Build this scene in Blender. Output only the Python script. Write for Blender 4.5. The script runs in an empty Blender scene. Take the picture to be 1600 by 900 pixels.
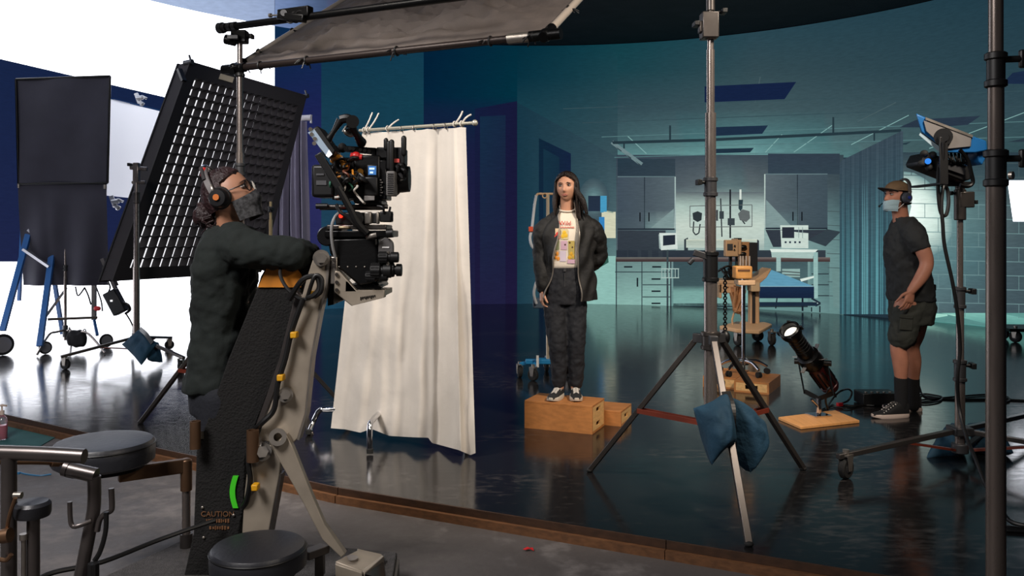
import bpy, bmesh, math, random
from math import sin, cos, pi, radians, sqrt, asin, atan2, exp
from mathutils import Vector, Matrix, noise as mnoise
from mathutils.geometry import tessellate_polygon
random.seed(7)
SC = bpy.context.scene
COL = SC.collection
F = 1300.0; EYE = 1.45; VH = 360.0          # lens in pixels of a 1600 wide frame, eye height over the stage, horizon row

def P(u, v, d):                              # point at distance d seen at u, v
    return Vector(((u - 800) * d / F, d, EYE - (v - VH) * d / F))
def G(u, v, z=0.0):                          # point of the level z seen at u, v
    d = F * (EYE - z) / (v - VH)
    return Vector(((u - 800) * d / F, d, z))
V = lambda *a: Vector(a)

# ------------------------------------------------------------------ materials
def lin(c):
    return tuple(((x / 255) / 12.92 if x <= 10.3 else ((x / 255 + .055) / 1.055) ** 2.4) for x in c)
MATS = {}
def mat(name, col, rough=.5, metal=0, var=0, vscale=6, bump=0, bscale=60, emit=0, spec=.5, trans=0, alpha=1, coat=0, stretch=None, sheen=0, rvar=0):
    if name in MATS: return MATS[name]
    m = bpy.data.materials.new(name); m.use_nodes = True
    nt = m.node_tree; b = nt.nodes['Principled BSDF']; L = nt.links.new
    c = lin(col) + (1,)
    b.inputs['Base Color'].default_value = c
    b.inputs['Roughness'].default_value = rough
    b.inputs['Metallic'].default_value = metal
    b.inputs['Specular IOR Level'].default_value = spec
    b.inputs['Transmission Weight'].default_value = trans
    b.inputs['Alpha'].default_value = alpha
    b.inputs['Coat Weight'].default_value = coat
    b.inputs['Sheen Weight'].default_value = sheen
    if emit:
        b.inputs['Emission Color'].default_value = c
        b.inputs['Emission Strength'].default_value = emit
    if var or bump or rvar:
        tc = nt.nodes.new('ShaderNodeTexCoord'); src = tc.outputs['Object']
        if stretch:
            mp = nt.nodes.new('ShaderNodeMapping'); mp.inputs['Scale'].default_value = stretch
            L(src, mp.inputs['Vector']); src = mp.outputs['Vector']
    if var or rvar:
        n = nt.nodes.new('ShaderNodeTexNoise'); n.inputs['Scale'].default_value = vscale; n.inputs['Detail'].default_value = 6
        L(src, n.inputs['Vector'])
    if var:
        r = nt.nodes.new('ShaderNodeValToRGB')
        r.color_ramp.elements[0].position = .3; r.color_ramp.elements[1].position = .7
        r.color_ramp.elements[0].color = tuple(max(0, x * (1 - var)) for x in c[:3]) + (1,)
        r.color_ramp.elements[1].color = tuple(min(1, x * (1 + var)) for x in c[:3]) + (1,)
        L(n.outputs['Fac'], r.inputs['Fac']); L(r.outputs['Color'], b.inputs['Base Color'])
    if rvar:
        mr = nt.nodes.new('ShaderNodeMapRange'); mr.inputs['To Min'].default_value = max(.02, rough - rvar); mr.inputs['To Max'].default_value = rough + rvar
        L(n.outputs['Fac'], mr.inputs['Value']); L(mr.outputs['Result'], b.inputs['Roughness'])
    if bump:
        n2 = nt.nodes.new('ShaderNodeTexNoise'); n2.inputs['Scale'].default_value = bscale; n2.inputs['Detail'].default_value = 4
        L(src, n2.inputs['Vector'])
        bp = nt.nodes.new('ShaderNodeBump'); bp.inputs['Strength'].default_value = bump; bp.inputs['Distance'].default_value = .02
        L(n2.outputs['Fac'], bp.inputs['Height']); L(bp.outputs['Normal'], b.inputs['Normal'])
    MATS[name] = m
    return m

# ------------------------------------------------------------------ mesh builder
def frame_of(t):
    t = t.normalized()
    a = V(0, 0, 1) if abs(t.z) < .9 else V(0, 1, 0)
    x = a.cross(t).normalized(); y = t.cross(x).normalized()
    return x, y
def catmull(pts, k):
    if len(pts) < 3 or k < 2: return list(pts)
    out = []
    n = len(pts)
    for i in range(n - 1):
        p0 = pts[max(i - 1, 0)]; p1 = pts[i]; p2 = pts[i + 1]; p3 = pts[min(i + 2, n - 1)]
        for j in range(k):
            t = j / k
            out.append(.5 * ((2 * p1) + (p2 - p0) * t + (2 * p0 - 5 * p1 + 4 * p2 - p3) * t * t + (3 * p1 - p0 - 3 * p2 + p3) * t ** 3))
    out.append(pts[-1])
    return out
class MB:
    def __init__(s): s.v = []; s.f = []; s.m = []; s.mi = 0; s.vc = None
    def add(s, vs, fs):
        o = len(s.v); s.v += [Vector(x) for x in vs]
        for f in fs: s.f.append([o + i for i in f]); s.m.append(s.mi)
    def mat(s, i): s.mi = i; return s
    def box(s, c, size, R=None):
        c = Vector(c); h = Vector(size) / 2
        vs = [V(x * h.x, y * h.y, z * h.z) for x in (-1, 1) for y in (-1, 1) for z in (-1, 1)]
        if R is not None: vs = [R @ v for v in vs]
        s.add([c + v for v in vs], [(0, 1, 3, 2), (4, 6, 7, 5), (0, 4, 5, 1), (2, 3, 7, 6), (0, 2, 6, 4), (1, 5, 7, 3)])
        return s
    def rect(s, u0, v0, u1, v1, d, t):           # box whose front face is seen as that rectangle at distance d
        a = P(u0, v0, d); b = P(u1, v1, d)
        return s.box(((a.x + b.x) / 2, d + t / 2, (a.z + b.z) / 2), (abs(b.x - a.x), t, abs(a.z - b.z)))
    def bar(s, a, b, w, h=None, up=None):         # square bar between two points
        a = Vector(a); b = Vector(b); h = h or w
        x, y = frame_of(b - a)
        if up is not None:
            t = (b - a).normalized(); x = Vector(up).cross(t).normalized(); y = t.cross(x)
        vs = [p + x * (w / 2 * i) + y * (h / 2 * j) for p in (a, b) for i, j in ((-1, -1), (1, -1), (1, 1), (-1, 1))]
        s.add(vs, [(3, 2, 1, 0), (4, 5, 6, 7), (0, 1, 5, 4), (1, 2, 6, 5), (2, 3, 7, 6), (3, 0, 4, 7)])
        return s
    def prism(s, pts, vec):
        pts = [Vector(p) for p in pts]; n = len(pts); vec = Vector(vec)
        tris = tessellate_polygon([pts])
        fs = [tuple(t) for t in tris] + [tuple(n + i for i in reversed(t)) for t in tris]
        fs += [(i, (i + 1) % n, n + (i + 1) % n, n + i) for i in range(n)]
        s.add(pts + [p + vec for p in pts], fs)
        return s
    def plate(s, px, d, t):                       # outline seen at distance d, t thick
        return s.prism([P(u, v, d) for u, v in px], (0, t, 0))
    def rings(s, rs, caps=True):
        n = len(rs[0]); vs = [p for r in rs for p in r]; fs = []
        for i in range(len(rs) - 1):
            for j in range(n):
                fs.append((i * n + j, i * n + (j + 1) % n, (i + 1) * n + (j + 1) % n, (i + 1) * n + j))
        if caps:
            fs.append(tuple(range(n - 1, -1, -1))); fs.append(tuple((len(rs) - 1) * n + j for j in range(n)))
        s.add(vs, fs); return s
    def tube(s, pts, r, n=8, k=5, caps=True, round_ends=False):
        pts = [Vector(p) for p in pts]
        rr = list(r) if isinstance(r, (list, tuple)) else [r] * len(pts)
        if len(pts) > 2 and k > 1:
            q = catmull([Vector((p.x, p.y, p.z, a)) for p, a in zip(pts, rr)], k)
            pts = [Vector(x[:3]) for x in q]; rr = [x[3] for x in q]
        x = None; rs = []
        N = len(pts)
        if round_ends:
            t0 = (pts[0] - pts[1]).normalized(); t1 = (pts[-1] - pts[-2]).normalized()
            a = [(pts[0] + t0 * rr[0] * sin(g), rr[0] * cos(g)) for g in (1.45, 1.1, .75, .38)]
            b = [(pts[-1] + t1 * rr[-1] * sin(g), rr[-1] * cos(g)) for g in (.38, .75, 1.1, 1.45)]
            pts = [p for p, _ in a] + pts + [p for p, _ in b]; rr = [q for _, q in a] + rr + [q for _, q in b]; N = len(pts)
        for i in range(N):
            t = pts[min(i + 1, N - 1)] - pts[max(i - 1, 0)]
            if t.length < 1e-9: t = V(0, 0, 1)
            t.normalize()
            if x is None: x, y = frame_of(t)
            else:
                x = (x - t * x.dot(t))
                if x.length < 1e-6: x, y = frame_of(t)
                x.normalize(); y = t.cross(x)
            rs.append([pts[i] + (x * cos(2 * pi * j / n) + y * sin(2 * pi * j / n)) * rr[i] for j in range(n)])
        return s.rings(rs, caps)
    def cyl(s, a, b, r, r2=None, n=20):
        return s.tube([a, b], [r, r if r2 is None else r2], n=n, k=1)
    def pipe(s, a, b, r, ri, n=24):               # hollow tube
        a = Vector(a); b = Vector(b); x, y = frame_of(b - a)
        ring = lambda c, q: [c + (x * cos(2 * pi * j / n) + y * sin(2 * pi * j / n)) * q for j in range(n)]
        return s.rings([ring(a, r), ring(b, r), ring(b, ri), ring(a, ri), ring(a, r)], caps=False)
    def lathe(s, prof, o, axis=(0, 0, 1), n=28):
        o = Vector(o); ax = Vector(axis).normalized(); x, y = frame_of(ax)
        return s.rings([[o + ax * h + (x * cos(2 * pi * j / n) + y * sin(2 * pi * j / n)) * max(r, 1e-4) for j in range(n)] for r, h in prof])
    def torus(s, c, axis, R, r, n=24, m=8, a0=0, a1=2 * pi):
        c = Vector(c); x, y = frame_of(Vector(axis)); ax = Vector(axis).normalized()
        full = abs(a1 - a0 - 2 * pi) < 1e-6
        rs = []
        for i in range(n + 1):
            a = a0 + (a1 - a0) * i / n
            e = x * cos(a) + y * sin(a)
            rs.append([c + e * (R + r * cos(2 * pi * j / m)) + ax * (r * sin(2 * pi * j / m)) for j in range(m)])
        return s.rings(rs, caps=not full)
    def ell(s, c, rad, R=None, nu=20, nv=12, fn=None):
        c = Vector(c); vs = []; fs = []
        for i in range(nv + 1):
            th = pi * i / nv
            for j in range(nu):
                ph = 2 * pi * j / nu
                d = V(sin(th) * cos(ph), sin(th) * sin(ph), cos(th))
                p = fn(d) if fn else V(d.x * rad[0], d.y * rad[1], d.z * rad[2])
                vs.append(c + (R @ p if R is not None else p))
        for i in range(nv):
            for j in range(nu):
                fs.append((i * nu + j, (i + 1) * nu + j, (i + 1) * nu + (j + 1) % nu, i * nu + (j + 1) % nu))
        s.add(vs, fs); return s
    def grid(s, fn, nu, nv, thick=0):
        g = [[Vector(fn(i / nu, j / nv)) for i in range(nu + 1)] for j in range(nv + 1)]
        W = nu + 1
        idx = lambda i, j: j * W + i
        vs = [p for r in g for p in r]
        fs = [(idx(i, j), idx(i + 1, j), idx(i + 1, j + 1), idx(i, j + 1)) for j in range(nv) for i in range(nu)]
        if thick:
            N = len(vs); back = []
            for j in range(nv + 1):
                for i in range(nu + 1):
                    du = g[j][min(i + 1, nu)] - g[j][max(i - 1, 0)]; dv = g[min(j + 1, nv)][i] - g[max(j - 1, 0)][i]
                    nn = du.cross(dv)
                    nn = nn.normalized() if nn.length > 1e-12 else V(0, 0, 1)
                    back.append(g[j][i] + nn * thick)
            fs += [tuple(N + k for k in reversed(f)) for f in fs]
            vs = vs + back
            edge = [(i, 0) for i in range(nu)] + [(nu, j) for j in range(nv)] + [(i, nv) for i in range(nu, 0, -1)] + [(0, j) for j in range(nv, 0, -1)]
            for k in range(len(edge)):
                a = idx(*edge[k]); b = idx(*edge[(k + 1) % len(edge)])
                fs.append((a, a + N, b + N, b))
        s.add(vs, fs); return s

# ------------------------------------------------------------------ scene objects
ROOT = {}
def props(o, label=None, cat=None, group=None, kind=None):
    if label: o['label'] = label
    if cat: o['category'] = cat
    if group: o['group'] = group
    if kind: o['kind'] = kind
    return o
def thing(name, label, cat, loc=(0, 0, 0), rz=0, group=None):
    o = bpy.data.objects.new(name, None); o.empty_display_size = .1
    COL.objects.link(o); o.location = loc; o.rotation_euler = (0, 0, rz)
    ROOT[o] = (Matrix.Translation(Vector(loc)) @ Matrix.Rotation(rz, 4, 'Z')).inverted()
    return props(o, label, cat, group)
def build(mb, name, mats, parent=None, local=False, bevel=0, angle=38, remesh=0, smooth=0, disp=None, sub=0, label=None, loc=None, flat=False):
    """links the builder's shape as ONE mesh object; geometry is in world space unless local"""
    vs = mb.v
    if parent is not None and not local:
        r = parent
        while r.parent is not None: r = r.parent
        if r in ROOT: M = ROOT[r]; vs = [M @ v for v in vs]
    if loc is not None: vs = [v - Vector(loc) for v in vs]
    me = bpy.data.meshes.new(name)
    me.from_pydata([tuple(v) for v in vs], [], mb.f)
    if not isinstance(mats, (list, tuple)): mats = [mats]
    for m in mats: me.materials.append(m)
    if len(mats) > 1: me.polygons.foreach_set('material_index', mb.m)
    if mb.vc is None:
        bm = bmesh.new(); bm.from_mesh(me)
        bmesh.ops.recalc_face_normals(bm, faces=bm.faces[:]); bm.to_mesh(me); bm.free()
    else:
        at = me.color_attributes.new('Col', 'FLOAT_COLOR', 'POINT')
        for i, c in enumerate(mb.vc): at.data[i].color = c
    if not flat:
        me.polygons.foreach_set('use_smooth', [True] * len(me.polygons))
        me.set_sharp_from_angle(angle=radians(angle))
    me.update()
    o = bpy.data.objects.new(name, me); COL.objects.link(o)
    if loc is not None: o.location = loc
    if parent is not None: o.parent = parent
    if remesh:
        md = o.modifiers.new('remesh', 'REMESH'); md.mode = 'VOXEL'; md.voxel_size = remesh; md.use_smooth_shade = True
    if smooth:
        md = o.modifiers.new('smooth', 'SMOOTH'); md.factor = .5; md.iterations = smooth
    if sub:
        md = o.modifiers.new('sub', 'SUBSURF'); md.levels = sub; md.render_levels = sub
    if disp:
        tx = bpy.data.textures.new(name + '_folds', 'CLOUDS'); tx.noise_scale = disp[1]; tx.noise_depth = 3
        md = o.modifiers.new('folds', 'DISPLACE'); md.texture = tx; md.strength = disp[0]; md.mid_level = .5; md.texture_coords = 'LOCAL'
    if bevel:
        md = o.modifiers.new('bevel', 'BEVEL'); md.width = bevel; md.segments = 2; md.limit_method = 'ANGLE'; md.angle_limit = radians(50)
    if label: o['label'] = label
    return o
def single(mb, name, mats, label, cat, loc, group=None, **k):
    o = build(mb, name, mats, loc=loc, **k)
    return props(o, label, cat, group)
def structure(mb, name, mats, **k):
    o = build(mb, name, mats, **k); o['kind'] = 'structure'; return o
def dup(root, loc, rz, label=None, group=None):
    r = root.copy(); COL.objects.link(r); r.location = loc; r.rotation_euler = (0, 0, rz)
    if label: r['label'] = label
    if group: r['group'] = group
    for ch in list(root.children):
        c = ch.copy(); COL.objects.link(c); c.parent = r
        for g in list(ch.children):
            q = g.copy(); COL.objects.link(q); q.parent = c
    return r

# ------------------------------------------------------------------ the palette
M_black = mat('black_plastic', (14, 14, 15), .45)
M_blackmetal = mat('black_metal', (17, 17, 18), .35, .6, bump=.05, bscale=120)
M_rubber = mat('black_rubber', (18, 18, 18), .8)
M_chrome = mat('chrome', (205, 205, 208), .12, 1, rvar=.05, vscale=20)
M_steel = mat('worn_steel', (165, 158, 150), .38, .85, var=.12, vscale=10, rvar=.1)
M_stand = mat('stand_steel', (150, 140, 134), .28, .78, var=.05, vscale=9, rvar=.08, stretch=(6, 6, 1))
M_darkstand = mat('dark_steel', (92, 87, 84), .36, .8, var=.05, vscale=9, rvar=.08)
M_red = mat('red_brace_paint', (104, 42, 28), .45, var=.2)
M_castgrey = mat('cast_grey', (70, 70, 72), .45, .5)
M_wood = mat('maple_plywood', (186, 122, 66), .5, var=.16, vscale=5, bump=.05, bscale=40, stretch=(1, 8, 8))  # wood tone lowered further to stand in for dimmer box fronts
M_woodside = mat('birch_end_grain', (226, 180, 118), .5, var=.14, vscale=6, stretch=(8, 1, 8))
M_cable = mat('black_cable', (14, 14, 15), .5)
M_teal = mat('teal_sandbag_cloth', (20, 60, 82), .8, var=.2, vscale=5, bump=.6, bscale=14)
M_alu = mat('brushed_aluminium', (164, 153, 138), .42, .4, var=.16, vscale=7, rvar=.1)
# ================================================================== camera
cam_d = bpy.data.cameras.new('camera'); cam = bpy.data.objects.new('camera', cam_d); COL.objects.link(cam)
cam.location = (0, 0, EYE); cam.rotation_euler = (pi / 2, 0, 0)
cam_d.sensor_width = 36; cam_d.lens = F / 1600 * 36; cam_d.shift_y = -90 / 1600
cam_d.clip_start = .05; cam_d.clip_end = 100
SC.camera = cam
SC.view_settings.view_transform = 'Standard'; SC.view_settings.look = 'None'
SC.view_settings.gamma = 1; SC.view_settings.exposure = 0; SC.view_settings.use_curve_mapping = False
w = bpy.data.worlds.new('world'); SC.world = w; w.use_nodes = True
w.node_tree.nodes['Background'].inputs['Color'].default_value = (.010, .012, .016, 1)

# ================================================================== floors
def floor_mat(name, base, scuff, rough, rv, scale, amount, stretch, bump):
    m = bpy.data.materials.new(name); m.use_nodes = True; nt = m.node_tree; b = nt.nodes['Principled BSDF']; L = nt.links.new
    tc = nt.nodes.new('ShaderNodeTexCoord')
    mp = nt.nodes.new('ShaderNodeMapping'); mp.inputs['Scale'].default_value = stretch; L(tc.outputs['Object'], mp.inputs['Vector'])
    n1 = nt.nodes.new('ShaderNodeTexNoise'); n1.inputs['Scale'].default_value = scale; n1.inputs['Detail'].default_value = 9; n1.inputs['Roughness'].default_value = .68
    L(mp.outputs['Vector'], n1.inputs['Vector'])
    n2 = nt.nodes.new('ShaderNodeTexNoise'); n2.inputs['Scale'].default_value = .8; n2.inputs['Detail'].default_value = 5; L(tc.outputs['Object'], n2.inputs['Vector'])
    mu = nt.nodes.new('ShaderNodeMath'); mu.operation = 'MULTIPLY'; L(n1.outputs['Fac'], mu.inputs[0]); L(n2.outputs['Fac'], mu.inputs[1])
    r = nt.nodes.new('ShaderNodeValToRGB'); r.color_ramp.elements[0].position = amount; r.color_ramp.elements[1].position = amount + .16
    r.color_ramp.elements[0].color = lin(base) + (1,); r.color_ramp.elements[1].color = lin(scuff) + (1,)
    L(mu.outputs[0], r.inputs['Fac']); L(r.outputs['Color'], b.inputs['Base Color'])
    mr = nt.nodes.new('ShaderNodeMapRange'); mr.inputs['From Min'].default_value = .3; mr.inputs['From Max'].default_value = .7
    mr.inputs['To Min'].default_value = rough - rv; mr.inputs['To Max'].default_value = rough + rv
    L(n1.outputs['Fac'], mr.inputs['Value']); L(mr.outputs['Result'], b.inputs['Roughness'])
    bp = nt.nodes.new('ShaderNodeBump'); bp.inputs['Strength'].default_value = bump; bp.inputs['Distance'].default_value = .02
    L(n1.outputs['Fac'], bp.inputs['Height']); L(bp.outputs['Normal'], b.inputs['Normal'])
    return m
M_stage = floor_mat('black_stage_vinyl', (25, 24, 25), (76, 72, 70), .15, .06, 9, .285, (1, 2.2, 1), .012)
M_stage.node_tree.nodes['Principled BSDF'].inputs['Specular IOR Level'].default_value = .42
M_concrete = floor_mat('grey_concrete', (86, 81, 79), (128, 122, 119), .6, .15, 7, .26, (1, 1, 1), .2)

GZ = -.08
e0, e1, e2 = G(-160, 610.5), G(530, 762), G(1900, 982)
edge_dir2 = (e2 - e1).normalized()
e2 = e1 + edge_dir2 * 7.5
mb = MB().prism([e0, e1, e2, (9.5, 17.2, 0), (-10, 17.2, 0)], (0, 0, -.02))
structure(mb, 'stage_floor', M_stage)
mb = MB().prism([(-12, -3, GZ), (12, -3, GZ), (12, 18, GZ), (-12, 18, GZ)], (0, 0, -.1))
structure(mb, 'floor', M_concrete)
# timber edge of the stage: dark upper board and a lighter one beneath that stands proud
M_edge1 = mat('dark_stained_board', (62, 40, 25), .55, var=.3, vscale=5, bump=.1, stretch=(1, 9, 9))
M_edge2 = mat('pale_timber_board', (104, 69, 42), .6, var=.3, vscale=6, bump=.1, stretch=(1, 9, 9))
def edge_board(name, a, b, z0, z1, out, m):
    t = (b - a).normalized(); nrm = V(t.y, -t.x, 0)
    mb = MB(); L = (b - a).length; n = max(1, int(L / 1.6))
    for i in range(n):
        p = a + t * (L * i / n + .002); q = a + t * (L * (i + 1) / n - .002)
        mb.prism([V(p.x, p.y, z0), V(q.x, q.y, z0), V(q.x, q.y, z0) + nrm * out, V(p.x, p.y, z0) + nrm * out], (0, 0, z1 - z0))
    return structure(mb, name, m)
edge_board('trim_1', e0, e1, -.036, .002, .012, M_edge1); edge_board('trim_2', e1, e2, -.036, .002, .012, M_edge1)
edge_board('trim_3', e0, e1, GZ, -.037, .035, M_edge2); edge_board('trim_4', e1, e2, GZ, -.037, .035, M_edge2)

# ================================================================== curved screen wall
CX, CY, RW, ZT = .5, 8.95, 7.5, 5.1
def wall_at(u, v, off=0.0):
    k = (u - 800) / F; r = RW - off
    a = 1 + k * k; b = -2 * (k * CX + CY); c = CX * CX + CY * CY - r * r
    d = (-b + sqrt(b * b - 4 * a * c)) / (2 * a)
    if v == 'T': z = ZT - .001
    elif v == 'B': z = .001
    else: z = min(ZT - .001, max(.001, EYE - (v - VH) * d / F))
    return V(k * d, d, z)
def lc(c, e=1.0):
    if e == 1.0:                                  # tone of the playback picture: deep mids, full lights
        k = .73 + .27 * min(1, max(0, (max(c) - 130) / 35)); c = (min(255, c[0] * k * (1.12 if k < .8 else 1)), c[1] * k, c[2] * k * .985)
    return tuple(x * e for x in lin(c)) + (1.0,)
def mixc(a, b, t): return tuple(x + (y - x) * t for x, y in zip(a, b))
LAY = .005
class Scr(MB):
    """coloured cells lying on the screen; corners are given where they are seen in the photograph"""
    def __init__(s, layer): super().__init__(); s.vc = []; s.off = LAY * layer
    def strip(s, u0, u1, rows, step=18, e=1.0, u0b=None, u1b=None):
        # rows: (v or 'T'/'B' or (vl, vr), colour left, colour right)
        n = max(1, int(abs(u1 - u0) / step + .99)); base = len(s.v); W = n + 1
        R = []
        for k, row in enumerate(rows):
            R.append(row if len(row) == 3 else (row[0], row[1], row[1]))
        lines = []
        for k in range(len(R)):
            lines.append(R[k])
        tot = len(lines) - 1
        for k, (vv, cl, cr) in enumerate(lines):
            fk = k / tot if tot else 0
            ua = u0 + ((u0b if u0b is not None else u0) - u0) * fk; ub = u1 + ((u1b if u1b is not None else u1) - u1) * fk
            for i in range(W):
                t = i / n; u = ua + (ub - ua) * t
                v = vv if not isinstance(vv, tuple) else vv[0] + (vv[1] - vv[0]) * t
                s.v.append(wall_at(u, v, s.off)); s.vc.append(lc(mixc(cl, cr, t), e))
        for k in range(tot):
            for i in range(n):
                s.f.append((base + k * W + i, base + k * W + i + 1, base + (k + 1) * W + i + 1, base + (k + 1) * W + i)); s.m.append(0)
        return s
    def quad(s, u0, v0, u1, v1, c, c2=None, e=1.0): return s.strip(u0, u1, [(v0, c), (v1, c2 or c)], e=e)
    def poly(s, pts, c, e=1.0):
        b = len(s.v)
        for u, v in pts: s.v.append(wall_at(u, v, s.off)); s.vc.append(lc(c, e))
        for t in tessellate_polygon([[V(u, -v, 0) for u, v in pts]]): s.f.append([b + i for i in t]); s.m.append(0)
        return s
    def line(s, pts, w, c, e=1.0):
        for (a, b), (p, q) in zip(pts[:-1], pts[1:]):
            L = sqrt((p - a) ** 2 + (q - b) ** 2); n = max(1, int(L / 18)); nx, ny = -(q - b) / L * w / 2, (p - a) / L * w / 2
            for i in range(n):
                x0, y0 = a + (p - a) * i / n, b + (q - b) * i / n; x1, y1 = a + (p - a) * (i + 1) / n, b + (q - b) * (i + 1) / n
                o = len(s.v)
                for (x, y) in ((x0 - nx, y0 - ny), (x0 + nx, y0 + ny), (x1 + nx, y1 + ny), (x1 - nx, y1 - ny)):
                    s.v.append(wall_at(x, y, s.off)); s.vc.append(lc(c, e))
                s.f.append((o, o + 1, o + 2, o + 3)); s.m.append(0)
        return s
    def glow(s, u, v, ru, rv, c, edge, n=20, tilt=0):           # soft pool of brightness in the picture
        rr = (0, .35, .7, 1.0); b = len(s.v)
        for k, r in enumerate(rr):
            for j in range(n):
                a = 2 * pi * j / n
                s.v.append(wall_at(u + ru * r * cos(a), v + rv * r * sin(a), s.off)); s.vc.append(lc(mixc(c, edge, r)))
        for k in range(3):
            for j in range(n): s.f.append((b + k * n + j, b + k * n + (j + 1) % n, b + (k + 1) * n + (j + 1) % n, b + (k + 1) * n + j)); s.m.append(0)
        return s
m = bpy.data.materials.new('lit_screen'); m.use_nodes = True; nt = m.node_tree; b = nt.nodes['Principled BSDF']; L = nt.links.new
b.inputs['Base Color'].default_value = (.004, .004, .005, 1); b.inputs['Roughness'].default_value = .7; b.inputs['Specular IOR Level'].default_value = .04
at = nt.nodes.new('ShaderNodeAttribute'); at.attribute_name = 'Col'; L(at.outputs['Color'], b.inputs['Emission Color'])
b.inputs['Emission Strength'].default_value = 1
tc = nt.nodes.new('ShaderNodeTexCoord'); nn = nt.nodes.new('ShaderNodeTexNoise'); nn.inputs['Scale'].default_value = 30; nn.inputs['Detail'].default_value = 3
mp = nt.nodes.new('ShaderNodeMapping'); mp.inputs['Scale'].default_value = (.25, .25, 1.5); L(tc.outputs['Object'], mp.inputs['Vector']); L(mp.outputs['Vector'], nn.inputs['Vector'])
mr = nt.nodes.new('ShaderNodeMapRange'); mr.inputs['To Min'].default_value = .8; mr.inputs['To Max'].default_value = 1.2; L(nn.outputs['Fac'], mr.inputs['Value']); L(mr.outputs['Result'], b.inputs['Emission Strength'])
M_screen = m

led = thing('led_wall', 'tall curved video wall glowing with a picture of a dim teal hospital room', 'screen', (CX, CY + RW, 0))
# the panels themselves, a deep navy field from end to end
mb = MB(); mb.vc = []
NT = 230; A0, A1 = radians(-118), radians(96)
for j, z in enumerate((0, 1.3, 2.6, 3.9, ZT)):
    for i in range(NT + 1):
        a = A0 + (A1 - A0) * i / NT
        mb.v.append(V(CX + RW * sin(a), CY + RW * cos(a), z)); mb.vc.append(lc(mixc((38, 48, 98), (14, 42, 88), j / 4)) if a < radians(40) else lc(mixc((40, 66, 82), (58, 92, 108), j / 4)))
for j in range(4):
    for i in range(NT):
        k = j * (NT + 1) + i; mb.f.append((k, k + 1, k + NT + 2, k + NT + 1)); mb.m.append(0)
build(mb, 'screen_panels', M_screen, led)
# rear casing so that the screen has a thickness
mb = MB()
mb.grid(lambda s, t: V(CX + (RW + .02) * sin(A0 + (A1 - A0) * s), CY + (RW + .02) * cos(A0 + (A1 - A0) * s), ZT * t), NT, 1, thick=-.12)
build(mb, 'rear_casing', M_blackmetal, led)

def wz(u, z):                                   # row at which height z of the wall is seen in column u
    p = wall_at(u, 360); return VH - (z - EYE) * F / p.y
# lit white fields that work as lamps: (seen in columns, rows)
WHITE = (238, 240, 248)
mb = Scr(1)
NN = 24
def white_band(u0, u1, top, bot, e, step=16):
    n = int((u1 - u0) / step); rows_t = [top(u0 + (u1 - u0) * i / n) for i in range(n + 1)]
    b0 = len(mb.v)
    for k in (0, 1):
        for i in range(n + 1):
            u = u0 + (u1 - u0) * i / n
            mb.v.append(wall_at(u, top(u) if k == 0 else bot(u), mb.off)); mb.vc.append(lc(WHITE, e))
    for i in range(n): mb.f.append((b0 + i, b0 + i + 1, b0 + n + 2 + i, b0 + n + 1 + i)); mb.m.append(0)
white_band(-30, 429, lambda u: 'T', lambda u: 92 + .232 * u, 4.0)
white_band(110, 330, lambda u: 122 + .232 * u, lambda u: 300, 3.0)  # hidden field added to backlight the white cloth
white_band(-30, 429, lambda u: 409, lambda u: 'B', 4.0)
build(mb, 'white_field', M_screen, led)
# lit fields added round the unseen curve beside the camera, for rim light
mb = MB(); mb.vc = []; pe = wall_at(-30, 360, LAY); ae = atan2(pe.x - CX, pe.y - CY)
for z0, z1 in ((0, 1.02), (3.68, ZT)):
    b0 = len(mb.v); n = 24
    for k in (0, 1):
        for i in range(n + 1):
            a = ae + (radians(-104) - ae) * i / n; mb.v.append(V(CX + (RW - LAY) * sin(a), CY + (RW - LAY) * cos(a), (z0, z1)[k])); mb.vc.append(lc(WHITE, 4.0))
    for i in range(n): mb.f.append((b0 + i, b0 + i + 1, b0 + n + 2 + i, b0 + n + 1 + i)); mb.m.append(0)
build(mb, 'white_field', M_screen, led)
mb = Scr(7); mb.strip(1574, 1700, [(282, WHITE), (346, WHITE)], e=4.0, u0b=1583)
build(mb, 'white_field', M_screen, led)

# ---- the pictured room
mb = Scr(1)
mb.strip(429, 502, [('T', (10, 54, 98), (12, 54, 104)), (170, (26, 42, 104), (30, 44, 108)), (300, (44, 50, 116), (50, 58, 124)), ('B', (40, 48, 100), (42, 52, 104))])
mb.strip(502, 662, [('T', (14, 66, 98), (18, 76, 106)), (160, (24, 78, 106), (22, 84, 108)), (320, (34, 82, 112), (22, 68, 96)), ('B', (34, 92, 124), (22, 62, 90))])
mb.strip(662, 808, [('T', (0, 40, 74), (0, 60, 82)), (150, (0, 44, 78), (0, 64, 86)), (172, (14, 42, 82), (10, 50, 84)), (240, (26, 40, 86), (28, 34, 82)), (330, (32, 40, 88), (34, 36, 82)), ('B', (36, 44, 88), (34, 38, 80))])
# ceiling, side wall, rear wall, brick wall, pictured floor
mb.strip(808, 965, [('T', (0, 58, 80), (18, 84, 98)), (120, (4, 64, 86), (34, 88, 102)), ((160, 246), (22, 78, 98), (70, 110, 122))])
mb.strip(808, 965, [((160, 246), (24, 70, 92), (66, 104, 118)), ((330, 360), (26, 72, 96), (86, 128, 138)), ('B', (30, 76, 98), (122, 164, 160))])
mb.strip(965, 1180, [('T', (18, 84, 98), (48, 92, 108)), (110, (28, 86, 100), (60, 98, 110)), (170, (58, 98, 112), (76, 116, 126)), (215, (74, 122, 132), (94, 142, 148)), (246, (100, 148, 152), (116, 164, 164))])
mb.strip(1180, 1660, [('T', (48, 92, 108), (34, 74, 92)), (110, (60, 98, 110), (46, 86, 102)), (170, (76, 116, 126), (58, 96, 110)), (215, (94, 142, 148), (58, 100, 110)), (246, (112, 160, 162), (50, 90, 100))])
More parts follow.
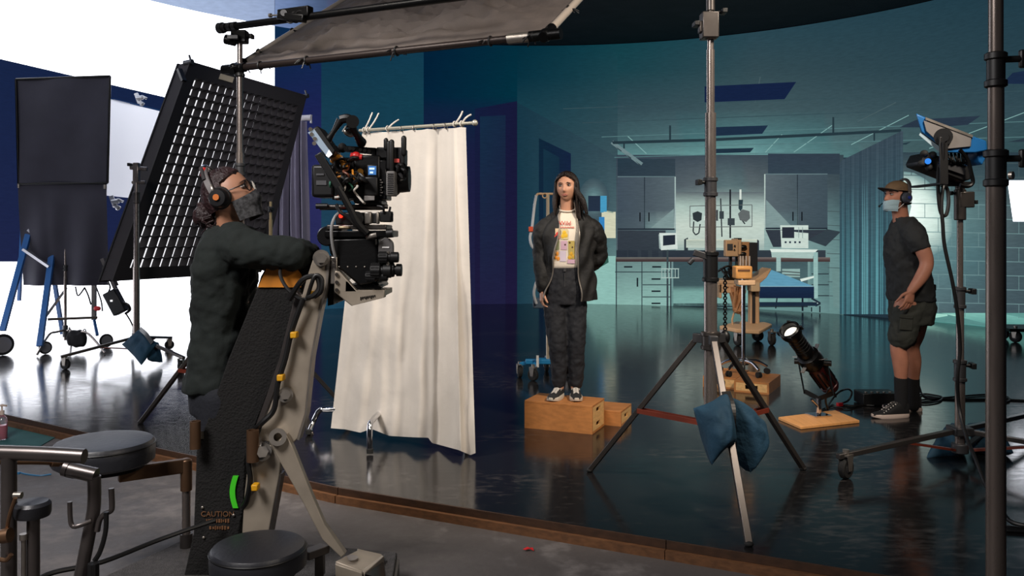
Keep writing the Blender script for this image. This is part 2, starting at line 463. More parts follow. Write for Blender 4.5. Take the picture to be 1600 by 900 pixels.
build(mb, 'pictured_ceiling', M_screen, led); mb = Scr(1.5)
mb.strip(963, 1140, [(242, (66, 92, 110), (74, 100, 116)), (290, (78, 106, 122), (110, 136, 142)), (345, (88, 116, 130), (176, 196, 190)), (400, (92, 124, 134), (150, 174, 172)), ('B', (116, 160, 158), (110, 152, 152))])
mb.strip(1140, 1318, [(242, (74, 100, 116), (64, 92, 104)), (290, (110, 136, 142), (74, 104, 116)), (345, (176, 196, 190), (98, 134, 140)), (400, (150, 174, 172), (112, 150, 152)), ('B', (110, 152, 152), (112, 152, 152))])
mb.strip(1408, 1500, [(238, (60, 92, 106), (58, 90, 104)), (272, (90, 124, 132), (74, 112, 122)), (330, (150, 178, 178), (110, 146, 150)), (400, (118, 156, 160), (98, 138, 146)), (489, (96, 136, 144), (86, 124, 134))])
mb.strip(1500, 1680, [(238, (58, 90, 104), (44, 70, 86)), (272, (74, 112, 122), (52, 84, 98)), (330, (110, 146, 150), (66, 98, 110)), (400, (98, 138, 146), (68, 98, 112)), (489, (86, 124, 134), (72, 100, 114))])
mb.strip(1408, 1680, [(489, (136, 196, 186), (116, 178, 172)), ('B', (96, 160, 156), (80, 146, 144))])
build(mb, 'pictured_room', M_screen, led)

mb = Scr(2)   # doorways of the dark side wall, ceiling joints
mb.strip(742, 808, [((170, 158), (20, 36, 80), (24, 30, 74)), (478, (34, 32, 76), (34, 32, 76))])
mb.strip(842, 892, [((216, 240), (16, 50, 76), (24, 46, 84)), (478, (22, 52, 84), (26, 42, 80))])
build(mb, 'pictured_doorway', M_screen, led)
mb = Scr(3)
mb.strip(750, 790, [((182, 180), (22, 58, 92), (24, 50, 86)), (478, (36, 40, 84), (36, 40, 84))])
mb.strip(849, 874, [((232, 246), (24, 66, 90), (24, 60, 86)), (478, (30, 66, 92), (30, 60, 88))])
build(mb, 'pictured_door', M_screen, led)
mb = Scr(2)
for (a, b_) in (((960, 246), (1316, 236)), ((965, 232), (1600, 214)), ((940, 214), (1600, 190)), ((910, 192), (1600, 166)), ((880, 170), (1600, 142))):
    mb.line([a, b_], 1.2, (98, 140, 146) if a[1] > 200 else (64, 104, 116))
for (a, b_) in (((1010, 240), (980, 212)), ((1110, 238), (1112, 206)), ((1240, 238), (1300, 196)), ((1330, 226), (1420, 180)), ((1452, 232), (1600, 176)), ((1180, 160), (1188, 120)), ((1340, 190), (1400, 160)), ((1196, 238), (1222, 210))):
    mb.line([a, b_], 1.2, (128, 170, 170) if a[1] > 200 else (86, 124, 132))
build(mb, 'pictured_ceiling_joint', M_screen, led)
for pts, c in (([(1101, 135), (1244, 128), (1226, 155), (1101, 160)], (22, 44, 88)), ([(1104, 199), (1200, 196), (1191, 209), (1104, 213)], (34, 62, 92)), ([(1104, 233), (1178, 231), (1172, 238), (1104, 240)], (36, 66, 88)),
               ([(1405, 199), (1432, 187), (1532, 181), (1512, 195), (1460, 199)], (48, 72, 94)), ([(1566, 131), (1582, 114), (1640, 104), (1640, 131)], (30, 56, 92)), ([(1410, 224), (1424, 221), (1416, 226), (1410, 226)], (46, 78, 92)), ([(1575, 222), (1600, 216), (1620, 221)], (48, 74, 90))):
    mb = Scr(3).poly(pts, c); build(mb, 'pictured_ceiling_panel', M_screen, led)
# curtain rail
mb = Scr(4)
mb.line([(956, 223), (1100, 219), (1250, 212), (1408, 204)], 4.5, (44, 74, 86)); mb.line([(1047, 196), (1047, 221)], 3, (44, 74, 86)); mb.line([(1302, 183), (1302, 211)], 3, (46, 76, 88))
mb.line([(975, 223), (975, 232)], 2.5, (44, 74, 86)); mb.line([(1366, 207), (1366, 220)], 2.5, (44, 74, 86))
mb.line([(956, 222), (1003, 257)], 6, (120, 146, 152)); mb.line([(957, 226), (1002, 259)], 1.5, (60, 86, 98))
build(mb, 'pictured_curtain_rail', M_screen, led)
# wall light strip above cupboards, rear wall darker frieze
mb = Scr(2); mb.strip(965, 1055, [(248, (46, 76, 94), (60, 86, 102)), (277, (52, 78, 96), (64, 92, 106))]); mb.strip(1200, 1312, [(240, (60, 84, 104), (58, 82, 100)), (272, (62, 90, 108), (60, 88, 104))]); build(mb, 'pictured_soffit', M_screen, led)
# wall cupboards
def cupboard(u0, u1, um, v0, v1, cl, cr, glow_at):
    mb = Scr(3)
    mb.strip(u0, um - 1, [(v0, cl[0], cl[1]), ((v0 + v1) / 2 + 12, cl[0], cl[1]), (v1, cl[2], cl[3])]); mb.strip(um + 1, u1, [(v0, cr[0], cr[1]), ((v0 + v1) / 2 + 12, cr[0], cr[1]), (v1, cr[2], cr[3])])
    c = build(mb, 'pictured_cupboard', M_screen, led)
    mb = Scr(4); mb.poly(glow_at, (132, 156, 158)); mb.line([(u0, v0), (u1, v0)], 1.5, (112, 138, 146)); mb.line([(u0, v1 + 1), (u1, v1 + 1)], 2.5, (44, 62, 76)); mb.line([(um, v0), (um, v1)], 1.5, (50, 70, 84))
    mb.line([(u1 + 1, v0), (u1 + 1, v1)], 2, (160, 180, 180)) if u0 < 1100 else mb.line([(u0 - 1, v0), (u0 - 1, v1)], 2, (176, 194, 190))
    mb.line([(um - 7, v1 - 25), (um - 7, v1 - 11)], 2, (26, 36, 44)); mb.line([(um + 7, v1 - 25), (um + 7, v1 - 11)], 2, (26, 36, 44))
    build(mb, 'handle', M_screen, c)
cupboard(965, 1054, 1007, 276, 357, [(78, 106, 124), (88, 116, 130), (82, 112, 126), (92, 122, 134)], [(88, 116, 130), (98, 128, 138), (110, 138, 144), (158, 180, 178)], [(1017, 356), (1053, 326), (1053, 356)])
cupboard(1196, 1293, 1246, 272, 356, [(100, 128, 138), (88, 118, 130), (128, 152, 156), (104, 134, 142)], [(86, 116, 130), (76, 106, 120), (84, 114, 126), (74, 104, 118)], [(1197, 312), (1238, 355), (1197, 355)])
mb = Scr(2.4)
mb.strip(1056, 1194, [(300, (104, 130, 138), (104, 130, 138)), (322, (168, 190, 184), (164, 186, 182)), (352, (196, 210, 202), (192, 208, 200)), (374, (188, 202, 194), (184, 200, 194)), (391, (150, 172, 170), (150, 172, 170))]); build(mb, 'pictured_pool_of_light', M_screen, led)
# shaded splashback, counter
mb = Scr(3)
mb.strip(965, 1040, [(360, (62, 80, 94), (66, 86, 98)), (402, (58, 76, 90), (60, 80, 92))]); mb.poly([(1196, 359), (1292, 359), (1262, 375), (1240, 382), (1218, 386), (1208, 386)], (60, 78, 92)); mb.poly([(1262, 375), (1292, 358), (1314, 362), (1290, 385)], (62, 86, 98))
mb.poly([(1069, 374), (1075, 371), (1075, 391), (1069, 391)], (56, 76, 88)); mb.poly([(1183, 374), (1186, 376), (1186, 396), (1183, 396)], (50, 66, 80))
mb.strip(963, 1290, [(391, (52, 70, 84), (64, 86, 98)), (403, (50, 66, 82), (58, 78, 90))])
build(mb, 'pictured_splashback', M_screen, led)
mb = Scr(4); mb.strip(962, 1297, [(402, (140, 140, 136), (132, 136, 134)), (406, (84, 76, 78), (92, 84, 84)), (409, (72, 62, 64), (80, 70, 70))]); build(mb, 'pictured_counter', M_screen, led)
mb = Scr(3)
mb.strip(961, 1047, [(409, (116, 148, 150), (124, 158, 156)), (480, (136, 178, 172), (140, 182, 176))]); mb.strip(1266, 1296, [(409, (104, 142, 146), (100, 136, 140)), (488, (120, 160, 160), (110, 148, 150))])
mb.strip(1052, 1262, [(409, (70, 108, 118), (82, 122, 130)), (446, (72, 112, 120), (88, 132, 138)), (456, (120, 164, 160), (120, 164, 160)), (478, (124, 168, 164), (118, 160, 158))])
mb.strip(1052, 1262, [(474, (56, 86, 94), (60, 90, 96)), (480, (40, 64, 74), (44, 66, 76))])
cab = build(mb, 'pictured_base_cabinet', M_screen, led)
mb = Scr(4)
for v in (425,): mb.line([(961, v), (1048, v)], 1.4, (56, 82, 92))
mb.line([(1003, 409), (1003, 480)], 1.4, (56, 82, 92)); mb.line([(1048, 409), (1048, 478)], 2, (66, 92, 102))
for v in (445, 464): mb.line([(1004, v), (1047, v)], 1.4, (56, 82, 92))
for v in (428, 445, 462): mb.line([(1268, v), (1295, v)], 1.6, (54, 78, 88))
mb.line([(963, 409), (963, 480)], 1.6, (60, 86, 96))
build(mb, 'drawer_joint', M_screen, cab)
for a, b_ in (((975, 417), (988, 417)), ((1019, 417), (1033, 417)), ((1018, 436), (1032, 436)), ((1018, 455), (1032, 455)), ((1018, 474), (1032, 474)), ((996, 434), (996, 448))):
    mb = Scr(5); mb.line([a, b_], 2.4, (34, 50, 60)); build(mb, 'drawer_handle', M_screen, cab)
# medical wall panel, bed head rail
mb = Scr(3); mb.strip(1078, 1175, [(322, (170, 192, 188), (168, 188, 184)), (354, (190, 206, 200), (186, 202, 196))]); pan = build(mb, 'pictured_wall_panel', M_screen, led)
mb = Scr(4)
for s_ in (((1078, 322), (1175, 320)), ((1175, 320), (1175, 354)), ((1175, 354), (1078, 355)), ((1078, 355), (1078, 322))): mb.line(list(s_), 1.2, (112, 132, 134))
mb.poly([(1082, 333), (1090, 330), (1097, 333), (1096, 344), (1090, 347), (1083, 343)], (56, 74, 80)); mb.line([(1084, 346), (1083, 362), (1087, 367), (1092, 364), (1094, 350)], 2, (52, 68, 74))
mb.quad(1100, 337, 1114, 344, (214, 226, 220)); mb.quad(1115, 328, 1122, 345, (84, 100, 104)); mb.line([(1126, 310), (1128, 370)], 2, (60, 76, 82)); mb.quad(1137, 341, 1148, 352, (70, 90, 98)); mb.quad(1124, 330, 1131, 342, (68, 88, 96))
mb.line([(1141, 296), (1141, 372)], 2.6, (34, 44, 52)); mb.poly([(1154, 312), (1161, 312), (1160, 326), (1157, 330), (1154, 326)], (52, 82, 92)); mb.line([(1157, 296), (1157, 312)], 3, (212, 222, 216))
mb.poly([(1153, 334), (1160, 327), (1171, 330), (1172, 341), (1166, 347), (1156, 344)], (112, 134, 136)); mb.poly([(1159, 332), (1165, 331), (1167, 340), (1160, 341)], (190, 206, 200)); mb.line([(1158, 342), (1164, 350)], 2, (60, 78, 84))
build(mb, 'pictured_instruments', M_screen, pan)
mb = Scr(4); mb.strip(1072, 1183, [(374, (204, 212, 198), (208, 216, 200)), (377, (170, 184, 174), (176, 190, 180)), (387, (186, 200, 192), (186, 198, 188))])
for u in (1080, 1091): mb.poly([(u - 2, 379), (u + 2, 379), (u + 2, 382), (u - 2, 382)], (50, 62, 66))
mb.quad(1103, 377, 1110, 384, (222, 230, 220)); build(mb, 'pictured_bed_head_rail', M_screen, led)
# pictured stand with small monitor and basket
mb = Scr(5); mb.line([(1043, 390), (1043, 480)], 3, (70, 96, 104)); st = build(mb, 'pictured_monitor_stand', M_screen, led)
mb = Scr(6); mb.poly([(1030, 364), (1057, 364), (1059, 389), (1033, 391)], (206, 218, 214)); mb.poly([(1029, 366), (1033, 366), (1034, 391), (1030, 388)], (150, 168, 168)); build(mb, 'monitor', M_screen, st)
mb = Scr(7); mb.poly([(1036, 368), (1055, 367), (1055, 382), (1036, 384)], (46, 62, 78)); build(mb, 'display', M_screen, st)
mb = Scr(6)
for v in (420, 434): mb.line([(1033, v), (1061, v)], 1.4, (168, 190, 186))
for u in (1034, 1039, 1044, 1049, 1055, 1060): mb.line([(u, 420), (u, 434)], 1.3, (150, 174, 172))
build(mb, 'wire_basket', M_screen, st)
mb = Scr(4); mb.line([(1102, 430), (1102, 478)], 3, (34, 52, 62)); mb.line([(1108, 434), (1107, 478)], 2, (40, 58, 68)); build(mb, 'pictured_pole', M_screen, led)
# pictured table with larger monitor
mb = Scr(5); mb.poly([(1203, 389), (1278, 390), (1274, 394), (1205, 394)], (214, 228, 222)); mb.poly([(1205, 394), (1272, 394), (1270, 404), (1206, 402)], (164, 190, 186))
mb.quad(1213, 402, 1220, 424, (152, 182, 180)); mb.quad(1271, 394, 1278, 466, (146, 182, 180)); mb.line([(1230, 398), (1244, 398)], 1.5, (90, 110, 112))
tb = build(mb, 'pictured_side_table', M_screen, led)
mb = Scr(6); mb.poly([(1219, 352), (1263, 352), (1263, 388), (1221, 387)], (198, 214, 208)); mb.strip(1221, 1263, [(375, (206, 220, 214), (196, 212, 206)), (388, (190, 208, 206), (170, 190, 190))]); mb.quad(1223, 383, 1246, 386, (120, 176, 214)); build(mb, 'monitor', M_screen, tb)
mb = Scr(7); mb.quad(1222, 355, 1241, 372, (52, 64, 80)); mb.line([(1248, 355), (1248, 372)], 1, (140, 160, 160)); mb.line([(1254, 355), (1254, 372)], 1, (140, 160, 160)); 
for u in (1226, 1233, 1241, 1248): mb.quad(u, 377, u + 3, 380, (44, 66, 96))
build(mb, 'display', M_screen, tb)
mb = Scr(5); mb.quad(1222, 420, 1250, 433, (140, 170, 168)); mb.line([(1222, 424), (1250, 426)], 1.5, (84, 104, 108)); mb.line([(1222, 429), (1250, 430)], 1.5, (84, 104, 108)); mb.poly([(1250, 436), (1272, 431), (1272, 434), (1252, 440)], (214, 228, 222)); build(mb, 'pictured_equipment', M_screen, led)
# pictured bed
mb = Scr(6); mb.poly([(1176, 447), (1186, 428), (1204, 421), (1240, 435), (1270, 447), (1268, 446)], (94, 150, 178)); mb.poly([(1176, 447), (1186, 428), (1200, 430), (1225, 438), (1268, 446)], (108, 164, 190))
mb.line([(1176, 447), (1270, 447)], 2, (140, 176, 190)); bd = build(mb, 'pictured_bed', M_screen, led)
mb = Scr(6); mb.quad(1176, 448, 1272, 466, (30, 58, 96), (26, 46, 80)); mb.quad(1180, 472, 1278, 478, (34, 58, 82)); mb.line([(1268, 466), (1282, 474), (1274, 478)], 3, (40, 62, 78)); mb.line([(1254, 466), (1254, 486)], 3, (30, 44, 58)); mb.line([(1214, 466), (1212, 482)], 2, (30, 44, 58)); mb.line([(1281, 478), (1281, 488)], 2, (30, 44, 58)); mb.line([(1268, 480), (1268, 487)], 2, (30, 44, 58)); mb.line([(1270, 473), (1280, 473)], 3, (178, 200, 198)); build(mb, 'bed_frame', M_screen, bd)
# pictured bin by the curtain
mb = Scr(5); mb.poly([(1300, 421), (1314, 420), (1314, 482), (1302, 480)], (116, 152, 152)); mb.quad(1302, 423, 1311, 430, (60, 80, 86)); build(mb, 'pictured_bin', M_screen, led)
# dispensers on the side wall
mb = Scr(3).glow(928, 312, 24, 34, (124, 158, 162), (70, 108, 122)); mb.poly([(905, 470), (940, 400), (962, 400), (962, 480), (905, 480)], (140, 186, 180)); build(mb, 'pictured_wall_light', M_screen, led)
mb = Scr(5); mb.quad(919, 306, 938, 330, (44, 66, 92)); mb.quad(938, 306, 948, 332, (70, 150, 190)); mb.quad(940, 316, 946, 332, (196, 224, 232)); mb.quad(936, 339, 948, 362, (54, 128, 190)); mb.quad(938, 348, 944, 362, (160, 210, 236)); mb.quad(940, 331, 962, 372, (206, 206, 182)); mb.quad(936, 340, 947, 368, (70, 140, 196)); mb.quad(956, 332, 962, 372, (188, 190, 168)); mb.quad(952, 340, 954, 345, (90, 100, 96)); mb.quad(952, 353, 954, 359, (90, 100, 96)); mb.line([(948, 330), (961, 333)], 2, (150, 166, 150))
build(mb, 'pictured_dispensers', M_screen, led)
mb = Scr(5).poly([(932, 408), (950, 398), (951, 410), (934, 420)], (60, 122, 110)); build(mb, 'pictured_tray', M_screen, led)
# bricks
mb = Scr(3)
for k, v in enumerate(range(252, 489, 22)):
    vr = lambda u: v + (u - 1430) * .02
    c = (150, 178, 176) if v > 330 else (112, 144, 148)
    mb.line([(1412, vr(1412)), (1520, vr(1520)), (1640, vr(1640))], 1.1, (118, 152, 156) if v > 300 else (84, 118, 126))
    for j in range(6):
        u = 1424 + j * 42 + (21 if k % 2 else 0)
        mb.line([(u, vr(u)), (u, vr(u) + 22)], 1.0, (114, 148, 152) if v > 300 else (80, 114, 122))
for v in range(330, 480, 22): mb.line([(1292, v), (1316, v + 1)], 1.0, (84, 116, 122))
build(mb, 'pictured_brick_joint', M_screen, led)
mb = Scr(2); b0 = len(mb.v)
ring = [(1412, 268), (1428, 270), (1446, 280), (1464, 296), (1478, 316), (1488, 344), (1488, 366), (1474, 390), (1452, 402), (1430, 404), (1412, 402)]
mb.v.append(wall_at(1424, 322, mb.off)); mb.vc.append(lc((236, 248, 240), 1.15))
for q in (.62, 1.0):
    for (u, v) in ring: mb.v.append(wall_at(1424 + (u - 1424) * q if u > 1412 else 1412, 322 + (v - 322) * q, mb.off)); mb.vc.append(lc((206, 228, 222), 1.0) if q < 1 else lc((116, 152, 156)))
n = len(ring)
for j in range(n - 1): mb.f.append((b0, b0 + 1 + j, b0 + 2 + j)); mb.m.append(0); mb.f.append((b0 + 1 + j, b0 + 2 + j, b0 + 2 + n + j, b0 + 1 + n + j)); mb.m.append(0)
build(mb, 'pictured_pool_of_light', M_screen, led)
# pictured curtain
mb = Scr(6); N = 34
rowsv = (0, .18, .5, .75, 1.0)
for k, t in enumerate(rowsv):
    for i in range(N * 2 + 1):
        u = 1312 + (1411 - 1312) * i / (2 * N)
        top = 252 - (u - 1312) / 96 * 47 if u < 1408 else 205
        top = max(top, 205) + (8 if i == 0 else 0)
        v = top + (491 - top) * t
        f = .5 + .5 * sin(i * 1.9 + sin(i * .7) * 2 + t * .6)
        base = mixc((66, 96, 114), (60, 116, 132), min(1, t * 1.4)); hi = mixc((88, 120, 136), (116, 178, 186), min(1, t * 1.4))
        gl = max(0, 1 - abs(u - 1350) / 40) if t > .2 else 0
        c = mixc(base, hi, f * (.35 + .55 * gl)); c = mixc(c, (40, 66, 82), .45 * (1 - f) * (.4 + t * .5))
        mb.v.append(wall_at(u, v, mb.off)); mb.vc.append(lc(c))
W = 2 * N + 1
for k in range(4):
    for i in range(2 * N): mb.f.append((k * W + i, k * W + i + 1, (k + 1) * W + i + 1, (k + 1) * W + i)); mb.m.append(0)
build(mb, 'pictured_curtain', M_screen, led)
mb = Scr(3); mb.poly([(1440, 489), (1470, 489), (1560, 510), (1540, 509), (1470, 503), (1436, 500)], (96, 152, 150)); mb.poly([(1560, 489), (1600, 489), (1640, 500), (1640, 505)], (100, 158, 154)); mb.poly([(1412, 500), (1445, 489), (1500, 492), (1452, 502)], (160, 216, 204)); build(mb, 'pictured_floor', M_screen, led)

# ================================================================== ceiling over the stage
M_ceil = mat('dark_ceiling_panels', (34, 36, 40), .75, var=.3, vscale=3, bump=.2, bscale=30)
pts = [V(CX + (RW + .1) * sin(a), CY + (RW + .1) * cos(a), ZT + .01) for a in [A0 + (A1 - A0) * i / 80 for i in range(81)]]
mb = MB().prism(pts, (0, 0, .15)); structure(mb, 'ceiling', M_ceil)
# lit screen panels hung under its left part
csc = thing('ceiling_screen', 'pale grey blue lit screen panels overhead above the white field', 'screen', (-4.5, 12.5, ZT))
mb = MB(); mb.vc = []
def ceil_strip(ul, ur, cl, cr):
    # wedge of ceiling between two sight columns, from the wall towards the camera
    n = 20; b0 = len(mb.v)
    for j in range(13):
        for i in range(n + 1):
            u = ul + (ur - ul) * i / n
            a = wall_at(u, 'T', .01); q = 1 - j / 12 * .42
            mb.v.append(V(a.x * q, a.y * q, ZT - .02)); mb.vc.append(lc(mixc(cl, cr, i / n)))
    for j in range(12):
        for i in range(n): k = b0 + j * (n + 1) + i; mb.f.append((k, k + 1, k + n + 2, k + n + 1)); mb.m.append(0)
ceil_strip(60, 429, (176, 196, 230), (140, 158, 196)); build(mb, 'lit_panel', M_screen, csc)
mb = MB(); mb.vc = []; ceil_strip(429.5, 560, (110, 132, 178), (62, 82, 118)); build(mb, 'dim_panel', M_screen, csc)
# ================================================================== stands and grip gear
def knob(parent, p, d, r=.02, L=.05, name='knob'):
    d = Vector(d).normalized(); p = Vector(p)
    mb = MB().cyl(p, p + d * L * .6, r * .35, n=10)
    x, y = frame_of(d)
    mb.bar(p + d * L * .62 - x * r * 1.3, p + d * L * .62 + x * r * 1.3, r * .9, L * .5)
    return build(mb, name, M_black, parent, bevel=.003)
def collar(parent, x, y, z0, z1, r, m=None, lip=.006):
    mb = MB().lathe([(r, z0), (r + lip, z0 + .004), (r + lip, z0 + .02), (r, z0 + .024), (r, z1 - .024), (r + lip, z1 - .02), (r + lip, z1 - .004), (r, z1)], (x, y, 0))
    return build(mb, 'collar', m or M_castgrey, parent)
def caster(parent, p, ang, r=.055, name='caster'):
    """swivel wheel; p is the floor point under it"""
    p = Vector(p); ax = V(cos(ang), sin(ang), 0); fw = V(-sin(ang), cos(ang), 0); c = p + V(0, 0, r)
    mb = MB()
    for s_ in (-1, 1): mb.prism([c + ax * (s_ * r * .42) + fw * a + V(0, 0, b) for a, b in ((-r * .25, -r * .2), (r * .25, -r * .2), (r * .5, r * 1.2), (-r * .5, r * 1.2))], ax * (s_ * r * .08))
    mb.box(c + V(0, 0, r * 1.25), (r * 1.0, r * 1.0, r * .16), Matrix.Rotation(ang, 3, 'Z'))
    mb.cyl(c + V(0, 0, r * 1.3), c + V(0, 0, r * 1.75), r * .3)
    mb.cyl(c - ax * r * .5, c + ax * r * .5, r * .14, n=10)
    f = build(mb, name, M_steel, parent)
    mb = MB().lathe([(r * .45, -r * .33), (r * .86, -r * .33), (r, -r * .2), (r, r * .2), (r * .86, r * .33), (r * .45, r * .33)], c, ax)
    mb.mat(1).cyl(c - ax * r * .36, c + ax * r * .36, r * .45)
    build(mb, 'wheel', [M_rubber, M_castgrey], f)
    return f
def column(parent, x, y, segs, m=M_stand):
    """telescoping riser: (z0, z1, radius) from the bottom up"""
    for z0, z1, r in segs: build(MB().cyl((x, y, z0), (x, y, z1), r, n=24), 'riser', m, parent)

def tripod(name, label, c, crotch, feet, brace_z, segs, low, col_r, m=M_stand, group=None, lw=.034):
    t = thing(name, label, 'stand', c, group=group); x, y = c[0], c[1]
    column(t, x, y, segs, m)
    collar(t, x, y, crotch - .06, crotch + .04, col_r + .012, M_darkstand)
    mb = MB().cyl((x, y, brace_z - .05), (x, y, brace_z + .02), col_r * .9 + .012); build(mb, 'brace_collar', M_darkstand, t)
    for fx, fy in feet:
        d = V(fx - x, fy - y, 0).normalized()
        a = V(x, y, crotch) + d * (col_r + .04); b = V(fx, fy, .012)
        lg = build(MB().bar(a, b, lw, lw * .8, up=(0, 0, 1)), 'leg', M_darkstand if m is M_stand else m, t, bevel=.003)
        build(MB().bar(V(x, y, crotch) + d * col_r * .8, a + d * .02, lw * 1.3, .05), 'leg_hinge', M_castgrey, lg, bevel=.003)
        build(MB().ell(b, (.022, .022, .014)), 'rubber_foot', M_rubber, lg)
        k = (crotch - brace_z) / crotch; q = a.lerp(b, k)
        br = MB()
        s_ = V(-d.y, d.x, 0) * .022
        for e in (-1, 1): br.bar(V(x, y, brace_z - .02) + d * col_r + s_ * e, q + s_ * e, .008, .026, up=(0, 0, 1))
        build(br, 'brace', M_red, t)
    return t

# --- tall wind-up stand in the middle of the floor
c = V(1.10, 4.61, 0); s1 = 4.61 / F
top = EYE + 400 * s1
cs = tripod('light_stand', 'tall steel stand in mid floor with a teal sandbag on its front leg', c, .85, [(.468, 4.99), (1.76, 5.03), (1.087, 3.82)], .40,
            [(.30, 1.26, .036), (1.20, 2.1, .030), (2.05, 2.45, .022), (2.40, top, .018)], 0, .036)
z = lambda v, d=4.61: EYE - (v - VH) * d / F
collar(cs, c.x, c.y, z(440), z(393), .040, M_black); collar(cs, c.x, c.y, z(307), z(277), .034, M_castgrey); collar(cs, c.x, c.y, z(62), z(52), .030, M_steel)
build(MB().box((c.x - .055, c.y - .02, z(398)), (.09, .02, .035), Matrix.Rotation(.3, 3, 'Y')).cyl((c.x - .10, c.y - .02, z(404)), (c.x - .125, c.y - .02, z(412)), .014), 'clamp_lever', M_castgrey, cs, bevel=.004)
knob(cs, (c.x - .03, c.y - .01, z(285)), (-1, 0, 0), .028, .06)
mb = MB().rect(1098, 17, 1124, 58, 4.56, .09); mb.rect(1093, 32, 1099, 50, 4.57, .05); mb.cyl((c.x, c.y, z(18)), (c.x, c.y, z(-4)), .024)
build(mb, 'stand_head', M_darkstand, cs, bevel=.006)
knob(cs, P(1096, 38, 4.6), (-1, 0, 0), .03, .05); knob(cs, P(1122, 20, 4.6), (1, 0, .2), .03, .05)
mb = MB()                                        # thin twisted black cord by the stand, built from small rings
ch = [P(1133, 522, 4.7) + V(.0, 0, .0145 * i) for i in range(24)]
for i, p in enumerate(ch): mb.torus(p, (1, 0, 0) if i % 2 else (0, 1, 0), .0085, .0042, n=10, m=5)
ch_o = build(mb, 'twisted_cord', M_black, cs)
build(MB().ell(P(1133, 527, 4.68), (.028, .03, .04)), 'cable_plug', M_black, cs)

# --- sandbags: two pillows joined by a strap, saddled over a leg
def cushion(mb, q, t, seed=0):
    # a soft bag hung from four corners (top left, top right, bottom right, bottom left), t thick
    q = [Vector(x) for x in q]; nn = (q[1] - q[0]).cross(q[3] - q[0]).normalized(); N = 30
    if nn.y > 0: nn = -nn
    def pt(s, u, side):
        p = q[0].lerp(q[1], s).lerp(q[3].lerp(q[2], s), u); cen = (q[0] + q[1] + q[2] + q[3]) / 4
        e = max(0, sin(pi * s) * sin(pi * u)) ** .36; ed = 1 - max(abs(2 * s - 1), abs(2 * u - 1))
        p = p + (cen - p) * (.10 * (1 - abs((2 * s - 1) * (2 * u - 1)))) * (1 if ed < .02 else max(0, 1 - ed * 6))
        w = .010 * sin(s * 13 + u * 6 + seed) + .014 * sin((s - u) * 16 + seed * 2) * (1 - u) + .02 * mnoise.noise(V(s * 5, u * 5, seed))
        return p + nn * ((t / 2 * e * (.75 + .35 * u) + .5 * w * e) * side)
    vs = []; fs = []
    W = N + 1
    for side in (1, -1):
        o = len(vs)
        for j in range(W):
            for i in range(W): vs.append(pt(i / N, j / N, side))
        for j in range(N):
            for i in range(N): fs.append((o + j * W + i, o + j * W + i + 1, o + (j + 1) * W + i + 1, o + (j + 1) * W + i))
    ring = [(i, 0) for i in range(N)] + [(N, j) for j in range(N)] + [(i, N) for i in range(N, 0, -1)] + [(0, j) for j in range(N, 0, -1)]
    for k in range(len(ring)):
        a = ring[k][1] * W + ring[k][0]; b = ring[(k + 1) % len(ring)][1] * W + ring[(k + 1) % len(ring)][0]; fs.append((a, b, b + W * W, a + W * W))
    mb.add(vs, fs); return mb
def saddlebag(label, qa, qb, t, strap, base):
    s = thing('sandbag', label, 'sandbag', base)
    build(cushion(MB(), qb, t * .9, 3), 'bag_half', M_teal, s, angle=80); build(cushion(MB(), qa, t, 1), 'bag_half', M_teal, s, angle=80)
    mb = MB(); pts = catmull([Vector(p) for p in strap], 6)
    for i in range(len(pts) - 1): mb.bar(pts[i], pts[i + 1], .045, .006, up=(0, 1, 0))
    build(mb, 'strap', M_black, s); return s
def pillow(mb, c, w, h, t, R, seed=0):
    c = Vector(c)
    def f(d):
        # a cushion outline with corners
        ex = abs(d.x) ** .55 * (1 if d.x > 0 else -1); ez = abs(d.z) ** .6 * (1 if d.z > 0 else -1)
        e = max(0, 1 - (abs(ex) ** 4 + abs(ez) ** 4) * .42)
        wr = .012 * sin(ex * 7 + ez * 3 + seed) + .010 * sin(ez * 11 - ex * 4 + seed * 2)
        return V(ex * w / 2 * (1 - .08 * abs(ez)), d.y * t / 2 * (1 + wr * 9), ez * h / 2 + wr * .5)
    mb.ell(c, (1, 1, 1), R, 40, 26, f)
    return mb
def sandbag(label, a, b, R1, R2, w, h, t, strap, base, group=None):
    s = thing('sandbag', label, 'sandbag', base, group=group)
    build(pillow(MB(), a, w, h, t, R1, 1), 'bag_half', M_teal, s, disp=(.03, .09)); build(pillow(MB(), b, w * .92, h, t * .95, R2, 3), 'bag_half', M_teal, s, disp=(.03, .09))
    mb = MB(); pts = catmull([Vector(p) for p in strap], 6)
    for i in range(len(pts) - 1): mb.bar(pts[i], pts[i + 1], .05, .006, up=(0, 1, 0))
    build(mb, 'strap', M_black, s)
    return s
RY = lambda a: Matrix.Rotation(a, 3, 'Y'); RZ = lambda a: Matrix.Rotation(a, 3, 'Z'); RX = lambda a: Matrix.Rotation(a, 3, 'X')
saddlebag('teal sandbag slung over the front leg of the tall mid floor stand', [P(1083, 638, 4.22), P(1136, 611, 4.27), P(1150, 690, 4.12), P(1112, 727, 4.1)],
          [P(1136, 618, 4.27), P(1153, 634, 4.40), P(1182, 690, 4.36), P(1173, 740, 4.22), ], .26, [P(1134, 612, 4.24), P(1142, 636, 4.16), P(1143, 664, 4.13), P(1144, 700, 4.14)], (1.09, 4.25, .3))

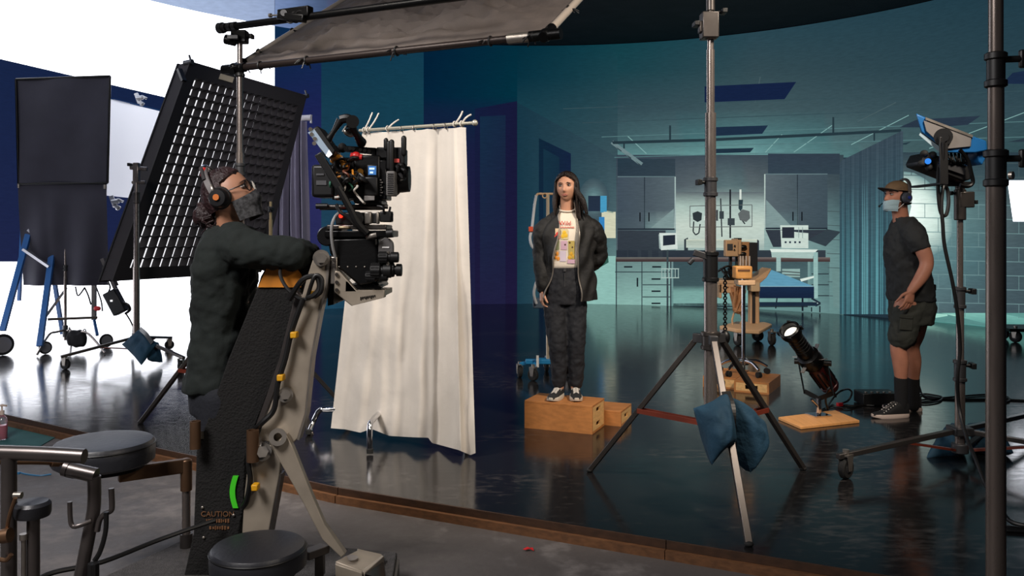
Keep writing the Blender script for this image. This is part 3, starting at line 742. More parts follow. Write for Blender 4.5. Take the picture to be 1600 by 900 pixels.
# --- left stand carrying the overhead frame
c2 = V(-1.93, 5.9, 0); z2 = lambda v: EYE - (v - VH) * 5.9 / F
ls = tripod('light_stand', 'tall steel stand behind the camera operator carrying the overhead black frame', c2, .93, [(-2.785, 6.24), (-1.2, 6.35), (-1.75, 5.02)], .42,
            [(.32, 1.3, .034), (1.25, 2.0, .028), (1.95, z2(110), .022), (z2(112), z2(60), .019)], 0, .034)
collar(ls, c2.x, c2.y, z2(275), z2(255), .032); collar(ls, c2.x, c2.y, z2(120), z2(100), .03, M_black)
build(MB().box((c2.x, c2.y, z2(58)), (.11, .08, .09)).cyl((c2.x - .10, c2.y - .02, z2(62)), (c2.x - .02, c2.y - .02, z2(66)), .035), 'stand_head', M_blackmetal, ls, bevel=.008)
knob(ls, (c2.x - .02, c2.y - .05, z2(64)), (0, -1, .2), .03, .06); knob(ls, (c2.x + .05, c2.y, z2(60)), (1, 0, .4), .025, .06)

# --- overhead textile frame, leaning up and away from the camera
A = P(366, 107, 5.9); B = P(852, 55, 4.88); ev = V(.613, 1.0, .735).normalized()
ab = (B - A); ev = (ev - ab.normalized() * ev.dot(ab.normalized())).normalized()
Cc = A + ev * 2.45; Dd = B + ev * 2.45; nrm = ab.cross(ev).normalized()
ov = thing('overhead_frame', 'square tube frame of dark wrinkled cloth tilted overhead at the top', 'diffusion frame', A)
M_flag = mat('grey_black_cloth', (88, 80, 76), .85, var=.15, vscale=6, bump=.35, bscale=14)
M_tubedark = mat('dark_bronze_tube', (46, 38, 36), .4, .5)
def cloth(s, t):
    p = A.lerp(B, .015 + .97 * s) + ev * (2.45 * (.015 + .97 * t))
    e = min(s, 1 - s, t, 1 - t); sag = min(1, e * 6)
    h = .035 * mnoise.noise(V(s * 5, t * 4, 1)) + .034 * (1 - 2 * abs(mnoise.noise(V(s * 3.5 + t * 9, t * 15, 3)))) + .022 * (1 - 2 * abs(mnoise.noise(V(s * 11 + t * 8, t * 26, 5))))
    cr = .06 * exp(-((s - .18 - t * .3) / .03) ** 2) * max(0, 1 - t * 3)
    return p - nrm * (.05 * sag) + nrm * (h * sag * 2.0 + cr * sag)
build(MB().grid(cloth, 110, 80, thick=.004), 'cloth', M_flag, ov)
build(MB().cyl(A - ab.normalized() * .06, B + ab.normalized() * .02, .024), 'frame_tube', M_tubedark, ov)
M_ptube = mat('pale_tube', (196, 184, 172), .3, .35)
build(MB().cyl(A, Cc, .022), 'frame_tube', M_ptube, ov); build(MB().cyl(B, Dd, .024), 'frame_tube', M_ptube, ov); build(MB().cyl(Cc, Dd, .024), 'frame_tube', M_tubedark, ov)
for cnr in (A, B):
    mb = MB().cyl(cnr - ab.normalized() * .10, cnr + ab.normalized() * .10, .033).cyl(cnr - ev * .04, cnr + ev * .12, .031).ell(cnr, (.04, .04, .04))
    build(mb, 'corner_joint', M_blackmetal, ov)
build(MB().cyl(A.lerp(B, .90), A.lerp(B, .985), .032), 'tube_sleeve', M_steel, ov)
def bow(p, seed, s=.05):
    rn = random.Random(seed); mb = MB()
    for k in range(5):
        a = rn.uniform(-.6, 3.7); L = rn.uniform(.9, 1.7) * s
        mb.tube([p, p + V(cos(a) * L * .5, rn.uniform(-.03, .01), -abs(sin(a)) * L * .25 + .01), p + V(cos(a) * L, rn.uniform(-.03, .02), -abs(sin(a)) * L * .9)], .0045, n=5, k=4)
    mb.torus(p, ab, .028, .006, n=14, m=6)
    return mb
for k, q in enumerate((.03, .10, .27, .57, .85, .97)): build(bow(A.lerp(B, q), k), 'tie', M_cable, ov)
for k, q in enumerate((.02, .18, .33)): build(bow(B + ev * (2.45 * q), k + 20, .045), 'tie', M_cable, ov)
for k, q in enumerate((.12, .3)): build(bow(A + ev * (2.45 * q), k + 30, .04), 'tie', M_cable, ov)
# --- black boom pole over the frame
a, b = P(344, 44, 5.80), P(735, -7, 4.95)
bm_ = thing('boom_pole', 'black boom pole clamped on the stand top running over the tilted frame', 'boom pole', a)
bd_ = (b - a).normalized()
build(MB().cyl(a, b, .024), 'pole', M_blackmetal, bm_); build(MB().cyl(a - bd_ * .01, a + bd_ * .03, .038), 'end_cap', M_black, bm_)
for q in (.02, .055, .085): build(MB().cyl(a + bd_ * (q * 20 * .07), a + bd_ * (q * 20 * .07 + .03), .031), 'pole_collar', M_black, bm_)
p0 = a + (b - a) * .27
mb = MB().bar(p0 - bd_ * .0 + V(0, -.01, .03), p0 + bd_ * .26 + V(0, -.01, .03), .06, .07).bar(p0 + V(0, -.03, .02), p0 + bd_ * .22 + V(0, -.03, -.02), .05, .05).cyl(p0 + bd_ * .05 + V(0, -.06, .03), p0 + bd_ * .05 + V(0, .06, .03), .03)
build(mb, 'grip_clamp', M_blackmetal, bm_, bevel=.008)
mb = MB().cyl(p0 + V(0, -.02, .03), p0 - bd_ * .07 + V(0, -.02, .035), .006).cyl(p0 - bd_ * .07 + V(0, -.02, .035), p0 - bd_ * .085 + V(0, -.02, .036), .014); build(mb, 'clamp_screw', M_steel, bm_)
mb = MB()
for k in range(3): mb.torus(p0 + bd_ * (.1 + .04 * k) + V(0, -.03, .0), (.3, 1, .2 * k), .035, .006, n=16, m=6)
build(mb, 'tie', M_cable, bm_)

# --- roller stand with the lattice softbox
c3 = V(-4.13, 9.15, 0); z3 = lambda v: EYE - (v - VH) * 9.15 / F
M_grid = mat('black_grid_fabric', (38, 33, 35), .9, var=.1)
gs = thing('light_stand', 'slim steel wheeled stand in front of the lattice softbox', 'stand', c3)
column(gs, c3.x, c3.y, [(.10, 1.05, .036), (1.0, 1.75, .030), (1.7, z3(262), .024)])
collar(gs, c3.x, c3.y, z3(318), z3(300), .034, M_darkstand)
build(MB().box((c3.x, c3.y, z3(270)), (.06, .06, .22)).cyl((c3.x - .07, c3.y, z3(262)), (c3.x + .12, c3.y, z3(264)), .022).cyl((c3.x - .05, c3.y, z3(285)), (c3.x + .1, c3.y, z3(285)), .018), 'stand_head', M_stand, gs, bevel=.006)
knob(gs, (c3.x - .03, c3.y, z3(258)), (-1, 0, .1), .03, .07)
for (fx, fy) in ((-4.66, 8.68), (-3.42, 8.6), (-4.18, 10.15)):
    d = V(fx - c3.x, fy - c3.y, 0)
    lg = build(MB().bar(c3 + V(0, 0, .27) + d * .06, V(fx, fy, .135) + d * .06, .034, .028, up=(0, 0, 1)), 'leg', M_darkstand, gs, bevel=.003)
    caster(lg, (fx, fy, 0), atan2(d.y, d.x) + .6, .055)
    build(MB().bar(c3 + V(0, 0, .15) + d * .05, c3 + V(0, 0, .20) + d * .55, .03, .012), 'brace', M_red, gs)
build(MB().cyl(c3 + V(0, 0, .1), c3 + V(0, 0, .32), .048), 'hub', M_castgrey, gs)
saddlebag('teal sandbag draped over the hub of the wheeled stand before the lattice softbox', [P(190, 538, 8.85), P(219, 513, 9.05), P(246, 536, 8.8), P(221, 571, 8.6)],
          [P(226, 530, 9.0), P(248, 536, 9.1), P(254, 566, 8.9), P(251, 573, 8.8)][:3] + [P(231, 562, 8.75)], .12, [P(219, 514, 8.95), P(228, 522, 8.82), P(238, 536, 8.74)], (-3.95, 8.9, .1))

# --- lattice softbox
BL, TL, BR, TR = P(178, 437, 9.25), P(298, 97, 9.25 * 1.155), P(408, 424, 9.25 * 1.26), P(479, 150, 9.25 * 1.4155)
eu = lambda s, t: BL.lerp(BR, s).lerp(TL.lerp(TR, s), t)
gn = (BR - BL).cross(TL - BL).normalized()
if gn.dot(V(0, 0, EYE) - BL) < 0: gn = -gn
sb = thing('lattice_softbox', 'big tilted black softbox frame whose fabric lattice glows white from behind', 'softbox', BL)
mb = MB()
def bandq(s0, t0, s1, t1, off=.0, th=.02):
    mb.prism([eu(s0, t0) + gn * off, eu(s1, t0) + gn * off, eu(s1, t1) + gn * off, eu(s0, t1) + gn * off], -gn * th)
bandq(-.005, -.005, .065, 1.005); bandq(.94, -.005, 1.005, 1.005); bandq(.06, .93, .95, 1.005); bandq(.06, -.005, .95, .045)
build(mb, 'fabric_border', mat('black_border_fabric', (40, 36, 36), .9, bump=.3, bscale=8), sb, disp=(.03, .5))
nc, nr, dp = 15, 19, .124
mb = MB()
for i in range(0, nc + 1): 
    s_ = .06 + .885 * i / nc
    mb.prism([eu(s_, .04), eu(s_, .935), eu(s_ + .003, .935), eu(s_ + .003, .04)], -gn * dp)
for j in range(0, nr + 1):
    t_ = .04 + .895 * j / nr; w_ = .0022
    n = 60; pts = []
    # horizontal strips sag a little between the uprights, which makes the scalloped rows
    for k in range(n + 1):
        s_ = .06 + .885 * k / n; ph = (k / n * nc) % 1
        pts.append(eu(s_, t_ - .006 * sin(pi * ph)))
    for k in range(n): mb.prism([pts[k], pts[k + 1], pts[k + 1] + (TL - BL) * w_, pts[k] + (TL - BL) * w_], -gn * dp)
build(mb, 'fabric_lattice', M_grid, sb, flat=True)
M_diff = mat('lit_diffusion', (236, 236, 240), .9, emit=1.25)
build(MB().prism([eu(.03, .02) - gn * .16, eu(.97, .02) - gn * .16, eu(.97, .97) - gn * .16, eu(.03, .97) - gn * .16], -gn * .01), 'diffusion_cloth', M_diff, sb)
build(MB().prism([eu(-.005, -.005) - gn * .2, eu(1.005, -.005) - gn * .2, eu(1.005, 1.005) - gn * .2, eu(-.005, 1.005) - gn * .2], -gn * .02), 'rear_skirt', mat('black_skirt', (24, 22, 23), .9), sb)
mb = MB()
for a_, b_ in ((eu(0, 0), eu(0, 1)), (eu(0, 1), eu(1, 1)), (eu(1, 1), eu(1, 0)), (eu(1, 0), eu(0, 0))): mb.prism([a_, b_, b_ - gn * .2, a_ - gn * .2], (eu(.5, .5) - (a_ + b_) / 2).normalized() * .012)
build(mb, 'side_skirt', M_grid, sb)
build(MB().prism([eu(.225, .955) + gn * .012, eu(.33, .955) + gn * .012, eu(.33, .985) + gn * .012, eu(.225, .985) + gn * .012], -gn * .01), 'sewn_tag', mat('pale_tag', (196, 180, 150), .7), sb)
for s_, t_ in ((0, 1), (1, 1)): build(MB().cyl(eu(s_, t_) + gn * .03, eu(s_, t_) - gn * .1, .035).cyl(eu(s_, t_) + V(0, 0, .02), eu(s_, t_) + V(-.02, 0, .09), .014), 'corner_clip', M_castgrey, sb)
build(MB().bar(eu(0, .9) + V(.0, 0, .0), P(280, 108, 10.6), .06, .04), 'ear_bracket', M_blackmetal, sb)

# --- grey drape hanging behind the softbox
M_drape = mat('grey_drape_cloth', (142, 136, 152), .9, var=.1, vscale=3, bump=.1)
dr = thing('drape', 'grey cloth drape hanging from a pale bar behind the lattice softbox', 'drape', P(460, 480, 11.2))
bl, br_ = P(430, 187, 13.9), P(486, 184, 13.9)
build(MB().cyl(bl, br_, .05).cyl(P(486, 184, 13.9) + V(0, 0, .05), P(486, 184, 13.9) - V(0, 0, .09), .02), 'bar', mat('white_bar', (214, 208, 206), .4), dr)
def drp(s, t):
    u = 418 + 62 * s; q = P(u + (2 if s > .5 else 0), 190 + 262 * t, 13.9)
    q.y += .10 * sin(s * 26 + t * .8) * (.4 + .6 * t) + .05 * sin(s * 47 + 2); q.x += .02 * sin(t * 4 + s * 5)
    return q
build(MB().grid(drp, 70, 14, thick=.01), 'cloth', M_drape, dr)
dd = thing('light_stand', 'thin pale stand pole standing before the grey drape', 'stand', (P(423, 360, 11.5).x, 11.5, 0))
x = P(423, 360, 11.5).x
column(dd, x, 11.5, [(.3, 1.6, .024), (1.5, EYE + 45 * 11.5 / F, .018)], mat('brass_pole', (196, 172, 128), .35, .7))
collar(dd, x, 11.5, 1.7, 1.78, .03); knob(dd, (x, 11.47, 1.74), (1, -.4, 0), .03, .06)
for a_ in (.3, 2.4, 4.5): build(MB().bar((x, 11.5, .55), (x + .55 * cos(a_), 11.5 + .55 * sin(a_), .01), .03), 'leg', M_darkstand, dd)

# --- black floppy flag
M_duv = mat('black_duvetyne', (54, 53, 64), .95, var=.15, vscale=3, sheen=.15)
fd = 10.0; fl = thing('floppy_flag', 'tall black cloth flag in two panels standing at far left before the white screen', 'flag', P(102, 548, fd))
fl0, fr0 = P(25, 124, fd), P(172, 119, fd); fl1, fr1 = P(29, 287, fd), P(168, 286, fd)
def fup(s, t): p = fl0.lerp(fr0, s).lerp(fl1.lerp(fr1, s), t); p.y += .012 * sin(s * 9 + t * 4); return p
build(MB().grid(fup, 20, 20, thick=.008), 'upper_cloth', M_duv, fl)
def flo(s, t):
    p = P(28 + 138 * s + 4 * t * (1 - s) , 286 + 160 * t, fd + .03)
    p.y += (.06 * sin(s * 13 + 1.5 * t) + .05 * exp(-((s - .3 - .05 * t) / .07) ** 2)) * t; return p
build(MB().grid(flo, 60, 20, thick=.008), 'lower_cloth', M_duv, fl)
mb = MB()
for a_, b_ in ((fl0, fr0), (fr0, fr1), (fl1, fr1), (fl0, fl1)): mb.cyl(a_, b_, .014, n=10)
build(mb, 'wire_frame', M_blackmetal, fl)
build(MB().cyl(fr1 + V(-.03, 0, -.02), fr1 + V(-.03, 0, -.07), .02), 'frame_pin', M_steel, fl); build(MB().cyl(fl1 + V(.0, 0, .0), fl1 + V(0, 0, -.05), .016), 'frame_pin', M_steel, fl)
# C-stand that holds the flag
fc = V(P(102, 360, 10.08).x, 10.08, 0); cst = thing('grip_stand', 'low steel stand with bent legs under the black flag', 'stand', fc)
column(cst, fc.x, fc.y, [(.12, 1.0, .018), (.95, EYE + 235 * fc.y / F, .014)])
for (u, v) in ((58, 554), (164, 551), (112, 531)):
    f = G(u, v, .02); d = V(f.x - fc.x, f.y - fc.y, 0)
    build(MB().tube([fc + V(0, 0, .24), fc + d * .35 + V(0, 0, .24), fc + d * .6 + V(0, 0, .22), f], .013, k=4), 'leg', M_stand, cst)
build(MB().cyl(fc + V(0, 0, .16), fc + V(0, 0, .3), .03), 'hub', M_castgrey, cst); collar(cst, fc.x, fc.y, .96, 1.03, .026)
bagm = mat('black_bag', (30, 30, 33), .85, bump=.3, bscale=12)
sbk = thing('sandbag', 'small black weight bag hanging on the leg of the stand under the flag', 'sandbag', P(120, 540, 9.95))
build(pillow(MB(), P(120, 529, 9.95), .24, .20, .10, RZ(0), 2), 'bag', bagm, sbk, disp=(.012, .05))
mb = MB()
for u in (109, 132): mb.torus(P(u, 518, 9.95), (1, 0, 0), .03, .006, n=14, m=6)
build(mb, 'strap', M_cable, sbk)

# --- blue wheeled ladder behind the flag
M_bluefib = mat('blue_fibreglass', (42, 96, 158), .45, var=.1); ld = 10.32
lb = V(P(40, 360, ld).x, ld, 0)
la = thing('rolling_ladder', 'blue wheeled step ladder standing behind the black flag', 'ladder', lb)
def rail(u0, v0, u1, v1, d0, d1, w=.07): return build(MB().bar(P(u0, v0, d0), P(u1, v1, d1), w, .035, up=(0, 1, 0)), 'rail', M_bluefib, la, bevel=.004)
rail(62, 300, 4, 517, 10.3, 9.6); rail(90, 330, 62, 541, 10.3, 9.6); rail(68, 330, 98, 522, 10.45, 10.35, .05); rail(36, 330, 30, 470, 10.45, 10.3, .04)
mb = MB()
alu = mat('pale_aluminium', (196, 196, 200), .35, .8)
for k in range(1, 4):
    t = k / 7
    build(MB().bar(P(62, 300, 10.3).lerp(P(4, 517, 9.6), t), P(90, 330, 10.3).lerp(P(62, 541, 9.6), t), .09, .03, up=(0, 0, 1)), 'step', alu, la)
build(MB().bar(P(74, 499, 9.8), P(152, 496, 10.2), .03), 'base_bar', M_steel, la); build(MB().bar(P(72, 494, 9.8), P(104, 450, 10.2), .022), 'brace', M_steel, la)
build(MB().bar(P(147, 440, 10.3), P(147, 500, 10.3), .045), 'post', M_darkstand, la); build(MB().bar(P(147, 500, 10.2), P(152, 524, 10.1), .03), 'post_foot', M_bluefib, la)
for (u, v, dd_, r) in ((4, 0, 9.65, .125), (71, 0, 9.75, .075), (166, 0, 10.3, .085)):
    x = P(u, 400, dd_).x; o = V(x, dd_, r)
    wl = build(MB().torus(o, (.75, -.65, 0), r * .86, r * .14, n=28, m=10), 'wheel', M_rubber, la)
    build(MB().cyl(o - V(.75, -.65, 0) * .015, o + V(.75, -.65, 0) * .015, r * .74), 'wheel_disc', alu, wl)

# --- lamp head with cables hanging behind the flag
lh = thing('tube_lamp', 'black lamp and ballast leaning on a slant between flag and lattice softbox', 'lamp', P(190, 522, 9.9))
build(MB().bar(P(160, 404, 9.9), P(181, 452, 9.9), .04).bar(P(165, 404, 9.95), P(184, 446, 9.95), .02), 'arm', M_darkstand, lh)
build(MB().bar(P(172, 455, 9.85), P(190, 489, 9.85), .16, .12, up=(0, 1, 0)), 'ballast', M_black, lh, bevel=.012)
build(MB().box(P(174, 470, 9.77), (.02, .02, .02)), 'pilot_light', mat('white_led', (240, 240, 240), .4, emit=1), lh)
build(MB().tube([P(189, 472, 9.85), P(200, 476, 9.85), P(203, 484, 9.87), P(196, 490, 9.9)], .016), 'handle', M_black, lh)
mb = MB()
for (a_, b_, c_) in (((118, 448), (122, 462), (132, 450)), ((150, 448), (158, 470), (160, 486)), ((132, 449), (138, 462), (142, 476)), ((163, 430), (172, 448), (166, 462)), ((196, 489), (203, 500), (209, 512))):
    build(MB().tube([P(*a_, 9.95), P(*b_, 9.93), P(*c_, 9.95)], .010, n=6), 'lead', M_cable, lh)
build(MB().ell(P(152, 482, 9.95), (.045, .02, .03)), 'tape_flag', mat('red_tape', (196, 26, 34), .5), lh)
build(MB().bar(P(210, 505, 9.95), P(207, 545, 9.7), .03, .03), 'foot_bar', M_darkstand, lh)
build(MB().rect(158, 405, 183, 440, 9.97, .10), 'lamp_head', M_blackmetal, lh, bevel=.02)

# --- white cloth held by two bright clamps, far left
wc = thing('bounce_cloth', 'bright white cloth screen clipped with silver clamps behind the black flag', 'bounce screen', P(240, 318, 11.0))
a_, b_, c_, d_ = P(120, 141, 10.62), P(318, 189, 11.6), P(330, 322, 11.6), P(120, 301, 10.62)
M_bounce = bpy.data.materials.new('white_translucent_cloth'); M_bounce.use_nodes = True
nt = M_bounce.node_tree; pb = nt.nodes['Principled BSDF']; pb.inputs['Base Color'].default_value = (.85, .86, .9, 1); pb.inputs['Roughness'].default_value = .9
tr = nt.nodes.new('ShaderNodeBsdfTranslucent'); tr.inputs['Color'].default_value = (.95, .95, .98, 1); mx = nt.nodes.new('ShaderNodeMixShader'); mx.inputs[0].default_value = .6
nt.links.new(pb.outputs[0], mx.inputs[1]); nt.links.new(tr.outputs[0], mx.inputs[2]); nt.links.new(mx.outputs[0], nt.nodes['Material Output'].inputs['Surface'])
build(MB().grid(lambda s, t: a_.lerp(b_, s).lerp(d_.lerp(c_, s), t) + V(0, .02 * sin(s * 14), 0), 30, 12), 'cloth', M_bounce, wc)
def clamp(p, s=1):
    mb = MB().bar(p + V(-.05 * s, -.03, .09 * s), p + V(.0, -.03, -.04 * s), .05 * s, .03).bar(p + V(.03 * s, -.04, .05 * s), p + V(.09 * s, -.04, .02 * s), .05 * s, .03).bar(p + V(-.02 * s, -.03, -.02 * s), p + V(.05 * s, -.03, -.05 * s), .06 * s, .03)
    mb.cyl(p + V(-.03 * s, -.05, .02), p + V(.05 * s, -.05, .03), .03 * s).ell(p + V(.03 * s, -.04, -.05 * s), (.03 * s, .02, .03 * s))
    return build(mb, 'clamp', mat('bright_clamp', (225, 225, 228), .3, .5), wc, bevel=.004)
clamp(P(220, 157, 11.0), 1.0); clamp(P(182, 318, 10.8), 1.1)
build(MB().bar(P(120, 141, 10.62), P(318, 189, 11.6), .02), 'top_bar', M_bluefib, wc)
# ================================================================== privacy screen with a white curtain
def interp(x, pts):
    for (a, b), (c_, d_) in zip(pts[:-1], pts[1:]):
        if x <= c_: return b + (d_ - b) * max(0, (x - a)) / (c_ - a)
    return pts[-1][1]
M_curt = mat('white_curtain_cloth', (206, 199, 190), .9, var=.05, vscale=3, bump=.25, bscale=9)
ps = thing('privacy_screen', 'white cloth curtain hanging from a thin rod on bent chrome feet', 'privacy screen', P(620, 700, 5.6))
ra, rb = P(562, 204, 5.80), P(742, 192, 5.27)
build(MB().cyl(ra, rb, .011, n=12).ell(rb, (.02, .02, .02)), 'rod', mat('pale_rod', (190, 186, 172), .35, .5), ps)
botv = [(517, 669), (540, 671), (563, 676), (580, 670), (608, 681), (640, 683), (669, 684), (675, 692), (716, 703), (735, 711), (743, 708)]
def cur(s, t):
    u0 = 566 + (728 - 566) * s; u1 = 517 + (743 - 517) * s
    v0 = 207 - 9 * s + 1.2 * abs(sin(s * 20)); v1 = interp(u1, botv)
    tt = t; u = u0 + (u1 - u0) * tt ** 1.05; v = v0 + (v1 - v0) * tt
    d = 5.80 + (5.30 - 5.80) * s + .12 * (1 - s) * tt
    g = min(1, .35 + tt * 1.4)
    f = .030 * sin(s * 19 + .9 * sin(t * 3 + s * 5)) + .012 * sin(s * 47 + t * 2.2) + .05 * exp(-((s - .74) / .03) ** 2) - .05 * exp(-((s - .42) / .045) ** 2) - .05 * exp(-((s - .88 - .02 * t) / .02) ** 2)
    f += .035 * mnoise.noise(V(s * 9, t * 7, 2)) * t
    return P(u, v, d + f * g)
build(MB().grid(cur, 150, 70), 'curtain', M_curt, ps)
M_tie = mat('white_cord', (220, 214, 206), .7)
for (u, up) in ((570, ((577, 188), (582, 176))), (577, ((585, 190), (592, 177))), (609, ((614, 193), (623, 187))), (713, ((718, 184), (723, 174))), (723, ((728, 184), (736, 179)))):
    t = (u - 562) / 180; p = ra.lerp(rb, t); d = p.y
    mb = MB().torus(p, rb - ra, .018, .004, n=14, m=6).tube([p, P(*up[0], d - .02), P(*up[1], d)], .006, n=6)
    build(mb, 'tie', M_tie, ps)
for u in (632, 652, 683, 700):
    p = ra.lerp(rb, (u - 562) / 180); build(MB().torus(p - V(0, 0, .008), rb - ra, .018, .0035, n=14, m=6), 'ring', M_steel, ps)
# chrome frame behind the cloth: two uprights, each with an arched foot
foot = G(578, 708, .01)
xa, xb = P(596, 400, 5.92), P(722, 400, 5.47)
for q in (xa, xb): build(MB().cyl(V(q.x, q.y, .13), V(q.x, q.y, ra.z), .014), 'upright', M_chrome, ps)
build(MB().tube([V(xa.x + .02, xa.y, .18), V(foot.x, foot.y + .12, .20), V(foot.x - .004, foot.y + .02, .17), foot], .019, n=12), 'arched_foot', M_chrome, ps)
f2 = G(482, 678, .012); build(MB().tube([V(xa.x - .0, xa.y, .20), P(517, 640, 5.95), P(500, 641, 5.95), P(489, 660, 5.95), f2], .018, n=12), 'arched_foot', M_chrome, ps)
build(MB().bar(P(478, 652, 6.02), P(487, 683, 5.9), .035, .02), 'foot_plate', M_darkstand, ps)
f3 = V(xb.x + .02, xb.y + .4, .012); build(MB().tube([V(xb.x, xb.y, .2), V(xb.x, xb.y + .2, .2), f3], .018, n=12), 'arched_foot', M_chrome, ps)
for p in (foot, f2, f3): build(MB().cyl(p, p + V(0, 0, .03), .022), 'rubber_tip', M_rubber, ps)

# ================================================================== apple boxes
def crate(label, o, xd, L, W, h, ends, slots, group=None):
    """wooden box: o = near left corner on its floor, xd = direction of its long side L, W = depth away"""
    o = Vector(o); x = Vector(xd).normalized(); y = V(-x.y, x.x, 0); zz = V(0, 0, 1); th = .016
    R = Matrix((x, y, zz)).transposed()
    t = thing('apple_box', label, 'box', o, group=group)
    bx = lambda mb, a, b: mb.box(o + x * ((a[0] + b[0]) / 2) + y * ((a[1] + b[1]) / 2) + zz * ((a[2] + b[2]) / 2), [abs(q - p) for p, q in zip(a, b)], R)
    build(bx(MB(), (0, 0, h - th), (L, W, h)), 'top_panel', M_wood, t, bevel=.002)
    build(bx(MB(), (0, 0, 0), (L, W, th)), 'bottom_panel', M_wood, t)
    build(bx(MB(), (0, 0, th), (L, th, h - th)), 'side_panel', M_wood, t); build(bx(MB(), (0, W - th, th), (L, W, h - th)), 'side_panel', M_wood, t)
    # end panels with real hand slots
    for e in ends:
        mb = MB()
        if e in ('r', 'l'):
            a0, a1 = (L - th, L) if e == 'r' else (0, th); A0_, A1_ = th, W - th; B = lambda p, q, z0, z1: bx(mb, (a0, p, z0), (a1, q, z1))
        else:
            a0, a1 = (-.001, th); A0_, A1_ = th, L - th; B = lambda p, q, z0, z1: bx(mb, (p, a0, z0), (q, a1, z1))
        mid = (A0_ + A1_) / 2; zs = th
        for k in range(slots):
            zc = h * (k + .5) / slots; B(A0_, A1_, zs, zc - .017); B(A0_, mid - .052, zc - .017, zc + .017); B(mid + .052, A1_, zc - .017, zc + .017); zs = zc + .017
        B(A0_, A1_, zs, h - th)
        build(mb, 'end_panel', M_woodside, t)
    return t
bx0 = V(.092, 6.11, 0); bxd = V(.9226, -.387, 0); byd = V(.387, .9226, 0)
crate('large orange wooden box with two hand slots that the woman stands on', bx0, bxd, .518, .305, .203, 'rl', 2)
crate('low wooden box with one hand slot behind the large box under the woman', bx0 + bxd * .131 + byd * .31, bxd, .512, .305, .112, 'rl', 1)
# the two boxes under the drip stand have their ends to the camera
ca = G(1147, 612); cb = G(1201, 617); cd = (cb - ca).normalized(); cy_ = V(-cd.y, cd.x, 0)
def endbox(label, o):
    t = thing('apple_box', label, 'box', o); x = cy_; y = -cd; R = Matrix((x, y, V(0, 0, 1))).transposed(); L, W, h, th = .52, .305, .103, .016
    o2 = o + cd * W
    bx = lambda mb, a, b: mb.box(o2 + x * ((a[0] + b[0]) / 2) + y * ((a[1] + b[1]) / 2) + V(0, 0, (a[2] + b[2]) / 2), [abs(q - p) for p, q in zip(a, b)], R)
    build(bx(MB(), (0, 0, h - th), (L, W, h)), 'top_panel', M_wood, t, bevel=.002); build(bx(MB(), (0, 0, 0), (L, W, th)), 'bottom_panel', M_wood, t)
    for a0, a1 in ((0, th), (W - th, W)): build(bx(MB(), (0, a0, th), (L, a1, h - th)), 'side_panel', M_wood, t)
    for a0, a1 in ((0, th), (L - th, L)):
        mb = MB(); m_ = W / 2
        for p, q, z0, z1 in ((th, W - th, th, h / 2 - .018), (th, W - th, h / 2 + .018, h - th), (th, m_ - .055, h / 2 - .018, h / 2 + .018), (m_ + .055, W - th, h / 2 - .018, h / 2 + .018)): bx(mb, (a0, p, z0), (a1, q, z1))
        build(mb, 'end_panel', M_woodside, t)
endbox('wooden half box under the drip stand, the nearer with a dark hand slot', ca)
endbox('wooden half box under the drip stand, left and farther of the pair', ca - cd * .312 + cy_ * .10)

# ================================================================== drip stand on the boxes
ic = V(2.17, 7.80, .103)
iv = thing('drip_stand', 'chrome drip stand with a five legged base standing on two wooden boxes', 'drip stand', ic)
build(MB().cyl(ic + V(0, 0, .12), V(ic.x, ic.y, 1.06), .018), 'pole', M_chrome, iv)
build(MB().lathe([(.02, .09), (.05, .09), (.05, .125), (.03, .15), (.02, .15)], ic), 'hub', M_chrome, iv)
for k in range(5):
    a = 2 * pi * k / 5 - 1.2; d = V(cos(a), sin(a), 0)
    lg = build(MB().tube([ic + d * .03 + V(0, 0, .125), ic + d * .13 + V(0, 0, .12), ic + d * .225 + V(0, 0, .072)], [.02, .017, .014], n=10), 'leg', M_chrome, iv)
    p = ic + d * .225; ax = V(-d.y, d.x, 0)
    mb = MB()
    for e in (-1, 1): mb.cyl(p + V(0, 0, .027) + ax * (.013 * e) - ax * .006, p + V(0, 0, .027) + ax * (.013 * e) + ax * .006, .027)
    build(mb, 'wheel', M_rubber, lg)
M_pump = mat('amber_plastic', (190, 138, 78), .45, var=.2)
mb = MB().rect(1150, 416, 1176, 436, 7.72, .14); build(mb, 'pump_box', M_pump, iv, bevel=.012)
build(MB().rect(1153, 421, 1172, 424, 7.715, .004), 'pump_slot', mat('brown_slot', (96, 62, 36), .6), iv)
build(MB().rect(1154, 438, 1181, 446, 7.72, .16), 'clamp_block', mat('tan_plastic', (206, 172, 136), .5), iv, bevel=.008)

# ================================================================== tan medical cart
M_tan = mat('tan_plastic', (206, 172, 136), .5); M_tan2 = mat('warm_tan_cloth', (176, 130, 92), .8, var=.15, bump=.3, bscale=10)
kd = 10.7; kc = V(P(1170, 360, kd).x, kd, 0)
ct = thing('medical_cart', 'tan wheeled hospital cart with a small monitor and a cloth bag behind the drip stand', 'medical cart', kc)
mb = MB().prism([P(1124, 515, 10.55), P(1150, 520, 10.35), P(1186, 523, 10.35), P(1206, 512, 10.6), P(1196, 509, 11.0), P(1150, 508, 11.0)], (0, 0, .05)); build(mb, 'base', M_tan, ct, bevel=.012)
for (u, dd_, a) in ((1153, 10.45, .4), (1184, 10.9, 1.0), (1206, 10.5, .2), (1131, 10.75, .7)): caster(ct, (P(u, 400, dd_).x, dd_, 0), a, .075)
build(MB().rect(1173, 438, 1187, 512, kd, .14), 'column', M_tan, ct, bevel=.012); build(MB().rect(1176, 440, 1180, 505, kd - .03, .03), 'column_trim', M_castgrey, ct)
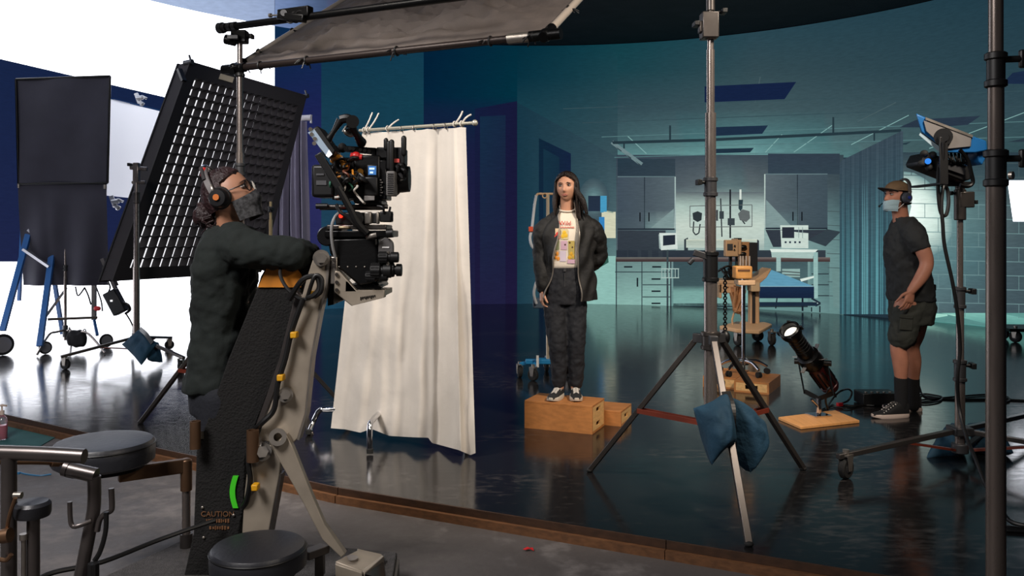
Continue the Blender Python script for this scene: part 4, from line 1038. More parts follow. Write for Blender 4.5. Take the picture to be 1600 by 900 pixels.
mb = MB().rect(1124, 438, 1172, 444, kd - .1, .5).rect(1124, 444, 1150, 458, kd - .1, .03).rect(1124, 444, 1128, 466, kd - .1, .45); build(mb, 'tray', M_tan, ct, bevel=.008)
build(MB().rect(1174, 440, 1188, 456, kd - .1, .2), 'drive_box', mat('pale_tan', (222, 196, 160), .5), ct, bevel=.012)
build(MB().prism([P(1176, 439, kd - .1), P(1204, 419, kd), P(1206, 421, kd), P(1198, 434, kd - .1), P(1184, 446, kd - .1)], (0, .35, 0)), 'folding_shelf', M_tan, ct, bevel=.01)
def bagf(s, t):
    u = 1137 + 25 * s + (9 * t if s < .5 else -2 * t) ; v = 448 + t * (34 + 9 * sin(pi * min(1, s * 1.2 + .1)))
    return P(u, v, kd - .12 + .05 * sin(s * 9 + t * 5) - .06 * sin(pi * s))
build(MB().grid(bagf, 24, 16, thick=.05), 'hanging_bag', M_tan2, ct)
build(MB().tube([P(1147, 488, kd - .1), P(1144, 500, kd - .1), P(1145, 508, kd - .1)], .012).tube([P(1156, 488, kd - .1), P(1160, 498, kd - .1), P(1156, 508, kd)], .012), 'bag_cord', M_tan, ct)
mn = build(MB().rect(1134, 375, 1154, 401, kd - .1, .12).rect(1152, 373, 1159, 398, kd - .06, .3), 'monitor', M_tan, ct, bevel=.012)
build(MB().rect(1136.5, 381, 1145, 391, kd - .108, .01), 'display', mat('grey_display', (70, 74, 80), .3), mn)
build(MB().cyl(P(1148, 384, kd - .12), P(1148, 384, kd - .09), .012).cyl(P(1147.5, 390, kd - .12), P(1147.5, 390, kd - .09), .01), 'button', M_black, mn)
build(MB().rect(1153, 372, 1159, 374.5, kd - .06, .2), 'cap', M_black, mn)
build(MB().rect(1158, 378, 1172, 428, kd + .02, .16), 'back_box', mat('brown_tan', (184, 140, 100), .55), ct, bevel=.01)
build(MB().rect(1171, 379, 1184, 424, kd, .2), 'speaker_box', mat('dark_navy_panel', (30, 32, 40), .7), ct, bevel=.008)
build(MB().ell(P(1161, 386, kd), (.05, .04, .03)).ell(P(1161, 397, kd - .04), (.045, .03, .03)), 'strap_pad', M_black, ct)
mb = MB()
for u in (1157, 1161, 1166, 1171): mb.cyl(P(u, 400, kd - .08), P(u, 418, kd - .08), .012)
build(mb, 'tube_rack', mat('pale_acrylic', (216, 204, 196), .3), ct)
mb = MB()
for k in range(7): mb.tube([P(1126 + k * 3, 420 + (k % 2) * 4, kd), P(1132 + k * 2.4, 428 + (k % 3) * 2, kd - .12), P(1136 + k * 2.5, 437, kd - .05)], .014, n=6)
mb.tube([P(1122, 424, kd), P(1136, 416, kd - .05), P(1146, 420, kd)], .014)
build(mb, 'coiled_leads', M_cable, ct); build(MB().ell(P(1151, 418, kd - .1), (.05, .03, .03)), 'green_clip', mat('leaf_green', (84, 130, 50), .5), ct)
build(MB().rect(1140, 401, 1144, 426, kd, .05).rect(1150, 401, 1153, 426, kd, .05), 'monitor_legs', M_castgrey, ct)

# ================================================================== drip stand on a blue base, behind the woman
qc = V(.315 + .07, 8.15, 0); M_blue = mat('blue_enamel', (36, 124, 176), .35)
dv = thing('drip_stand', 'drip pole on a blue wheeled base with a looping white hose behind the woman', 'drip stand', qc)
zq = lambda v: EYE - (v - VH) * qc.y / F; uq = lambda u: (u - 800) * qc.y / F
qx = uq(856)
build(MB().cyl((qx, qc.y, .16), (qx, qc.y, zq(303)), .017), 'pole', mat('cream_steel', (206, 190, 166), .3, .5), dv)
build(MB().tube([(uq(865), qc.y, zq(303)), (uq(850), qc.y, zq(303)), (uq(841), qc.y, zq(303)), (uq(838), qc.y, zq(306))], .012).torus((uq(851), qc.y - .02, zq(306)), (0, 1, 0), .022, .006), 'hook', M_tan, dv)
build(MB().tube([(uq(838), qc.y, zq(305)), (uq(835), qc.y, zq(322)), (uq(831), qc.y - .05, zq(356)), (uq(828), qc.y - .06, zq(372)), (uq(832), qc.y - .05, zq(386)), (uq(844), qc.y, zq(396)), (uq(848), qc.y, zq(420)), (uq(838), qc.y - .05, zq(440)), (uq(834), qc.y - .05, zq(458)), (uq(838), qc.y - .03, zq(474))], .014, n=8), 'hose', mat('pale_hose', (196, 200, 204), .4), dv)
build(MB().rect(826, 354, 833, 362, qc.y - .09, .06), 'clip', mat('orange_clip', (222, 84, 44), .45), dv, bevel=.006)
build(MB().rect(833, 466, 850, 482, qc.y, .08), 'pump', mat('blue_grey_box', (80, 96, 112), .5), dv, bevel=.01)
mb = MB().box((qx, qc.y, .17), (.2, .12, .05)); build(mb, 'hub', M_blue, dv, bevel=.01)
build(MB().bar((qx - .22, qc.y, .165), (qx + .34, qc.y, .165), .05), 'cross_bar', M_blue, dv, bevel=.008)
build(MB().rect(838, 556, 842, 574, qc.y - .1, .03), 'brake_lever', mat('white_lever', (210, 210, 208), .4), dv)
for (u, v, a) in ((812, 590, .2), (833, 594, .9), (854, 580, .1), (889, 590, .6)):
    p = G(u, v) if v != 594 else G(u, 595)
    hb = V(qx + (-.1 if u < 850 else .1), qc.y, .165)
    lg = build(MB().bar(hb, V(p.x, p.y, .135), .04, .035, up=(0, 0, 1)), 'leg', M_blue, dv, bevel=.006)
    caster(lg, p, a, .058)

# ================================================================== spotlight on a wooden board
bq = [G(1216, 652, .02), G(1251, 667, .02), G(1343, 657, .02), G(1305, 641, .02)]
bdz = [V(p.x, p.y, .022) for p in bq]
brd = thing('floor_board', 'flat maple board on the floor carrying the spotlight', 'board', sum(bdz, V(0, 0, 0)) / 4 - V(0, 0, .022))
build(MB().prism(bdz, (0, 0, -.021)), 'board', mat('pale_maple_board', (212, 152, 92), .5, var=.1, vscale=5, stretch=(8, 1, 1)), brd, bevel=.003)
S0 = P(1279, 650, 6.42); S0.z = .023
sp = thing('spotlight', 'black theatre spotlight tilted up on a short chrome post on the wooden board', 'spotlight', S0)
pz = lambda u, v, d=6.42: P(u, v, d)
mb = MB().box(S0 + V(0, 0, .005), (.15, .13, .009), RZ(.3)); build(mb, 'base_plate', M_chrome, sp)
build(MB().cyl(S0, V(S0.x, S0.y, pz(1279, 622).z), .021), 'post', M_chrome, sp)
build(MB().cyl(pz(1277, 634, 6.40), pz(1268, 624, 6.36), .011), 'locking_pin', M_chrome, sp)
B0 = pz(1270, 566); ax = V(-.60, -.42, .68).normalized(); sx, sy = frame_of(ax); 
at = lambda t: B0 + ax * t
mb = MB().lathe([(.062, .10), (.066, .11), (.066, .16), (.061, .17), (.061, .33), (.066, .34), (.078, .345), (.082, .36), (.082, .40), (.070, .41), (.062, .40), (.062, .36)], B0, ax, 32); lens_b = build(mb, 'lens_barrel', M_blackmetal, sp)
build(MB().lathe([(.001, .372), (.03, .378), (.056, .36), (.056, .352), (.001, .352)], B0, ax, 28), 'lens', mat('glowing_lens', (246, 240, 226), .1, emit=1.0), lens_b)
mb = MB()
for k in range(5): mb.torus(at(.18 + .03 * k), ax, .061, .0025, n=28, m=6)
build(mb, 'barrel_rib', M_black, lens_b)
mb = MB()
for k in range(4):
    a = k * pi / 2 + .5; q = at(.385) + sx * cos(a) * .085 + sy * sin(a) * .085; mb.bar(q - ax * .02, q + ax * .02, .03, .014)
build(mb, 'gel_clip', M_black, lens_b, bevel=.003)
mb = MB().lathe([(.06, .10), (.085, .09), (.092, .06), (.092, .0), (.075, -.03), (.07, -.03)], B0, ax, 28); build(mb, 'shutter_barrel', M_blackmetal, sp)
build(MB().bar(at(.05) + sx * .09, at(.05) + sx * .15 + ax * .02, .03, .006).bar(at(.05) - sx * .09, at(.04) - sx * .15, .03, .006).bar(at(.04) + sy * .09, at(.05) + sy * .14, .03, .006).bar(at(.05) - sy * .09, at(.05) - sy * .14, .03, .006), 'shutter_handle', M_steel, sp)
mb = MB().lathe([(.05, -.03), (.066, -.05), (.07, -.16), (.066, -.27), (.072, -.275), (.072, -.30), (.055, -.335), (.02, -.34)], B0, ax, 28); build(mb, 'lamp_housing', mat('dark_red_housing', (62, 18, 18), .35, .3), sp)
mb = MB()
for k in range(12):
    a = 2 * pi * k / 12; e = sx * cos(a) + sy * sin(a); mb.bar(at(-.07) + e * .071, at(-.26) + e * .071, .006, .012)
build(mb, 'cooling_fin', M_black, sp)
build(MB().bar(at(-.1) + V(0, -.0, .075), at(-.25) + V(0, 0, .075), .03, .02), 'body_stripe', mat('red_label', (150, 30, 26), .4), sp)
# yoke
yk = MB(); w_ = .105
yd = V(0, 1, 0).cross(ax); side = V(.9, -.43, 0).normalized()
bot = V(S0.x, S0.y, pz(1279, 624).z)
for e in (-1, 1): yk.bar(at(0) + side * w_ * e, bot + side * w_ * e + V(0, 0, .05), .035, .008, up=side).bar(bot + side * w_ * e + V(0, 0, .055), bot + V(0, 0, .005), .035, .008, up=(0, 1, 0))
build(yk, 'yoke', M_blackmetal, sp)
build(MB().cyl(at(0) + side * .08, at(0) + side * .135, .022).cyl(at(0) - side * .08, at(0) - side * .135, .022), 'pivot_knob', M_black, sp)
build(MB().tube([at(-.33), at(-.36) + V(.02, 0, -.05), pz(1296, 606), pz(1290, 625, 6.5), pz(1294, 640, 6.6)], .008), 'power_lead', M_cable, sp)

# ================================================================== roller stand with panel light
c5 = V(2.80, 5.20, 0); z5 = lambda v, d=5.2: EYE - (v - VH) * d / F; K = c5.x
rs = thing('light_stand', 'steel stand on three wheeled legs carrying the blue panel light', 'stand', c5)
column(rs, K, 5.2, [(.06, z5(590), .029), (z5(600), z5(478), .023), (z5(485), z5(342), .018)])
collar(rs, K, 5.2, z5(596), z5(562), .034, M_castgrey); collar(rs, K, 5.2, z5(482), z5(448), .030, M_castgrey)
knob(rs, (K + .03, 5.2, z5(571)), (1, -.2, 0), .03, .07); knob(rs, (K + .03, 5.2, z5(455)), (1, -.2, 0), .03, .07)
build(MB().cyl((K, 5.2, z5(344)), (K, 5.2, z5(296)), .035).box((K + .03, 5.2, z5(312)), (.09, .07, .1)), 'stand_head', M_darkstand, rs, bevel=.006); knob(rs, (K + .06, 5.2, z5(316)), (1, 0, 0), .02, .05)
knob(rs, (K - .03, 5.2, z5(302)), (-1, 0, 0), .02, .05)
for (fx, fy, zl) in ((1.95, 4.86, .135), (3.56, 4.70, .135), (3.72, 5.95, .22)):
    d = V(fx - K, fy - 5.2, 0)
    lg = build(MB().bar(V(K, 5.2, .20) + d * .05, V(fx, fy, .135) + d.normalized() * .06, .036, .03, up=(0, 0, 1)), 'leg', M_darkstand, rs, bevel=.003)
    caster(lg, (fx, fy, 0), atan2(d.y, d.x) + pi / 2 + .3, .062)
    build(MB().bar(V(K, 5.2, .085) + d * .06, V(K, 5.2, .165) + d * .48, .034, .014, up=(0, 0, 1)), 'brace', M_red if zl < .2 else M_darkstand, rs)
build(MB().box((K, 5.2, .2), (.12, .12, .05)).cyl((K, 5.2, .06), (K, 5.2, .12), .05), 'hub', M_castgrey, rs, bevel=.006)
saddlebag('teal sandbag lying behind the column of the panel light stand', [P(1476, 672, 5.7), P(1506, 662, 5.75), P(1512, 700, 5.35), P(1446, 718, 5.3)],
          [P(1512, 662, 5.75), P(1556, 672, 5.7), P(1584, 708, 5.3), P(1520, 700, 5.35)], .16, [P(1506, 668, 5.6), P(1516, 672, 5.5), P(1524, 690, 5.35)], (3.0, 5.5, .02))
# panel light
M_gel = mat('grey_housing', (112, 108, 106), .5); M_sky = mat('bright_blue_housing', (22, 92, 150), .4)
pl = thing('panel_light', 'blue framed panel light tilted down left on top of the wheeled stand', 'film light', V(K, 5.2, z5(296)))
dep = 5.02; th = .34
outl = [(1431, 177), (1447, 184), (1520, 213), (1541, 220), (1543, 235), (1524, 239), (1480, 239), (1469, 228), (1439, 206)]
tl = P(1484, 212, dep + th) - P(1484, 212, dep)
pp = lambda px, d, t: MB().prism([P(u, v, d) for u, v in px], tl * (t / th))
build(pp(outl, dep + .01, th), 'housing', M_sky, pl, bevel=.008)
build(pp([(1443, 188), (1518, 214), (1517, 229), (1478, 233), (1447, 205)], dep - .004, .03), 'side_plate', M_gel, pl, bevel=.004)
build(pp([(1446, 183), (1520, 211), (1520, 215), (1446, 187)], dep - .010, th + .02), 'top_rail', M_steel, pl)
build(pp([(1438, 207), (1468, 229), (1478, 240), (1474, 243), (1436, 211)], dep + .02, th - .03), 'diffuser', mat('milky_diffuser', (150, 170, 180), .5), pl)
build(MB().cyl(P(1474, 214, dep - .03), P(1474, 214, dep + .02), .052).cyl(P(1474, 214, dep - .045), P(1474, 214, dep - .02), .03), 'pivot_disc', M_black, pl)
build(MB().cyl(P(1474, 214, dep) + tl * .95, P(1474, 214, dep) + tl * 1.08, .052), 'pivot_disc', M_black, pl)
mb = MB().bar(P(1474, 214, dep - .035), P(1475, 288, dep - .035), .05, .012, up=(0, 1, 0)).bar(P(1474, 214, dep) + tl * 1.1, P(1475, 287, dep) + tl * 1.1 - V(0, 0, tl.z * 1.1), .05, .012, up=(0, 1, 0)).bar(P(1475, 287, dep - .04), P(1475, 287, dep) + V(0, th * 1.1, 0), .05, .014).bar(P(1473, 287, 5.2), P(1516, 288, 5.2), .05, .03)
build(mb, 'yoke', M_black, pl, bevel=.003)
build(MB().cyl(V(K, 5.2, z5(300)), V(K, 5.2, z5(284)), .028), 'spigot', M_darkstand, pl)
build(MB().plate([(1527, 237), (1541, 232), (1541, 246), (1535, 258), (1529, 252)], dep + .05, .18), 'handle_flap', M_sky, pl, bevel=.006)
build(MB().tube([P(1500, 234, dep), P(1512, 250, dep), P(1517, 268, dep), P(1520, 285, dep), P(1512, 291, dep), P(1500, 289, dep)], .012, n=8), 'rear_handle', M_blackmetal, pl)
# power unit hung below
pu = thing('power_unit', 'black power box with a blue round connector hanging under the blue panel light', 'power supply', P(1480, 262, 5.1))
build(MB().plate([(1446, 238), (1454, 239), (1520, 262), (1518, 280), (1506, 284), (1440, 258), (1438, 254)], 5.08, .2), 'case', M_black, pu, bevel=.01)
build(MB().plate([(1470, 250), (1510, 264), (1508, 274), (1468, 260)], 5.065, .02), 'side_panel', M_castgrey, pu, bevel=.003)
build(MB().cyl(P(1450, 252, 5.05), P(1450, 252, 5.09), .018), 'connector', mat('blue_glow_connector', (40, 120, 220), .35, emit=.25), pu)  # faint glow put into the connector's colour
for (u, v) in ((1444, 240), (1440, 256), (1457, 242), (1452, 262)): build(MB().ell(P(u, v, 5.09), (.022, .03, .022)), 'corner_bumper', M_rubber, pu)
mb = MB()
for k in range(6): mb.tube([P(1480 + k * 6, 240, 5.1), P(1484 + k * 5, 247 + (k % 2) * 3, 5.04), P(1490 + k * 4, 256, 5.07)], .008, n=6)
build(mb, 'lead', M_cable, pu)
# hanging cable coil and the long cable down to the floor
def cable(name, label, pts, r=.010, group=None):
    base = Vector(pts[-1]); return single(MB().tube(pts, r, n=8, k=6), name, M_cable, label, 'cable', base, group)
cable('cable', 'black cable looping down from the panel light along the wheeled stand to the floor', [P(1474, 222, 4.97), P(1472, 262, 5.0), P(1467, 258, 5.03), P(1466, 300, 5.04), P(1470, 332, 5.05), P(1478, 336, 5.06), P(1482, 318, 5.07), P(1480, 296, 5.08), P(1474, 292, 5.05), P(1471, 320, 5.04), P(1473, 350, 5.04), P(1476, 385, 5.05), P(1488, 440, 5.06), P(1496, 490, 5.08), P(1500, 545, 5.1), P(1496, 590, 5.1), P(1499, 640, 5.12), P(1510, 682, 4.98), P(1522, 712, 4.8), P(1545, 768, 4.55), P(1566, 800, 4.2), G(1586, 818, .012), G(1640, 826, .012)], .011)

# ================================================================== thick steel pole close on the right
rp = thing('light_stand', 'thick dark steel stand pole close to the camera at right', 'stand', V(P(1555, 360, 2.5).x, 2.5, 0)); rx = P(1556, 360, 2.5).x; zr = lambda v: EYE - (v - VH) * 2.5 / F
column(rp, rx, 2.5, [(.18, zr(245), .0275), (zr(260), zr(100), .0225), (zr(110), zr(-40), .0205)], mat('gunmetal_tube', (120, 110, 104), .28, .75, var=.1, stretch=(6, 6, 1), rvar=.06))
collar(rp, rx, 2.5, zr(292), zr(234), .0285, M_black); collar(rp, rx, 2.5, zr(137), zr(82), .0255, M_black)
for v in (248, 93):
    mb = MB().cyl((rx + .02, 2.5, zr(v)), (rx + .065, 2.49, zr(v)), .010); build(mb, 'knob_stem', M_black, rp)
    build(MB().box((rx + .075, 2.49, zr(v)), (.022, .018, .055)), 'knob', M_black, rp, bevel=.006)
build(MB().cyl((rx + .028, 2.478, zr(275)), (rx + .034, 2.47, zr(275)), .012), 'collar_bolt', M_steel, rp)
for a in (.2, 2.3, 4.3):
    build(MB().bar((rx + .03 * cos(a), 2.5 + .03 * sin(a), .26), (rx + .5 * cos(a), 2.5 + .5 * sin(a), .02), .035), 'leg', M_darkstand, rp)
build(MB().cyl((rx, 2.5, .2), (rx, 2.5, .3), .04), 'hub', M_castgrey, rp)

# ================================================================== cables and small things on the floor
gz = .009
cable('cable', 'black cable running across the floor from the control box past the man to the right', [G(1420, 590, .16), G(1432, 594, .10), G(1437, 606, .05), G(1441, 616, gz), G(1454, 621, gz), G(1500, 624, gz), G(1560, 624, gz), G(1640, 628, gz)], .009)
cable('cable', 'black cable lying in a flat loop behind the man shoes', [G(1418, 626, gz), G(1440, 616, gz), G(1462, 618, gz), G(1472, 621, gz), G(1466, 627, gz), G(1444, 630, gz), G(1420, 627, gz)], .008)
cable('cable', 'black cable arching up beside the spotlight board toward the control box', [G(1290, 640, gz), G(1302, 622, .03), pz(1312, 612, 6.9), pz(1325, 608, 7.0), pz(1331, 614, 7.0), G(1325, 626, .02), G(1312, 632, gz), G(1335, 634, gz), G(1368, 630, gz)], .008)
cable('cable', 'thin black cable snaking between spotlight board and control box', [G(1284, 640, gz), G(1300, 635, gz), G(1325, 638, gz), G(1345, 633, gz), G(1366, 634, gz)], .007)
cb_ = thing('control_box', 'low black box with a row of bright sockets on the floor behind the man', 'control box', G(1372, 634))
q = G(1372, 635); build(MB().box((q.x + .03, q.y + .10, .055), (.30, .2, .10)), 'case', M_black, cb_, bevel=.006)
for k in range(5): build(MB().cyl((q.x - .08 + k * .05, q.y + .05, .104), (q.x - .08 + k * .05, q.y + .05, .114), .012), 'socket', M_steel, cb_)
tp = G(1312, 632, .02); single(MB().box(tp, (.05, .03, .03), RZ(.4)), 'cable_connector', mat('red_connector', (190, 30, 40), .4), 'small red connector on the cables beside the spotlight board', 'connector', V(tp.x, tp.y, .005), bevel=.004)
# ladderless platform dolly whose edge shows at far right
pd = thing('platform_dolly', 'low flat dark platform on grey casters at far right edge', 'dolly', G(1590, 536))
q = G(1596, 536); build(MB().prism([(q.x - .18, q.y - .05, .15), (q.x + .62, q.y - .15, .15), (q.x + .62, q.y + .4, .15), (q.x - .15, q.y + .5, .15)], (0, 0, .04)), 'deck', M_blackmetal, pd)
for dx, dy in ((-.04, .06), (.52, -.02), (.0, .4), (.52, .3)): caster(pd, (q.x + dx, q.y + dy, 0), .5, .078)
cable('cable', 'black cable lying on the bright floor at right behind the thick pole', [G(1440, 625, gz), G(1530, 617, gz), G(1570, 619, gz), G(1577, 626, gz), G(1560, 630, gz)], .008)
cable('cable', 'thin black cable crossing the white reflection at bottom right', [G(1560, 827, gz), G(1575, 829, gz), G(1620, 831, gz), G(1680, 833, gz)], .009)
# things on the concrete at left
mp_ = [G(-30, 694, GZ + .006), G(64, 696, GZ + .006), G(88, 682, GZ + .006), G(40, 664, GZ + .006), G(-20, 664, GZ + .006)]
single(MB().prism(mp_, (0, 0, -.005)), 'floor_mat', mat('teal_mat', (40, 92, 92), .8, var=.15), 'flat teal mat on the concrete at far left', 'mat', V(*mp_[1]))
bo = G(3, 688, GZ); bo.z = GZ + .007; bt = thing('pump_bottle', 'clear pump bottle of pink liquid standing on the teal mat', 'bottle', bo)
build(MB().lathe([(.001, 0), (.03, 0), (.036, .01), (.036, .13), (.03, .155), (.014, .175), (.014, .19), (.001, .19)], bo), 'bottle', mat('clear_plastic', (235, 225, 230), .1, trans=.85), bt)
build(MB().lathe([(.001, .004), (.032, .006), (.033, .105), (.001, .105)], bo), 'liquid', mat('pink_liquid', (226, 60, 112), .2), bt)
build(MB().lathe([(.016, .18), (.016, .21), (.006, .212), (.006, .24), (.012, .242), (.012, .255), (.001, .256)], bo).bar(bo + V(0, 0, .25), bo + V(.04, -.01, .247), .012), 'pump', mat('white_plastic', (220, 200, 186), .4), bt)
zt = thing('cable_tie', 'blue zip tie lying on the concrete floor at left', 'cable tie', G(55, 741, GZ))
build(MB().tube([G(30, 738, GZ + .012), G(42, 741, GZ + .01), G(62, 743, GZ + .008), G(80, 741, GZ + .006)], .005, n=6).box(G(29, 739, GZ + .012), (.02, .016, .012)), 'tie', mat('blue_nylon', (50, 116, 160), .4), zt)
rt = G(826, 859, GZ + .006); rn = random.Random(4)
mb = MB(); mb.prism([rt + V(-.026, 0, 0), rt + V(-.012, -.012, .004), rt + V(.004, -.008, .008), rt + V(.024, -.014, 0), rt + V(.02, .004, .006), rt + V(.008, .008, .002), rt + V(-.006, .012, .006)], (0, 0, .004)); single(mb, 'tape_scrap', mat('bright_red_tape', (214, 40, 44), .5), 'scrap of red tape on the concrete in front of the stage edge', 'tape', V(rt.x, rt.y, GZ))
# ================================================================== camera dolly
M_carpet = mat('black_carpet', (19, 18, 18), .95, bump=.5, bscale=120)
M_deck = mat('grey_grip_deck', (66, 63, 62), .85, var=.3, vscale=40, bump=.5, bscale=160)
M_vinyl = mat('black_vinyl', (36, 37, 42), .42, bump=.08, bscale=50)
M_bronze = mat('brown_steel', (116, 88, 66), .4, .7, var=.2)
M_tubeg = mat('grey_tube', (104, 98, 96), .33, .8, var=.15, rvar=.08)
M_orange = mat('amber_paint', (190, 118, 28), .55, var=.1)
M_yel = mat('yellow_tag', (214, 156, 22), .5)
DD = 3.35
q0 = V(-1.20, 3.3, GZ)
do = thing('camera_dolly', 'big dark wheeled camera dolly with a raised arm and round black seats at front left', 'camera dolly', q0)
# wheeled chassis (mostly below the frame) and its deck
dk = [(-1.46, 3.84), (-.50, 3.62), (-.42, 2.55), (-1.95, 2.45), (-1.72, 3.2)]
build(MB().prism([(x, y, .0) for x, y in dk], (0, 0, .05)), 'deck', M_deck, do, bevel=.006)
build(MB().prism([(x * .97, y * .99 - .0, GZ + .04) for x, y in dk], (0, 0, .075)), 'chassis', M_blackmetal, do)
for x, y in ((-1.35, 3.66), (-.62, 3.48), (-.58, 2.68), (-1.72, 2.62)):
    build(MB().lathe([(.03, -.03), (.062, -.03), (.07, -.015), (.07, .015), (.062, .03), (.03, .03)], (x, y, GZ + .07), (1, .3, 0)), 'wheel', M_rubber, do)
# the carpeted arm
arm = [(407, 432), (416, 416), (427, 404), (489, 402), (480, 430), (470, 458), (446, 560), (420, 613), (397, 670), (383, 718), (381, 787), (374, 832), (356, 905), (286, 905), (302, 834), (307, 694), (318, 673), (357, 560), (400, 455)]
ao = build(MB().plate(arm, DD + .03, .24), 'carpeted_arm', M_carpet, do, bevel=.006)
build(MB().plate([(403, 449), (417, 418), (463, 418), (471, 430), (470, 449)], DD + .022, .258), 'amber_band', M_orange, ao)
build(MB().bar(P(420, 403, DD + .05), P(492, 400, DD + .05), .05, .05), 'top_bar', M_blackmetal, do, bevel=.008)
g = [P(368 - 5 * sin((k / 12) * pi) , 744 + 50 * k / 12, DD + .022) for k in range(13)]
mb = MB()
for k in range(12): mb.prism([g[k] - V(.011, 0, 0), g[k] + V(.011, 0, 0), g[k + 1] + V(.011, 0, 0), g[k + 1] - V(.011, 0, 0)], (0, .012, 0))
build(mb, 'green_sticker', mat('green_sticker', (70, 214, 40), .5), ao)
# stencilled warning on the arm
def lettering(txt, name, m, parent, org, size, xa=V(1, 0, 0), za=V(0, 0, 1), dep=.002):
    cu = bpy.data.curves.new(name + '_outline', 'FONT'); cu.body = txt; cu.size = size; cu.extrude = 0; cu.align_x = 'CENTER'
    o = bpy.data.objects.new(name + '_outline', cu); COL.objects.link(o)
    dg = bpy.context.evaluated_depsgraph_get(); me = o.evaluated_get(dg).to_mesh()
    mb = MB(); yy = xa.cross(za)
    mb.add([Vector(org) + xa * v.co.x + za * v.co.y for v in me.vertices], [tuple(p.vertices) for p in me.polygons])
    COL.objects.unlink(o); bpy.data.objects.remove(o)
    r = build(mb, name, m, parent, flat=True)
    md = r.modifiers.new('thickness', 'SOLIDIFY'); md.thickness = dep; md.offset = 0
    return r
M_sten = mat('faded_stencil', (112, 76, 48), .7, var=.35, vscale=60)
c_ = P(340, 807, DD + .026); lettering('CAUTION', 'stencil_text', M_sten, ao, c_, .030)
rn = random.Random(3); mb = MB()                 # two more worn lines that cannot be read any longer
for v_, u0_, u1_ in ((814, 322, 358), (825, 327, 358)):
    u = u0_
    while u < u1_:
        w_ = rn.uniform(1.2, 3.4); h_ = rn.uniform(3, 6); mb.rect(u, v_ - h_ / 2, u + w_, v_ + h_ / 2, DD + .026, .006); u += w_ + rn.uniform(.8, 1.8)
build(mb, 'worn_stencil', M_sten, ao)
for u, v in ((316, 793), (365, 805), (318, 840)): build(MB().ell(P(u, v, DD + .026), (.006, .004, .006)), 'rivet', M_steel, ao)
# metal side arm, its lower half, the prop strut
up = [(489, 404), (494, 395), (502, 391), (510, 394), (514, 402), (512, 430), (509, 449), (500, 484), (486, 560), (477, 647), (465, 686), (450, 700), (428, 706), (420, 690), (400, 690), (420, 640), (450, 560), (470, 470), (480, 432)]
so = build(MB().plate(up, DD - .03, .03), 'side_arm', M_alu, do, bevel=.004)
build(MB().plate([(512, 402), (516, 404), (511, 450), (502, 485), (488, 560), (479, 648), (467, 688), (464, 687), (476, 647), (485, 560), (499, 484), (508, 449)], DD - .04, .06), 'arm_flange', M_steel, so)
build(MB().plate([(462, 455), (470, 462), (448, 560), (412, 655), (398, 668), (418, 613), (436, 560)], DD - .035, .04), 'arm_channel', M_tubeg, so, bevel=.004)
build(MB().plate([(398, 690), (440, 700), (437, 741), (420, 834), (378, 834), (382, 770), (388, 718)], DD - .025, .03), 'lower_arm', M_alu, do, bevel=.004)
build(MB().plate([(437, 741), (440, 741), (423, 835), (419, 835)], DD - .035, .06), 'arm_flange', M_darkstand, do)
for u, v, r in ((502, 403, .022), (446, 617, .02), (410, 706, .024)):
    build(MB().cyl(P(u, v, DD - .075), P(u, v, DD), r, n=6).cyl(P(u, v, DD - .05), P(u, v, DD), r * 1.5), 'hex_bolt', M_steel, do)
stp = [(447, 678), (458, 700), (486, 771), (507, 820), (540, 866), (533, 872), (503, 843), (470, 780), (431, 711), (424, 695)]
sto = build(MB().plate(stp, DD - .07, .035), 'prop_strut', M_alu, do, bevel=.004)
build(MB().pipe(P(434, 683, DD - .09), P(434, 683, DD - .02), .034, .016), 'pivot_ring', M_steel, sto)
mb = MB().prism([P(524, 877, 3.3), P(558, 860, 3.5), P(597, 869, 3.52), P(566, 892, 3.28)], (0, 0, -.02)); mb.prism([P(558, 857, 3.52), P(597, 866, 3.54), P(597, 872, 3.5), P(558, 863, 3.48)], (0, 0, -.05)); mb.prism([P(597, 867, 3.54), P(600, 869, 3.5), P(570, 895, 3.26), P(566, 891, 3.28)], (0, 0, -.09)); mb.prism([P(524, 879, 3.29), P(566, 893, 3.27), P(566, 896, 3.25), P(524, 882, 3.27)], (0, 0, -.06))
build(mb, 'foot_block', M_alu, do, bevel=.003); build(MB().cyl(P(548, 876, 3.38), P(548, 876, 3.38) + V(0, 0, .012), .03), 'foot_pin', M_steel, do)
build(MB().prism([P(597, 870, 3.54), P(612, 896, 3.54), P(600, 905, 3.3), P(570, 897, 3.26)], (0, 0, -.06)), 'foot_ramp', M_blackmetal, do)
build(MB().bar(P(476, 868, 3.2), P(508, 856, 3.3), .05, .03).bar(P(500, 862, 3.28), P(500, 898, 3.28), .035), 'square_bracket', M_darkstand, do, bevel=.003)
# open tube sockets
build(MB().pipe(P(305, 658, DD - .02), P(305, 701, DD - .02), .021, .015), 'tube_socket', M_bronze, do); build(MB().bar(P(309, 680, DD), P(316, 680, DD + .06), .03), 'socket_lug', M_steel, do)
build(MB().pipe(P(395, 672, DD - .07), P(395, 721, DD - .07), .024, .017), 'tube_socket', M_bronze, do); build(MB().bar(P(400, 690, DD - .06), P(402, 700, DD), .04), 'socket_lug', M_steel, do)
